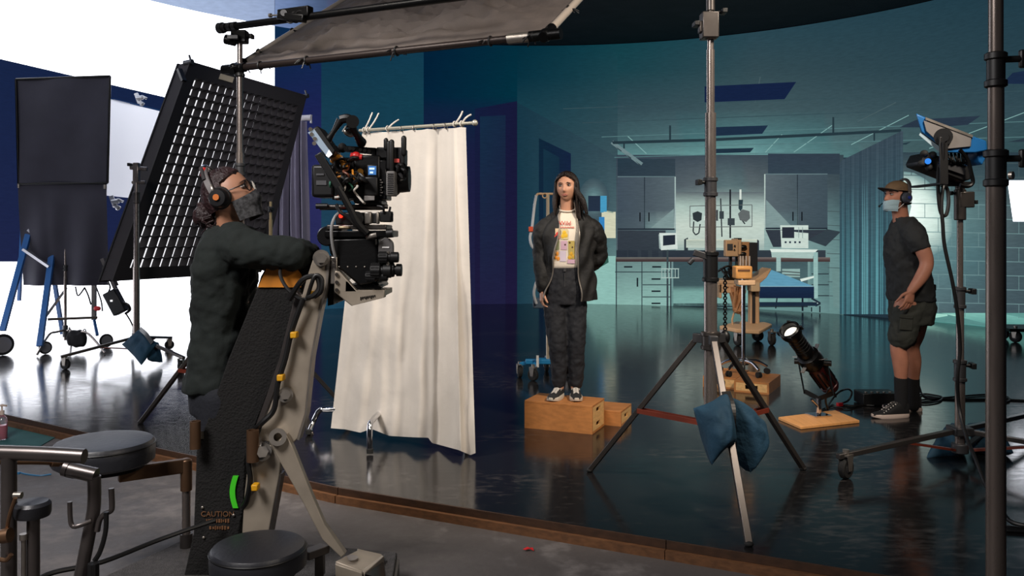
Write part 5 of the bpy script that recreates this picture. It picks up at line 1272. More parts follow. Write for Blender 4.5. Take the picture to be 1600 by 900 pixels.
# cables tied along the arm
cab_ = MB().tube([P(452, 468, DD - .06), P(470, 440, DD - .09), P(484, 432, DD - .09), P(496, 434, DD - .09), P(499, 450, DD - .09), P(490, 462, DD - .09), P(480, 464, DD - .08)], .011).tube([P(480, 466, DD - .08), P(488, 440, DD - .1), P(494, 430, DD - .1), P(503, 436, DD - .1), P(502, 455, DD - .1), P(492, 464, DD - .08)], .008)
cab_.tube([P(440, 410, DD - .0), P(438, 430, DD - .03), P(450, 452, DD - .06), P(470, 467, DD - .07), P(485, 466, DD - .07)], .007).tube([P(474, 466, DD - .07), P(455, 520, DD - .06), P(446, 560, DD - .06), P(434, 600, DD - .06), P(428, 640, DD - .06), P(408, 662, DD - .06), P(392, 680, DD - .02), P(388, 720, DD - .05), P(391, 750, DD - .05), P(386, 780, DD - .04), P(380, 792, DD - .02)], .011)
build(cab_, 'tied_cables', M_cable, do)
for (u, v) in ((485, 460), (458, 524), (437, 591), (397, 763)): build(MB().rect(u - 5, v - 5, u + 5, v + 5, DD - .085, .04), 'cable_tag', M_yel, do, bevel=.004)
# seats on swing arms
def seat(c, r, h):
    mb = MB().lathe([(.001, 0), (r * .92, 0), (r, h * .12), (r * 1.01, h * .5), (r, h * .82), (r * .95, h * .97), (r * .7, h * 1.06), (.001, h * 1.1)], c, n=56)
    o_ = build(mb, 'seat_cushion', M_vinyl, do)
    build(MB().torus(Vector(c) + V(0, 0, h * .80), (0, 0, 1), r * 1.0, .004, n=56, m=6), 'piping', M_black, o_)
    build(MB().cyl(Vector(c) - V(0, 0, .02), c, r * .8, n=32), 'seat_pan', M_blackmetal, o_)
sA = P(163, 724, 3.5); seat(sA, .198, .098); sB = P(404, 888, 3.02); seat(sB, .170, .085)
pt = V(P(291, 360, 3.68).x, 3.68, 0); zt_ = EYE - (727 - VH) * 3.68 / F
mb = MB().bar(V(sA.x + .05, sA.y + .02, zt_ + .005), V(pt.x, pt.y, zt_), .035, .06, up=(0, 0, 1)); build(mb, 'swing_arm', M_bronze, do, bevel=.004)
build(MB().cyl((pt.x, pt.y, .05), (pt.x, pt.y, zt_ - .05), .018), 'seat_post', M_stand, do); build(MB().cyl((pt.x, pt.y, zt_ - .11), (pt.x, pt.y, zt_ + .02), .025).ell((pt.x, pt.y, zt_ + .02), (.025, .025, .012)), 'post_sleeve', M_bronze, do); build(MB().cyl((pt.x, pt.y, .05), (pt.x, pt.y, .11), .027), 'post_foot', M_darkstand, do)
build(MB().cyl((sB.x, sB.y, .05), (sB.x, sB.y, sB.z), .03), 'seat_post', M_darkstand, do)
# push bar and handles at far left
d6 = 2.6
build(MB().tube([P(-40, 706, d6), P(60, 709, d6), P(132, 713, d6)], .023, n=16), 'push_bar', M_tubeg, do)
build(MB().cyl(P(14, 714, d6), P(14, 1010, d6), .0225), 'push_post', M_tubeg, do)
build(MB().cyl(P(52, 800, 2.62), P(52, 1000, 2.62), .019), 'pad_post', M_tubeg, do); build(MB().lathe([(.001, 0), (.05, 0), (.053, .01), (.053, .036), (.045, .046), (.001, .048)], P(51, 806, 2.62)), 'round_pad', M_vinyl, do)
build(MB().cyl(P(37, 840, 2.6), P(37, 1000, 2.6), .007).cyl(P(37, 834, 2.6), P(37, 843, 2.6), .012), 'thin_rod', M_steel, do)
build(MB().tube([P(103, 732, 2.7), P(128, 738, 2.7), P(150, 743, 2.7)], .0235, n=16).cyl(P(101, 731, 2.7), P(108, 733, 2.7), .026), 'handle_grip', M_tubeg, do)
build(MB().tube([P(147, 744, 2.7), P(147, 790, 2.7), P(140, 830, 2.7), P(122, 920, 2.68), P(105, 1000, 2.66)], .0205, n=16), 'handle_post', M_tubeg, do)
build(MB().tube([P(109, 784, 2.66), P(110, 812, 2.66), P(114, 822, 2.66), P(124, 821, 2.66), P(142, 814, 2.68)], .0075, n=10), 'hook', M_tubeg, do)
build(MB().tube([P(174, 763, 2.68), P(175, 790, 2.68), P(173, 798, 2.68), P(164, 803, 2.68), P(156, 812, 2.68), P(152, 830, 2.68)], .009, n=10), 'hook', M_tubeg, do)
build(MB().tube([P(166, 800, 2.66), P(165, 830, 2.66), P(157, 860, 2.66), P(148, 876, 2.66)], .008, n=8).tube([P(146, 880, 2.64), P(146, 930, 2.64)], .018), 'brake_cable', M_cable, do)
build(MB().tube([P(24, 778, 2.55), P(15, 805, 2.56), P(11, 826, 2.57)], .006).cyl(P(3, 838, 2.56), P(16, 836, 2.56), .022), 'valve', M_bronze, do); build(MB().tube([P(0, 874, 2.56), P(10, 875, 2.56), P(18, 866, 2.56)], .007), 'bent_pin', M_bronze, do)
build(MB().cyl(P(22, 774, 2.57), P(34, 774, 2.57), .010), 'clamp_bolt', M_steel, do)
build(MB().tube([P(-20, 722, 2.66), P(60, 722, 2.8), P(104, 724, 2.9)], .009).cyl(P(80, 723, 2.84), P(92, 723, 2.86), .014), 'copper_line', M_bronze, do)
cable('cable', 'black cable stretched taut from the dolly arm across the lower left to the floor', [P(336, 813, DD - .02), P(250, 843, 3.2), P(160, 878, 3.0), P(90, 893, 2.9), P(60, 905, 2.85), P(30, 930, 2.8)], .009)

# ================================================================== camera head
M_head = mat('black_anodised', (12, 12, 13), .38, .3, bump=.03, bscale=80)
HD = 3.34
hd = thing('tripod_head', 'black tilting camera head on a grey metal bracket below the camera', 'tripod head', P(560, 470, HD))
build(MB().plate([(523, 423), (530, 424), (557, 454), (601, 453), (601, 465), (549, 478), (522, 456)], HD - .03, .04), 'bracket_front', M_alu, hd, bevel=.005)
build(MB().plate([(523, 423), (530, 424), (557, 454), (601, 453), (601, 465), (549, 478), (522, 456)], HD + .22, .04), 'bracket_rear', M_alu, hd, bevel=.005)
build(MB().rect(556, 455, 600, 463, HD, .23), 'bracket_floor', M_alu, hd)
build(MB().rect(516, 401, 527, 444, HD - .02, .28), 'mount_plate', M_steel, hd, bevel=.004); build(MB().plate([(511, 400), (517, 400), (522, 444), (521, 476), (512, 478)], HD + .02, .24), 'mount_neck', M_blackmetal, hd)
for (u, v) in ((526, 429), (526, 441), (526, 453), (522, 406), (522, 414)): build(MB().cyl(P(u, v, HD - .04), P(u, v, HD), .007), 'bolt', M_darkstand, hd)
mb = MB()
for k in range(9):
    u = 563 + k * 2.7; mb.rect(u, 464 - k * .4, u + 1.4, 469 - k * .4 - (k % 3), HD - .033, .006)
build(mb, 'cut_lettering', M_blackmetal, hd)
build(MB().plate([(513, 385), (520, 372), (591, 370), (592, 440), (560, 446), (536, 425), (528, 420), (527, 400), (516, 400)], HD - .02, .27), 'tilt_housing', M_head, hd, bevel=.01)
build(MB().lathe([(.001, 0), (.035, 0), (.04, .01), (.04, .26), (.035, .27), (.001, .27)], P(510, 369, HD - .02), (0, 1, 0)), 'tilt_drum', M_head, hd)
for k in range(4): build(MB().ell(P(530 + 13.3 * k, 417, HD - .02), (.004, .004, .004)), 'screw', M_steel, hd)
pts = [(591, 434), (591, 388)] + [(602.5 - 11.5 * cos(a), 384 - 12 * sin(a)) for a in [k * pi / 8 for k in range(9)]] + [(614, 388), (614, 428), (609, 434)]
build(MB().plate(pts, HD - .04, .035), 'gear_plate', mat('mid_grey_plate', (96, 94, 94), .45, .3), hd, bevel=.004)
build(MB().rect(597, 385.5, 608, 387.5, HD - .043, .004), 'white_mark', mat('white_print', (225, 225, 225), .5), hd)
def knurled(u0, u1, v, d, r, name='control_knob'):
    a_, b_ = P(u0, v, d), P(u1, v, d); L_ = (b_ - a_).length
    mb = MB().lathe([(.001, 0), (r, 0), (r, L_ * .45), (r * .7, L_ * .5), (r * .7, L_ * .58), (r * .95, L_ * .62), (r * .95, L_ * .97), (r * .8, L_), (.001, L_)], a_, b_ - a_, 24)
    x, y = frame_of(b_ - a_); t = (b_ - a_).normalized()
    for k in range(14):
        e = x * cos(2 * pi * k / 14) + y * sin(2 * pi * k / 14); mb.bar(a_ + e * r + t * L_ * .02, a_ + e * r + t * L_ * .42, .004, .004)
    return build(mb, name, M_black, hd)
knurled(592, 623, 402, HD - .06, .022); knurled(580, 612, 423, HD - .05, .030); knurled(606, 628, 422, HD - .04, .026); knurled(572, 606, 432, HD - .05, .020)
build(MB().cyl(P(606, 393, HD - .06), P(606, 415, HD - .06), .008), 'linkage', M_steel, hd)
build(MB().plate([(549, 443), (588, 441), (594, 446), (594, 451), (556, 453)], HD, .22), 'foot', M_blackmetal, hd, bevel=.004); build(MB().plate([(584, 444), (596, 448), (596, 452), (584, 452)], HD - .02, .03), 'foot_clip', M_black, hd)
build(MB().tube([P(524, 402, HD - .03), P(519, 380, HD - .05), P(518, 355, HD - .06), P(524, 338, HD - .05), P(534, 330, HD - .03)], .006), 'wire', mat('grey_wire', (140, 140, 140), .5), hd)

# ================================================================== cinema camera
KD = 3.32
cm = thing('cinema_camera', 'black cinema camera rig bristling with cables, antennas and a small tilted monitor', 'camera', P(555, 371, KD))
R_ = lambda nm, m, u0, v0, u1, v1, d=0.0, t=.14, bev=.005: build(MB().rect(u0, v0, u1, v1, KD + d, t), nm, m, cm, bevel=bev)
R_('dovetail_plate', M_blackmetal, 507, 360, 612, 371, -.01, .2); R_('long_plate', M_darkstand, 510, 351, 604, 359, -.005, .16); R_('plate_catch', mat('pale_brass', (170, 150, 120), .4, .7), 528, 353, 546, 358, -.02, .02)
build(MB().cyl(P(604, 365, KD - .03), P(614, 364, KD - .03), .018), 'end_knob', M_black, cm)
build(MB().tube([P(575, 371, KD - .03), P(580, 369, KD - .05), P(588, 367, KD - .05)], .010), 'silver_lever', M_steel, cm)
build(MB().cyl(P(494, 323, KD + .02), P(606, 323, KD + .02), .009).cyl(P(500, 325, KD + .12), P(600, 325, KD + .12), .009), 'support_rods', M_darkstand, cm); build(MB().cyl(P(494, 322, KD), P(512, 322, KD), .011), 'rod_end', M_black, cm)
R_('riser_block', M_black, 524, 332, 570, 351, .0, .13); R_('riser_bracket', M_steel, 569, 331, 580, 350, -.015, .03); R_('riser_bracket', M_steel, 587, 331, 592, 350, -.015, .03); R_('focus_motor', M_black, 593, 330, 611, 347, -.02, .07); R_('motor_block', M_castgrey, 579, 333, 588, 349, 0, .06)
build(MB().ell(P(532.5, 337.5, KD - .01), (.008, .008, .008)), 'record_light', mat('red_light', (255, 40, 24), .4, emit=3), cm)
build(MB().cyl(P(557, 341, KD - .02), P(557, 341, KD + .02), .028).cyl(P(557, 341, KD - .03), P(557, 341, KD), .018), 'gear_wheel', M_castgrey, cm)
build(MB().bar(P(610, 323, KD), P(608, 332, KD), .008).bar(P(612, 333, KD), P(612, 345, KD), .01), 'pointer', M_black, cm)
R_('battery', M_black, 486, 257, 522, 308, .01, .15, .012)
M_lbl = mat('dim_print', (74, 74, 78), .6)
R_('battery_print', M_lbl, 494, 271, 506, 274, .006, .01, 0); R_('battery_print', M_lbl, 494, 282, 510, 289, .006, .01, 0)
R_('rear_body', M_head, 518, 246, 556, 312, .02, .15); R_('main_body', M_head, 552, 242, 594, 318, -.005, .17, .008); R_('side_module', M_black, 568, 276, 590, 306, -.03, .04, .006)
R_('body_foot', M_blackmetal, 560, 312, 596, 320, -.01, .16)
sc_ = R_('side_screen', M_black, 573, 257, 590, 277, -.025, .03); build(MB().rect(575.5, 259.5, 587.5, 273, KD - .030, .008), 'display', mat('blue_display', (52, 96, 150), .3, emit=.9), sc_)
build(MB().rect(577, 262, 585, 265, KD - .033, .006).rect(578, 268, 583, 271, KD - .033, .006), 'readout', mat('pale_readout', (190, 215, 235), .3, emit=.7), sc_)
R_('body_label', mat('silver_label', (150, 146, 144), .4, .4), 569, 306, 585, 313, -.034, .008, .001)
R_('battery_pack', mat('mid_grey_pack', (112, 110, 108), .55), 603, 267, 617, 306, -.05, .08, .006)
mb = MB()
for k in range(11): mb.rect(605, 271 + k * 3, 615, 272 + k * 3, KD - .054, .006)
build(mb, 'pack_grooves', M_castgrey, cm)
R_('lens_port', M_head, 590, 250, 604, 312, .0, .14); build(MB().lathe([(.001, 0), (.06, 0), (.066, .01), (.066, .05), (.056, .06), (.052, .10), (.045, .10)], P(602, 280, KD + .08), (1, 0, 0), 32), 'lens', M_black, cm)
mb = MB()
for k in range(7): mb.rect(593, 280 + k * 4, 596 + (k % 2) * 2, 282 + k * 4, KD - .01, .02)
build(mb, 'pin_strip', M_steel, cm)
build(MB().plate([(533, 227), (588, 231), (588, 241), (536, 236)], KD + .03, .05), 'top_handle', M_blackmetal, cm, bevel=.004)
for (u, v) in ((547, 232), (552, 232.6), (563, 234), (570, 235), (577, 236)): build(MB().cyl(P(u, v, KD + .026), P(u, v, KD + .04), .007), 'handle_hole', mat('deep_black', (5, 5, 5), .8), cm)
build(MB().ell(P(535, 231, KD + .055), (.018, .03, .02)), 'handle_grip', M_rubber, cm)
R_('handle_post', M_blackmetal, 552, 237, 558, 246, .03, .05); R_('handle_post', M_blackmetal, 580, 238, 588, 248, .03, .05)
R_('receiver', M_castgrey, 588, 230, 630, 249, .02, .12, .004); R_('receiver_face', M_black, 590, 232, 606, 247, .012, .02, .003); R_('receiver_end', M_black, 625, 231, 632, 256, .01, .1, .004); R_('pink_label', mat('coral_label', (220, 92, 84), .5), 613, 248, 624, 254, .01, .05, .001)
for (u, v0, v1, w_) in ((603, 219, 232, .010), (607.5, 224, 262, .011), (612, 222, 266, .012), (631, 216, 240, .012)): build(MB().tube([P(u, v1, KD + .0), P(u, v0, KD + .0)], w_ * .9, n=10, k=1, round_ends=True), 'antenna', M_black, cm)
build(MB().ell(P(556, 244, KD), (.02, .02, .018)).cyl(P(548, 243, KD), P(566, 246, KD), .012), 'red_clip', mat('red_anodised', (190, 36, 34), .4), cm)
rn = random.Random(11)
cols = [M_cable, M_cable, M_cable, mat('amber_wire', (200, 128, 40), .5), mat('green_wire', (60, 120, 96), .5), mat('white_wire', (196, 190, 180), .5), mat('brown_wire', (110, 60, 40), .5)]
for ci, mm in enumerate(cols):
    mb = MB()
    for k in range(5 if ci < 3 else 2):
        u, v = rn.uniform(520, 552), rn.uniform(248, 300); pts = [P(u, v, KD - .0)]
        for j in range(4): u += rn.uniform(-10, 12); v += rn.uniform(-9, 13); u = min(max(u, 516), 572); v = min(max(v, 246), 316); pts.append(P(u, v, KD - .03 - rn.uniform(0, .05)))
        pts.append(P(u + 3, v + 2, KD)); mb.tube(pts, rn.choice((.004, .006, .008)) if ci < 3 else .0042, n=7)
    build(mb, 'wiring', mm, cm)
build(MB().tube([P(520, 252, KD), P(524, 246, KD - .02), P(531, 247, KD - .03), P(536, 252, KD - .03), P(540, 262, KD - .03)], .012), 'amber_plug', mat('amber_plug', (206, 132, 36), .45), cm)
build(MB().cyl(P(561, 276, KD - .03), P(561, 276, KD), .02).cyl(P(563, 268, KD - .03), P(563, 268, KD), .012), 'brass_port', mat('brass', (170, 120, 50), .35, .8), cm)
mb = MB()
for (a_, b_, c_) in (((616, 258), (628, 258), (630, 270)), ((618, 262), (632, 266), (633, 278)), ((616, 270), (626, 282), (634, 276)), ((618, 284), (628, 278), (620, 266)), ((612, 258), (622, 262), (618, 276))): mb.tube([P(*a_, KD + .04), P(*b_, KD), P(*c_, KD + .03)], .008)
build(mb, 'front_cables', M_cable, cm); build(MB().lathe([(.001, 0), (.05, 0), (.055, .02), (.05, .05), (.001, .05)], P(616, 276, KD + .08), (1, 0, 0)), 'lens_hood', M_black, cm)
build(MB().tube([P(526, 320, KD - .02), P(532, 332, KD - .05), P(545, 340, KD - .05), P(556, 352, KD - .05), P(566, 362, KD - .05)], .007).tube([P(590, 322, KD - .02), P(598, 324, KD - .03), P(600, 333, KD - .02)], .005), 'lower_wiring', M_cable, cm)
# diagonal bar, articulated arm and monitor
build(MB().bar(P(497, 240, KD - .10), P(534, 300, KD - .09), .030, .022, up=(0, 1, 0)), 'diagonal_bar', M_black, cm, bevel=.004); build(MB().tube([P(528, 292, KD - .095), P(548, 328, KD - .08), P(558, 348, KD - .07), P(573, 364, KD - .05)], .014), 'diagonal_rod', M_black, cm)
build(MB().tube([P(512, 219, KD - .06), P(521, 206, KD - .07), P(532, 188, KD - .07)], [.016, .010, .017], n=14).tube([P(532, 187, KD - .07), P(542, 185, KD - .07), P(551, 189, KD - .07)], .018).tube([P(549, 196, KD - .06), P(556, 209, KD - .03), P(565, 223, KD + .03)], [.019, .013, .021], n=14), 'articulated_arm', M_black, cm)
build(MB().cyl(P(551, 190, KD - .11), P(551, 190, KD - .03), .025), 'arm_knob', M_black, cm); build(MB().cyl(P(564, 223, KD + .04), P(566, 229, KD + .05), .012), 'arm_foot', M_steel, cm)
build(MB().ell(P(545, 208, KD - .02), (.024, .008, .014), RY(.45)).cyl(P(548, 204, KD - .02), P(541, 203, KD - .04), .006), 'tension_lever', M_steel, cm)
mo = build(MB().plate([(483, 204), (496, 196), (501, 202), (524, 236), (520, 243), (508, 246)], KD - .09, .12), 'monitor', M_black, cm, bevel=.006)
build(MB().plate([(481, 207), (491, 202), (519, 241), (513, 247)], KD - .094, .006), 'display', mat('pale_display', (128, 142, 156), .25, emit=.55), mo)
build(MB().plate([(509, 243), (514, 234), (519, 241), (513, 246)], KD - .097, .004), 'white_readout', mat('white_readout', (245, 245, 250), .3, emit=.9), mo)
for (u, v) in ((487, 210), (492, 217), (491, 224), (485, 202)): build(MB().cyl(P(u, v, KD - .10), P(u, v, KD - .09), .008), 'monitor_button', M_steel, mo)
build(MB().plate([(508, 232), (520, 224), (526, 238), (522, 243)], KD - .05, .08), 'monitor_battery', M_black, mo, bevel=.004)
build(MB().tube([P(536, 205, KD), P(541, 198, KD - .03), P(547, 196, KD - .03), P(556, 206, KD - .02)], .004), 'arm_wire', mat('white_wire', (196, 190, 180), .5), cm)
# ================================================================== people
M_skin = mat('skin', (206, 152, 122), .5, var=.05, vscale=20); M_skin2 = mat('tan_skin', (192, 130, 104), .5, var=.08, vscale=14); M_skin3 = mat('warm_skin', (170, 122, 96), .5, var=.06, vscale=20)
M_white = mat('eye_white', (168, 156, 148), .35); M_iris = mat('dark_iris', (30, 20, 16), .2)
M_hair = mat('dark_brown_hair', (30, 18, 13), .42, var=.35, vscale=40, bump=.5, bscale=60, stretch=(6, 6, .6)); M_hair2 = mat('reddish_black_hair', (38, 18, 20), .5, var=.35, vscale=30, bump=.5, bscale=70)

def HF(yaw, pitch=0, roll=0): return Matrix.Rotation(yaw, 3, 'Z') @ Matrix.Rotation(pitch, 3, 'X') @ Matrix.Rotation(roll, 3, 'Y')
def head_fn(s=1.0, female=False):
    gs = lambda x, m, w: exp(-((x - m) / w) ** 2)
    def f(d):
        x, y, z = d
        p = V(x * .0745, y * .096, z * .118)
        if z < 0:
            t = -z
            p.x *= 1 - (.29 if female else .30) * t ** 1.6
            if y < 0: p.y *= 1 - .42 * t; p.z *= 1 - .10 * t
            else: p.y *= 1 + .05 * t
        if y > 0:
            p.y *= 1 - .06 * (1 - abs(z))
            X, Z = p.x, p.z; fr = max(0, y) ** .5
            ax_ = abs(X)
            p.y += fr * (.021 * gs(X, 0, .0125) * (gs(Z, -.028, .018) + .55 * gs(Z, -.004, .022)) + .006 * gs(X, 0, .024) * gs(Z, -.034, .012))
            p.y += fr * (.005 * gs(Z, .034, .012) * gs(ax_, .028, .024) - .013 * gs(ax_, .031, .016) * gs(Z, .012, .014))
            p.y += fr * (.007 * gs(X, 0, .022) * gs(Z, -.060, .0065) + .007 * gs(X, 0, .018) * gs(Z, -.0725, .0065) - .006 * gs(X, 0, .026) * gs(Z, -.066, .0028) - .002 * gs(X, 0, .03) * gs(Z, -.084, .007))
            p.y += fr * (.010 * gs(X, 0, .020) * gs(Z, -.102, .014) + .006 * gs(ax_, .044, .018) * gs(Z, -.022, .020))
        return p * s
    return f
def head(mb, c, R, s=1.0, female=False):
    mb.ell(c, (1, 1, 1), R, 72, 56, head_fn(s, female))
    for e in (-1, 1):
        ec = c + R @ (V(.074 * e, -.012, -.004) * s); Re = R @ Matrix.Rotation(.25 * e, 3, 'Z')
        mb.ell(ec, (.010 * s, .021 * s, .033 * s), Re, 14, 10)
        x, y = Re @ V(0, 1, 0), Re @ V(0, 0, 1)
        mb.tube([ec + Re @ (V(.007 * e, .019 * cos(a) - .002, .030 * sin(a)) * s) for a in [(-1.2 + k * .42) for k in range(10)]], .0046 * s, n=6, k=1)
def face_parts(root, c, R, s=1.0, gaze=V(0, 1, 0), lips=(150, 82, 72), brow=None, female=False):
    H = lambda x, y, z: c + R @ (V(x, y, z) * s)
    for e in (-1, 1):
        ec = H(.031 * e, .0745, .012)
        o = build(MB().ell(ec, (.0150 * s, .0115 * s, .0085 * s), R, 16, 10), 'eye', M_white, root)
        g = (R @ gaze).normalized(); build(MB().ell(ec + g * .0085 * s, (.0058 * s, .0045 * s, .0064 * s), R, 12, 8), 'iris', M_iris, o)
        build(MB().tube([H(.018 * e, .0825, .0165), H(.031 * e, .0868, .0215), H(.046 * e, .0765, .0150)], .0022 * s, n=6), 'eyelid', mat('dark_lash', (44, 28, 24), .6), o)
        build(MB().tube([H(.013 * e, .0885, .029), H(.030 * e, .0895, .0350), H(.050 * e, .0755, .0275)], [.0018 * s, .0025 * s, .0013 * s], n=6), 'eyebrow', brow or M_hair, root)
    if lips:
        ml = mat('lips_%d' % lips[0], lips, .45)
        build(MB().tube([H(-.023, .0790, -.0640), H(-.009, .0885, -.0605), H(0, .0895, -.0615), H(.009, .0885, -.0605), H(.023, .0790, -.0640)], [.0014 * s, .0032 * s, .0030 * s, .0032 * s, .0014 * s], n=8).tube([H(-.021, .0790, -.0660), H(-.010, .0870, -.0695), H(0, .0885, -.0702), H(.010, .0870, -.0695), H(.021, .0790, -.0660)], [.0014 * s, .0036 * s, .0042 * s, .0036 * s, .0014 * s], n=8), 'lips', ml, root)
def limb(mb, pts, rr, n=18, k=6): return mb.tube(pts, list(rr), n=n, k=k, round_ends=True)
def torso(mb, rings, n=32, sup=2.2):
    """rings: (centre, half width vector, half depth vector)"""
    rs = []
    for c, a, b in rings:
        c, a, b = Vector(c), Vector(a), Vector(b); r = []
        for j in range(n):
            t = 2 * pi * j / n; ct, st = cos(t), sin(t)
            r.append(c + a * (abs(ct) ** (2 / sup) * (1 if ct > 0 else -1)) + b * (abs(st) ** (2 / sup) * (1 if st > 0 else -1)))
        rs.append(r)
    return mb.rings(rs)
def hand(mb, wrist, fwd, back, thumb_side, curl=.5, s=1.0, spread=.12):
    """palm, five separate fingers; fwd = wrist to knuckles, back = out of the back of the hand, thumb_side = +1/-1 along fwd x back"""
    f = Vector(fwd).normalized(); b = Vector(back); b = (b - f * b.dot(f)).normalized(); r = f.cross(b) * thumb_side
    w0 = Vector(wrist)
    secs = []
    for t, hw, ht in ((0, .024, .019), (.25, .030, .019), (.6, .040, .0165), (.92, .042, .0135), (1.0, .038, .010)):
        c = w0 + f * (.088 * s * t); secs.append((c, r * hw * s, b * ht * s))
    torso(mb, secs, 20, 2.6)
    for i, (off, L, rad) in enumerate(((.031, .070, .0088), (.0105, .079, .0092), (-.0105, .073, .0088), (-.030, .058, .0078))):
        base = w0 + f * (.080 * s) + r * (off * s); d = (f + r * (spread * off / .03)).normalized()
        pts = [base - d * .02 * s]; p = base; pts.append(p); cu = curl * (1 + .12 * i)
        for seg, fr in ((0, .45), (1, .31), (2, .24)):
            ang = cu * (.55, .95, .7)[seg]; ax = d.cross(b).normalized(); d = Matrix.Rotation(-ang, 3, ax) @ d if (Matrix.Rotation(-ang, 3, ax) @ d).dot(b) < d.dot(b) + 1e-6 else Matrix.Rotation(ang, 3, ax) @ d
            p = p + d * (L * fr * s); pts.append(p)
            b2 = b
        mb.tube(pts, [rad * s, rad * s, rad * .95 * s, rad * .88 * s, rad * .74 * s], n=10, k=3, round_ends=True)
    tb = w0 + f * .022 * s + r * .026 * s
    td = (f * .62 + r * .72 - b * .25).normalized(); p1 = tb + td * .040 * s; td2 = (f * .9 + r * .25 - b * .35).normalized(); p2 = p1 + td2 * .032 * s; p3 = p2 + (td2 - b * .2).normalized() * .026 * s
    mb.tube([tb - td * .015 * s, tb, p1, p2, p3], [.013 * s, .0135 * s, .0108 * s, .0098 * s, .0076 * s], n=10, k=3, round_ends=True)
def sneaker(root, heel, yaw, L=.27, up_m=None, sole_m=None, high=False, name='shoe'):
    """heel = floor point under the heel, yaw = direction the toe points (angle of +y)"""
    R = Matrix.Rotation(yaw, 3, 'Z'); h = Vector(heel); T = lambda x, y, z: h + R @ V(x, y, z)
    half = lambda t: .030 + .018 * sin(min(1, t * 1.15) * pi * .62) - .018 * max(0, t - .86) / .14
    sole = MB(); rs = []
    for z, g in ((0, .0), (.006, .004), (.026, .003), (.030, -.002)):
        ring = []
        for k in range(40):
            a = 2 * pi * k / 40; y = (.5 - .5 * cos(a)); t = y
            x = half(t) * (1 if a < pi else -1) * min(1, sin(min(a, 2 * pi - a)) ** .45 if 0 < a < 2 * pi else 0)
            lift = .010 * max(0, t - .8) / .2 if z < .01 else .004 * max(0, t - .8) / .2
            ring.append(T(x * (1 + g * 8), -.012 + t * (L + .0) + (g if t > .5 else -g), z + lift))
        rs.append(ring)
    sole.rings(rs)
    so = build(sole, name, sole_m, root)
    top = MB(); hh = .125 if high else .078
    secs = []
    for t, w, z1 in ((.0, .024, hh * .9), (.08, .031, hh), (.25, .034, hh * .98), (.40, .036, hh * .80), (.55, .038, .062), (.70, .040, .050), (.86, .036, .040), (.97, .022, .033)):
        secs.append((T(0, -.006 + t * L, .018 + (z1 - .018) / 2), R @ V(w, 0, 0), V(0, 0, (z1 - .010) / 2)))
    torso(top, secs, 24, 2.4)
    up = build(top, 'upper', up_m, so)
    mb = MB()
    for k in range(6):
        t = .36 + .055 * k; z = (hh * .9 - (hh * .9 - .052) * (k / 5)) + .006
        for e in (-1, 1): mb.tube([T(-.020 * e, t * L, z - .004), T(0, t * L + .006, z + .003), T(.020 * e, t * L + .014, z - .006)], .0028, n=5, k=3)
    mb.tube([T(0, .34 * L, hh * .92), T(.022, .31 * L, hh * .95), T(.03, .36 * L, hh * .8)], .0026, n=5).tube([T(0, .34 * L, hh * .92), T(-.022, .31 * L, hh * .95), T(-.03, .37 * L, hh * .78)], .0026, n=5)
    build(mb, 'laces', mat('white_laces', (205, 198, 188), .7) if not high else mat('grey_laces', (92, 88, 84), .7), so)
    if high:
        mb = MB()
        for k in range(6):
            for e in (-1, 1): t = .38 + .062 * k; z = hh * .86 - (hh * .86 - .044) * (k / 5); mb.ell(T(.031 * e, t * L, z), (.005, .005, .005))
        build(mb, 'eyelets', mat('bright_eyelet', (220, 214, 206), .4), so)
    return so, T

# ---------------------------------------------------------------- woman on the box
W0 = V(.398, 6.17, .2035)
wo = thing('person', 'woman in an open black jacket and dark jeans standing on the orange wooden box', 'person', W0)
Lw = lambda x, y, z: W0 + V(x, y, z)
M_jacket = mat('black_bomber_cloth', (19, 18, 17), .72, var=.15, vscale=12, bump=.45, bscale=14); M_jean = mat('black_denim', (28, 29, 34), .8, var=.22, vscale=14, bump=.3, bscale=24); M_tee = mat('cream_tshirt', (224, 212, 194), .85, bump=.2, bscale=14)
hc = Lw(.008, -.015, 1.565); hR = HF(pi - .30, .0, 0.03) @ Matrix.Diagonal((1.09, 1.0, .96))
mb = MB(); head(mb, hc, hR, .93, True)
limb(mb, [Lw(.010, .03, 1.33), Lw(.010, .022, 1.41), Lw(.012, .008, 1.50)], [.044, .049, .053])
torso(mb, [(Lw(0, .03, .78), (.14, 0, 0), (0, .09, 0)), (Lw(0, .03, .95), (.125, 0, 0), (0, .085, 0)), (Lw(.005, .03, 1.10), (.115, 0, 0), (0, .08, 0)), (Lw(.01, .03, 1.25), (.145, 0, 0), (0, .085, 0)), (Lw(.01, .035, 1.34), (.12, 0, 0), (0, .06, 0)), (Lw(.01, .03, 1.37), (.05, 0, 0), (0, .04, 0))])
# legs inside the jeans
for hx, kx, ax_, fy in ((-.07, -.055, -.045, -.02), (.065, .07, .075, -.01)):
    limb(mb, [Lw(hx, .03, .80), Lw(kx, .01, .44), Lw(ax_, .04, .08)], [.07, .05, .035])
# right arm hangs straight, hand at the hip; left arm folded behind the back
shR, elR, wrR = Lw(-.150, .04, 1.285), Lw(-.195, .06, 1.06), Lw(-.175, .00, .80)
shL, elL, wrL = Lw(.185, .05, 1.285), Lw(.265, .13, 1.07), Lw(.11, .19, .93)
limb(mb, [shR, elR, wrR], [.04, .033, .025]); limb(mb, [shL, elL, wrL], [.04, .033, .025])
hand(mb, wrR, V(-.03, -.12, -1), V(-1, -.15, .1), -1, .55, .92); hand(mb, wrL, V(-1, .05, -.15), V(.05, 1, 0), 1, .5, .9)
build(mb, 'body', M_skin, wo, remesh=.0048, smooth=2)
face_parts(wo, hc, hR, .93, V(.12, 1, .04), (178, 108, 94), M_hair, True)
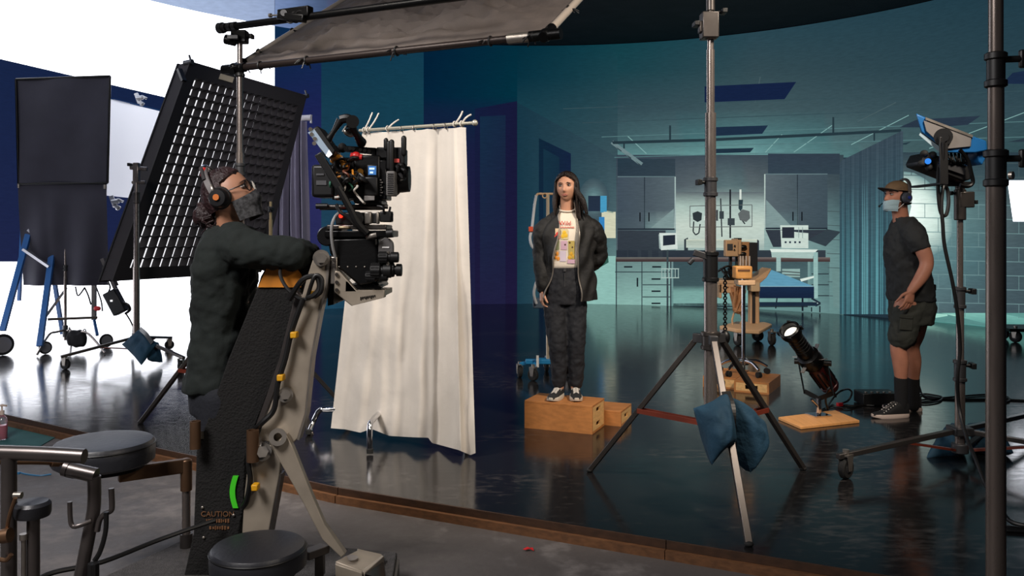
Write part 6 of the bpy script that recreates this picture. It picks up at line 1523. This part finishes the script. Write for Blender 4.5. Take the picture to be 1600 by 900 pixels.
# hair: parted, falling behind the shoulder on one side and over the chest on the other
def hairfn(s, t):
    # s around from the front left edge over the back to the front right edge; t from the crown down
    op = 0 if t < .225 else (min(1, (t - .225) / .13)) ** .6
    a0 = radians(3 + 58 * op); a = a0 + (2 * pi - 2 * a0) * s
    if t < .45:
        q = t / .45 * pi * .52; r = sin(q); z = cos(q)
        p = V(-sin(a) * r * .090, cos(a) * r * .106, .012 + z * .122)
        wv = .0018 * sin(a * 23 + t * 6) * min(1, t * 5); p.x *= 1 + wv * 8; p.y *= 1 + wv * 8
        return hc + hR @ (p * .95)
    k = (t - .45) / .55
    L = .205 + .05 * sin(s * pi * 9) * .3 + (.05 if s < .35 else 0) + (-.05 if s > .75 else 0)
    p = V(-sin(a) * (.090 + .006 * k), cos(a) * (.104 - .012 * k) - .02 * k, .012 - .008 - k * L)
    wv = .006 * sin(a * 19 + k * 3) * (.3 + k); nrm = V(-sin(a), cos(a), 0); p += nrm * wv
    if s < .3: p += V(.0, .0, 0)
    return hc + hR @ (p * .95)
build(MB().grid(hairfn, 150, 110, thick=.012), 'hair', M_hair, wo)
mb = MB()
for k in range(9):
    b0 = hc + hR @ V(-.066 + .004 * k, .030 - .012 * k, -.02); q = Lw(.150 - .006 * k + .018 * sin(k * 2), -.075 + .014 * k, 1.345 + .012 * k)
    mb.tube([b0 + V(0, 0, .05), b0, b0.lerp(q, .5) + V(.012, -.005, .01), q], [.012, .021, .019, .003], n=12)
for k in range(6):
    b0 = hc + hR @ V(.068, .015 - .014 * k, -.01); q = Lw(-.085 + .005 * k, -.035 + .02 * k, 1.36)
    mb.tube([b0 + V(0, 0, .05), b0, b0.lerp(q, .5) + V(-.008, -.0, 0), q], [.012, .020, .018, .004], n=12)
build(mb, 'side_locks', M_hair, wo)
# tee shirt
mb = MB(); torso(mb, [(Lw(-.015, .025, .955), (.136, 0, 0), (0, .106, 0)), (Lw(-.01, .022, .985), (.142, 0, 0), (0, .110, 0)), (Lw(0, .022, 1.06), (.130, 0, 0), (0, .102, 0)), (Lw(.0, .022, 1.16), (.130, 0, 0), (0, .104, 0)), (Lw(.01, .02, 1.25), (.138, 0, 0), (0, .102, 0)), (Lw(.01, .03, 1.33), (.115, 0, 0), (0, .075, 0)), (Lw(.01, .025, 1.402), (.060, 0, 0), (0, .056, 0))], 40)
tee = build(mb, 'tshirt', M_tee, wo, sub=1)
build(MB().torus(Lw(.010, .018, 1.405), (.0, -.35, 1), .058, .007, n=30), 'neckband', M_tee, tee)
# printed flowers on the shirt, small raised prints that follow its front
def teey(x, z):
    prof = [(.955, .106), (.985, .110), (1.06, .102), (1.16, .104), (1.25, .102), (1.33, .075), (1.385, .06)]
    ry = interp(z, prof); rx = interp(z, [(.955, .136), (.985, .142), (1.06, .13), (1.16, .13), (1.25, .138), (1.33, .115)]); q = min(.98, abs((x - .003) / rx))
    return .022 - ry * (1 - q ** 2.2) ** (1 / 2.2)
def printed(cells, name, m):
    mb = MB()
    for x0, z0, x1, z1 in cells: mb.grid(lambda s, t: Lw(x0 + (x1 - x0) * s, teey(x0 + (x1 - x0) * s, z0 + (z1 - z0) * t) - .003, z0 + (z1 - z0) * t), 4, 4, thick=.0015)
    return build(mb, name, m, tee)
def blob(pts, r, name, m):
    mb = MB()
    for x, z in pts: mb.ell(Lw(x, teey(x, z) - .0035, z), (r, .003, r * 1.1), None, 12, 8)
    return build(mb, name, m, tee)
px = lambda u: (u - 883) / 211; pzz = lambda v: (623 - v) / 211
sq = lambda u0, v0, u1, v1: (px(u0), pzz(v1), px(u1), pzz(v0))
printed([sq(866, 357, 873.5, 373), sq(865, 391, 872, 407)], 'print_panel', mat('print_cream', (214, 186, 150), .8)); printed([sq(875, 358, 885.5, 374)], 'print_panel', mat('print_sand', (206, 190, 140), .8)); printed([sq(864, 375, 872, 390)], 'print_panel', mat('print_sage', (140, 146, 108), .8))
printed([sq(874.5, 376, 884, 390), sq(884.5, 405, 896, 411)], 'print_panel', mat('print_lilac', (196, 160, 176), .8)); printed([sq(886, 376, 895.5, 404)], 'print_panel', mat('print_olive', (176, 156, 84), .8)); printed([sq(873, 391.5, 882.5, 408)], 'print_panel', mat('print_pale', (206, 192, 204), .8))
blob([(px(870), pzz(366)), (px(868), pzz(370)), (px(871), pzz(370))], .016, 'print_flower', mat('print_red', (206, 66, 56), .8)); blob([(px(880), pzz(364)), (px(882), pzz(368)), (px(878), pzz(369))], .016, 'print_flower', mat('print_yellow', (222, 178, 44), .8)); blob([(px(877.5), pzz(369))], .008, 'print_centre', mat('print_dark', (70, 44, 24), .8))
blob([(px(870), pzz(396)), (px(868), pzz(402)), (px(871), pzz(404))], .014, 'print_flower', mat('print_orange', (220, 140, 44), .8)); blob([(px(890), pzz(396)), (px(892), pzz(400)), (px(888), pzz(402))], .014, 'print_flower', mat('print_gold', (206, 158, 44), .8)); blob([(px(881), pzz(382)), (px(888), pzz(379)), (px(892), pzz(386))], .007, 'print_leaf', mat('print_dark', (70, 44, 24), .8))
lettering('Wild', 'print_text', mat('print_red', (206, 66, 56), .8), tee, Lw(px(881), teey(px(881), pzz(350)) - .006, pzz(352)), .046, dep=.001)
printed([sq(872 + 4 * k, 354.2, 875 + 4 * k, 356.4) for k in range(6)], 'print_line', mat('print_rose', (206, 128, 112), .8))
# jeans
mb = MB()
torso(mb, [(Lw(-.005, .03, .70), (.155, 0, 0), (0, .105, 0)), (Lw(-.002, .03, .80), (.162, 0, 0), (0, .118, 0)), (Lw(-.005, .03, .90), (.148, 0, 0), (0, .108, 0)), (Lw(-.01, .028, .975), (.138, 0, 0), (0, .104, 0))])
limb(mb, [Lw(-.078, .03, .76), Lw(-.075, .015, .62), Lw(-.065, -.005, .43), Lw(-.052, .02, .26), Lw(-.048, .035, .115)], [.090, .085, .070, .062, .052]); limb(mb, [Lw(.072, .03, .76), Lw(.074, .02, .62), Lw(.078, .00, .43), Lw(.080, .025, .26), Lw(.082, .04, .115)], [.090, .085, .070, .062, .054])
je = build(mb, 'jeans', M_jean, wo, remesh=.009, smooth=5, disp=(.024, .05))
build(MB().torus(Lw(-.01, .028, .955), (0, 0, 1), .1, .001), 'waist_seam', M_jean, je) if False else None
build(MB().box(Lw(-.012, -.083, .885), (.006, .012, .10)).box(Lw(-.012, -.082, .955), (.018, .012, .018)), 'fly', mat('dark_denim_seam', (58, 58, 60), .8), je)
# jacket: open shell plus sleeves and rib collar
JZ = [(.73, .205, .140, -.168, .105), (.80, .205, .145, -.150, .108), (.95, .190, .138, -.118, .092), (1.10, .192, .135, -.088, .088), (1.22, .200, .132, -.066, .092), (1.29, .190, .112, -.056, .094), (1.335, .165, .092, -.062, .090), (1.38, .118, .080, -.060, .084), (1.415, .084, .074, -.054, .072), (1.455, .070, .066, -.050, .060)]
def jk(z):
    for a_, b_ in zip(JZ[:-1], JZ[1:]):
        if z <= b_[0] + 1e-9:
            t = (z - a_[0]) / (b_[0] - a_[0]); t = max(0, t); t2 = t * t * (3 - 2 * t) if False else t
            return [a_[i] + (b_[i] - a_[i]) * t2 for i in range(1, 5)]
    return list(JZ[-1][1:])
def jfn(s, t):
    z = .73 + .725 * t; rx, ry, xl, xr = jk(z); cx_ = .022
    p0 = asin(max(-.98, min(.98, (xl - cx_) / rx))); p1 = asin(max(-.98, min(.98, (xr - cx_) / rx)))
    a = p1 + (2 * pi + p0 - p1) * s
    w_ = .010 * sin(a * 5 + z * 16) + .008 * sin(a * 9 - z * 27) + .010 * mnoise.noise(V(a * 2.3, z * 9, 3))
    return Lw(cx_ + (rx + w_) * sin(a), .03 - (ry + w_) * cos(a), z + (.03 * max(0, -cos(a)) * (1 - t)) + (-.03 * (1 - t) if s > .85 else 0))
jo = build(MB().grid(jfn, 110, 60, thick=-.012), 'jacket', M_jacket, wo)
def sleeve(pts, rr, sd):
    mb = MB(); limb(mb, pts, rr, 24, 8)
    return build(mb, 'sleeve', M_jacket, jo, remesh=.009, smooth=3, disp=(.026, .06))
sleeve([shR + V(.03, 0, .012), shR + V(-.015, 0, -.045), elR + V(.012, 0, .02), wrR + V(0, 0, .10), wrR + V(0, 0, .015)], [.060, .072, .062, .056, .042], 1)
sleeve([shL + V(-.03, 0, .012), shL + V(.025, 0, -.045), elL + V(-.012, 0, .03), elL + V(-.03, .01, -.04), wrL + V(.03, -.01, .02), wrL + V(.0, 0, 0)], [.062, .078, .072, .072, .060, .042], 2)
build(MB().tube([jfn(0, t / 24) + V(-.004, -.006, 0) for t in range(25)], .0055, n=6, k=1), 'zip_edge', mat('pale_zip', (150, 142, 132), .35, .6), jo); build(MB().tube([jfn(1, t / 24) + V(.004, -.006, 0) for t in range(25)], .0055, n=6, k=1), 'zip_edge', mat('pale_zip', (150, 142, 132), .35, .6), jo)
build(MB().tube([jfn(s / 20, 1) for s in range(21)], .016, n=8, k=1), 'rib_collar', M_jacket, jo)
M_shoe = mat('dark_olive_canvas', (38, 38, 38), .8, bump=.2); M_sole = mat('white_rubber_sole', (204, 194, 178), .6)
sneaker(wo, Lw(-.028, .09, 0), pi + .34 - .72, .255, M_shoe, M_sole); sneaker(wo, Lw(.076, .10, 0), pi - .02, .255, M_shoe, M_sole)

# ---------------------------------------------------------------- man at right
N0 = V(3.083, 6.55, 0)
ma = thing('person', 'man in cap, headset, dark tee shirt, shorts and high black sneakers standing at right', 'person', N0)
Lm = lambda u, v, y=0.0: P(u, v, 6.55 + y)
M_dtee = mat('charcoal_tshirt', (42, 44, 45), .85, var=.12, vscale=10, bump=.3, bscale=16); M_short = mat('olive_grey_shorts', (52, 54, 48), .85, var=.15, vscale=10, bump=.3, bscale=20)
mh = Lm(1401, 308, -.02); mR = HF(pi / 2 + .30, .10, 0)
mb = MB(); head(mb, mh, mR, 1.0)
limb(mb, [Lm(1412, 356, .0), Lm(1408, 343, .0), Lm(1405, 322, -.01)], [.075, .062, .06])
torso(mb, [(Lm(1424, 470), (.13, 0, 0), (0, .15, 0)), (Lm(1420, 420), (.12, 0, 0), (0, .15, 0)), (Lm(1415, 375), (.11, 0, 0), (0, .17, 0)), (Lm(1412, 352), (.06, 0, 0), (0, .10, 0))])
shN, elN, wrN = Lm(1431, 366, -.20), Lm(1448, 411, -.27), Lm(1424, 454, -.27)
limb(mb, [shN, Lm(1441, 388, -.25), elN, Lm(1440, 432, -.275), wrN], [.060, .058, .050, .048, .033])
hand(mb, wrN, V(-.28, -.05, -1), V(.35, -1, -.1), 1, .35, 1.08)
shF, elF, wrF = Lm(1426, 366, .18), Lm(1436, 414, .22), Lm(1434, 452, .20)
limb(mb, [shF, elF, wrF], [.055, .045, .030]); hand(mb, wrF, V(-.1, .05, -.9), V(.1, 1, -.1), -1, .6, 1.0)
def leg(hx, hy, kx, ky, axx, ay):
    limb(mb, [Lm(hx, 480, hy), Lm(hx - 6, 520, hy), Lm(kx, 542, ky), Lm(kx + 3, 565, ky), Lm(axx, 600, ay), Lm(axx, 632, ay)], [.10, .082, .062, .060, .042, .040])
leg(1418, -.09, 1404, -.09, 1408, -.08); leg(1434, .09, 1424, .10, 1427, .12)
build(mb, 'body', M_skin2, ma, remesh=.0052, smooth=2)
face_parts(ma, mh, mR, 1.0, V(.0, 1, .25), None, mat('brown_brow', (58, 38, 28), .6))
# beard shadow behind the mask strap, short hair under the cap
M_mh = mat('short_brown_hair', (40, 30, 26), .7, bump=.5, bscale=120)
build(MB().ell(mh + mR @ V(0, -.016, .008), (.0775, .088, .108), mR, 30, 20), 'short_hair', M_mh, ma)
capm = mat('faded_olive_cap', (116, 92, 66), .8, var=.2, vscale=12, bump=.2)
def capf(s, t):
    a = 2 * pi * s; q = t * pi * .46; p = V(sin(a) * sin(q) * .086, cos(a) * sin(q) * .106 - .006, .034 + cos(q) * .092); return mh + mR @ p
cp = build(MB().grid(capf, 48, 16, thick=.005), 'cap', capm, ma)
def brimf(s, t):
    a = -1.0 + 2.0 * s; r = 1 + .72 * t * cos(a * 1.25); p = V(sin(a) * .086 * (1 + .1 * t), cos(a) * .106 * r - .006, .040 - .020 * (1 - cos(a * 1.1)) + .012 * t); return mh + mR @ p
build(MB().grid(brimf, 24, 10, thick=.005), 'brim', mat('dark_brim', (46, 44, 42), .8), cp); build(MB().ell(mh + mR @ V(0, -.006, .127), (.009, .009, .006), mR), 'button', capm, cp)
def headset(root, c, R, s=1.0, cup=(70, 74, 84), silver=False):
    H = lambda x, y, z: c + R @ (V(x, y, z) * s)
    mb = MB(); pts = [H(.098 * cos(a), -.022 - .03 * sin(a), -.002 + .142 * sin(a)) for a in [pi * k / 16 for k in range(17)]]
    fy = (R @ V(0, 1, 0)) * (.013 * s); mb.rings([[p + fy, p + fy + (p - c).normalized() * .009 * s, p - fy + (p - c).normalized() * .009 * s, p - fy] for p in pts])
    hs = build(mb, 'headset', mat('grey_headband', (92, 88, 88), .45), root, bevel=.002)
    build(MB().tube([H(.106 * cos(a), -.030 - .03 * sin(a), -.002 + .152 * sin(a)) for a in [pi * k / 16 for k in range(3, 14)]], .008 * s, n=8), 'headband_pad', mat('dark_pad', (44, 42, 44), .7), hs)
    for e in (-1, 1):
        build(MB().lathe([(.001, -.006), (.034, -.006), (.042, .004), (.042, .022), (.034, .036), (.001, .038)], H(.078 * e, -.014, -.008), R @ V(e, 0, 0), 28), 'ear_cup', mat('cup_%d' % cup[0], cup, .35), hs)
        build(MB().torus(H(.078 * e, -.014, -.008), R @ V(1, 0, 0), .036 * s, .012 * s), 'ear_cushion', M_rubber, hs)
        build(MB().tube([H(.100 * e, -.022, .0), H(.108 * e, -.02, .03), H(.098 * e, -.024, .05)], .006 * s, n=6), 'cup_arm', M_steel, hs)
    return hs, H
hs, HH = headset(ma, mh, mR)
for e in (-1, 1): build(MB().lathe([(.001, 0), (.012, 0), (.012, .006), (.001, .006)], HH(.116 * e, -.014, -.006), mR @ V(e, 0, 0)), 'cup_badge', mat('blue_badge', (48, 66, 160), .4), hs)
build(MB().tube([HH(.10, .01, -.03), HH(.098, .05, -.055), HH(.075, .09, -.078)], .0035, n=6).ell(HH(.072, .094, -.08), (.009, .012, .009)), 'microphone', M_black, hs)
build(MB().tube([HH(-.02, -.125, -.035), HH(.06, -.11, -.05), HH(.09, -.03, -.045)], .008), 'rear_strap', M_black, hs)
# surgical mask pulled under the nose
def maskf(s, t):
    a = -1.25 + 2.5 * s; z = -.046 - .075 * t; k = 1 - .10 * (2 * t - 1) ** 2
    return mh + mR @ V(sin(a) * .069 * (1 - .18 * t), (cos(a) * .098 + .016 * cos(a) ** 3) * k * (1 - .06 * t), z + .006 * sin(t * 15) + .020 * abs(sin(a)) * (1 - t))
mk = build(MB().grid(maskf, 30, 16, thick=.004), 'face_mask', mat('pale_blue_mask', (168, 196, 206), .8, bump=.2), ma)
for e in (-1, 1): build(MB().tube([mh + mR @ V(.062 * e, .035, -.045), mh + mR @ V(.080 * e, .01, -.03), mh + mR @ V(.082 * e, -.02, .01)], .003, n=6).tube([mh + mR @ V(.060 * e, .03, -.095), mh + mR @ V(.080 * e, .0, -.055), mh + mR @ V(.082 * e, -.02, -.03)], .003, n=6), 'ear_loop', M_tie, mk)
# tee shirt
mb = MB()
torso(mb, [(Lm(1424, 470), (.165, 0, 0), (0, .19, 0)), (Lm(1423, 455), (.168, 0, 0), (0, .19, 0)), (Lm(1419, 425), (.155, 0, 0), (0, .185, 0)), (Lm(1415, 395), (.150, 0, 0), (0, .19, 0)), (Lm(1415, 372), (.145, 0, 0), (0, .20, 0)), (Lm(1416, 356), (.115, 0, 0), (0, .18, 0)), (Lm(1413, 343), (.082, 0, 0), (0, .10, 0)), (Lm(1411, 339), (.07, 0, 0), (0, .075, 0))])
mb.tube([Lm(1423, 360, -.13), Lm(1428, 366, -.185), Lm(1434, 377, -.225), Lm(1440, 391, -.245)], [.085, .088, .080, .072], n=20); mb.tube([Lm(1422, 362, .13), Lm(1426, 370, .19), Lm(1434, 388, .235)], [.085, .084, .072], n=20)
build(mb, 'tshirt', M_dtee, ma, remesh=.010, smooth=4, disp=(.026, .06))
mb = MB()
torso(mb, [(Lm(1424, 505), (.15, 0, 0), (0, .18, 0)), (Lm(1425, 485), (.165, 0, 0), (0, .19, 0)), (Lm(1424, 460), (.155, 0, 0), (0, .175, 0))])
limb(mb, [Lm(1420, 488, -.09), Lm(1413, 510, -.10), Lm(1409, 527, -.10)], [.118, .108, .100]); limb(mb, [Lm(1430, 488, .09), Lm(1424, 508, .10), Lm(1420, 524, .10)], [.115, .105, .098])
sh = build(mb, 'shorts', M_short, ma, remesh=.011, smooth=5, disp=(.030, .07))
build(MB().box(Lm(1416, 505, -.205), (.10, .012, .11), RY(.1)).box(Lm(1416, 495, -.21), (.105, .012, .03), RY(.1)), 'cargo_pocket', M_short, sh, bevel=.006)
build(MB().box(Lm(1455, 449, -.06), (.05, .07, .05)), 'belt_pack', M_black, ma, bevel=.008)
M_sock = mat('black_sock', (20, 20, 22), .9, bump=.2, bscale=120); M_cv = mat('black_canvas', (22, 22, 23), .8, bump=.15, bscale=150); M_cs = mat('dirty_white_rubber', (198, 178, 166), .6)
for (x, y) in ((1408, -.08), (1427, .12)): build(MB().tube([Lm(x - .5, 592, y), Lm(x, 612, y), Lm(x, 634, y)], [.050, .049, .046], n=20, round_ends=True), 'sock', M_sock, ma)
so, T = sneaker(ma, V(P(1417, 648, 6.465).x, 6.465, 0), pi / 2 + .12, .30, M_cv, M_cs, True)
so, T = sneaker(ma, V(P(1438, 648, 6.675).x, 6.675, 0), pi / 2 - .30, .29, M_cv, M_cs, True)
bp = T(-.036, .045, .085) if T(-.036, 0, 0).y < T(.036, 0, 0).y else T(.036, .045, .085)
build(MB().lathe([(.001, 0), (.021, 0), (.021, .004), (.001, .004)], bp + V(0, .004, 0), (0, -1, 0)), 'ankle_patch', mat('pale_patch', (186, 180, 176), .6), so)
st = [bp + V((.014 if k % 2 == 0 else .006) * sin(pi * k / 5), -.002, (.014 if k % 2 == 0 else .006) * cos(pi * k / 5)) for k in range(10)]; build(MB().prism(st, (0, .003, 0)), 'ankle_star', M_cv, so)

# ---------------------------------------------------------------- camera operator
od = 3.56; O0 = V(P(352, 360, od).x, od, .05)
op = thing('person', 'camera operator in a dark sweatshirt with headphones, glasses and a black mask at the camera', 'person', O0)
Lo = lambda u, v, y=0.0: P(u, v, od + y)
M_sweat = mat('dark_green_sweatshirt', (17, 25, 23), .9, var=.15, vscale=10, bump=.3, bscale=14); M_ojean = mat('navy_jeans', (20, 23, 32), .85, bump=.2)
oh = Lo(360, 306, -.02); oR = HF(-pi / 2 - .06, .36, 0)
mb = MB(); head(mb, oh, oR, 1.0, True)
limb(mb, [Lo(362, 372, .02), Lo(360, 350, .0), Lo(358, 325, -.01)], [.07, .058, .058])
torso(mb, [(Lo(345, 585), (.10, 0, 0), (0, .13, 0)), (Lo(348, 520), (.095, 0, 0), (0, .12, 0)), (Lo(355, 430), (.105, 0, 0), (0, .15, 0)), (Lo(360, 375), (.07, 0, 0), (0, .12, 0))])
s1, e1_, w1 = Lo(376, 385, -.17), Lo(458, 398, -.20), Lo(482, 404, .03)
limb(mb, [s1, e1_, Lo(474, 398, -.08), w1], [.05, .042, .038, .028]); hand(mb, w1, V(.9, .35, -.1), V(.1, -.2, 1), 1, .9, .95)
s2, e2_, w2 = Lo(372, 388, .17), Lo(430, 405, .24), Lo(480, 402, .16)
limb(mb, [s2, e2_, w2], [.05, .04, .028]); hand(mb, w2, V(1, -.05, -.05), V(.05, .1, 1), -1, .8, .95)
for y in (-.09, .09): limb(mb, [Lo(346, 600, y), V(O0.x + .0, O0.y + y, .50), V(O0.x - .03, O0.y + y, .12)], [.06, .05, .04])
build(mb, 'body', M_skin3, op, remesh=.0052, smooth=2)
face_parts(op, oh, oR, 1.0, V(0, 1, .1), None, M_hair2, True)
def ohair(s, t):
    op_ = 0 if t < .40 else min(1, (t - .40) / .16) ** .7; a0 = radians(3 + 79 * op_); a = a0 + (2 * pi - 2 * a0) * s; q = t * pi * .66
    p = V(-sin(a) * sin(q) * .085, cos(a) * sin(q) * .108 - .012, .008 + cos(q) * .122); p *= 1 + .012 * sin(a * 27 + t * 5)
    return oh + oR @ p
hr = build(MB().grid(ohair, 80, 30, thick=.014), 'hair', M_hair2, op)
def bun(d): r = 1 + .08 * sin(d.x * 11 + d.z * 7) + .06 * sin(d.y * 13); return V(d.x * .048 * r, d.y * .052 * r, d.z * .060 * r)
build(MB().ell(Lo(322, 334, .0), (1, 1, 1), RY(.3), 26, 18, bun), 'hair_bun', M_hair2, hr, disp=(.012, .03))
mb = MB(); rn = random.Random(5)
for k in range(26):
    b0 = Lo(334 + rn.uniform(-10, 8), 345 + rn.uniform(-12, 8), rn.uniform(-.07, .06)); mb.tube([b0, b0 + V(-.02 + rn.uniform(-.02, .03), rn.uniform(-.01, .01), -.02), b0 + V(rn.uniform(-.04, .05), rn.uniform(-.02, .02), -.045)], [.004, .003, .0015], n=5)
build(mb, 'loose_strands', M_hair2, hr)
hs, HO = headset(op, oh, oR, 1.02, (24, 24, 26))
for e in (-1, 1): build(MB().lathe([(.001, 0), (.013, 0), (.013, .005), (.001, .005)], HO(.117 * e, -.014, -.006), oR @ V(e, 0, 0)), 'cup_badge', mat('orange_badge', (196, 110, 50), .4), hs)
build(MB().tube([HO(.02 * k, -.058, .146 - .002 * k * k) for k in (-2, -1, 0, 1, 2)], .014, n=10), 'silver_band', mat('bright_silver', (214, 214, 220), .18, 1), hs); build(MB().tube([HO(.034 + .008 * k, -.054, .134 - .010 * k) for k in range(4)], .0145, n=10), 'red_mark', mat('red_mark', (180, 36, 32), .4), hs)
def omask(s, t):
    a = -1.35 + 2.7 * s; z = -.012 - .110 * t; k = 1 + .16 * exp(-((t - .28) / .25) ** 2) * cos(a) ** 2
    return oh + oR @ V(sin(a) * .073 * (1 - .22 * t), cos(a) * .104 * k, z - .026 * abs(sin(a)) * (1 - t))
ok_ = build(MB().grid(omask, 36, 18, thick=.004), 'face_mask', mat('black_patterned_mask', (58, 58, 60), .7, var=.95, vscale=70), op)
for e in (-1, 1): build(MB().tube([oh + oR @ V(.068 * e, .03, -.045), oh + oR @ V(.080 * e, .0, -.03), oh + oR @ V(.082 * e, -.02, .01)], .003, n=6), 'ear_loop', M_cable, ok_)
gl = MB(); 
for e in (-1, 1):
    gl.torus(oh + oR @ V(.033 * e, .098, .010), oR @ V(.1 * e, 1, 0), .024, .0022, n=26, m=6); gl.tube([oh + oR @ V(.057 * e, .094, .014), oh + oR @ V(.079 * e, .05, .010), oh + oR @ V(.084 * e, -.01, .006)], .0026, n=6)
gl.tube([oh + oR @ V(-.010, .101, .014), oh + oR @ V(0, .105, .017), oh + oR @ V(.010, .101, .014)], .002, n=6)
ge = build(gl, 'glasses', M_blackmetal, op)
mb = MB()
for e in (-1, 1): mb.lathe([(.001, 0), (.0235, 0), (.0235, .0012), (.001, .0012)], oh + oR @ V(.033 * e, .098, .010), oR @ V(.1 * e, 1, 0))
build(mb, 'lenses', mat('clear_lens', (235, 240, 245), .03, trans=1), ge)
mb = MB()
torso(mb, [(Lo(342, 606), (.128, 0, 0), (0, .172, 0)), (Lo(342, 596), (.132, 0, 0), (0, .175, 0)), (Lo(345, 560), (.122, 0, 0), (0, .17, 0)), (Lo(347, 515), (.112, 0, 0), (0, .16, 0)), (Lo(350, 465), (.118, 0, 0), (0, .175, 0)), (Lo(354, 420), (.128, 0, 0), (0, .20, 0)), (Lo(358, 385), (.115, 0, 0), (0, .19, 0)), (Lo(361, 365), (.10, 0, 0), (0, .14, 0)), (Lo(364, 354), (.075, 0, 0), (0, .08, 0))], sup=2.4)
limb(mb, [Lo(366, 380, -.13), Lo(384, 388, -.185), Lo(425, 394, -.20), Lo(460, 396, -.20), Lo(475, 396, -.09), w1], [.082, .080, .070, .066, .058, .046]); limb(mb, [Lo(366, 382, .13), s2, e2_, w2], [.08, .078, .062, .045])
build(mb, 'sweatshirt', M_sweat, op, remesh=.010, smooth=4, disp=(.038, .075))
mb = MB(); torso(mb, [(Lo(344, 640), (.115, 0, 0), (0, .16, 0)), (Lo(344, 590), (.125, 0, 0), (0, .165, 0))])
for y in (-.09, .09): limb(mb, [Lo(345, 620, y), V(O0.x, O0.y + y, .52), V(O0.x - .03, O0.y + y, .13)], [.098, .078, .058])
build(mb, 'jeans', M_ojean, op, remesh=.012, smooth=4)
for y in (-.09, .09): sneaker(op, V(O0.x - .08, O0.y + y, .0505), -pi / 2, .26, M_shoe, M_sole)
# ================================================================== key lamp and added fills, all unseen
def lamp(kind, name, loc, aim, power, col, size=.3, cone=60, blend=.5):
    l = bpy.data.lights.new(name, kind); l.energy = power; l.color = col
    if kind == 'SPOT': l.spot_size = radians(cone); l.spot_blend = blend; l.shadow_soft_size = size
    elif kind == 'AREA': l.shape = 'DISK'; l.size = size
    o = bpy.data.objects.new(name, l); COL.objects.link(o); o.location = loc
    o.rotation_euler = (Vector(aim) - Vector(loc)).to_track_quat('-Z', 'Y').to_euler()
    return o
lamp('SPOT', 'curtain_fill', (-2.7, 3.5, 4.5), (-.85, 5.6, 1.1), 640, (1, .92, .83), .4, 48, .5)  # unseen spot added so the curtain stays bright
lamp('SPOT', 'key_lamp', (2.8, 2.6, 4.4), (.8, 6.2, .9), 1000, (1, .87, .73), .4, 58, .6)
lamp('SPOT', 'cart_fill', (1.2, 5.6, 4.6), (2.5, 9.6, .7), 900, (1, .80, .60), .3, 40, .6)  # unseen warm spot added to brighten the cart
lamp('AREA', 'foreground_fill', (-2.6, .6, 4.2), (-2.0, 3.0, 0), 230, (1, .95, .93), 1.6)  # unseen soft light added over the dark foreground
lamp('SPOT', 'dolly_fill', (2.2, .6, 3.2), (-.75, 3.35, 1.1), 170, (1, .88, .74), .35, 34, .7)  # unseen fill added to lift the dolly arm and camera
lamp('SPOT', 'drape_fill', (-1.2, 8.2, 4.9), (-3.6, 13.6, 1.9), 420, (.95, .92, 1), .4, 44, .7)  # unseen spot added to brighten the grey drape
# things of one kind form a group
for stem_, g_ in (('apple_box', 'wooden boxes on the stage floor'), ('light_stand', 'steel light stands'), ('sandbag', 'weight bags on the stands'), ('cable', 'black cables')):
    for o in SC.objects:
        if o.parent is None and o.name.split('.')[0] == stem_: o['group'] = g_
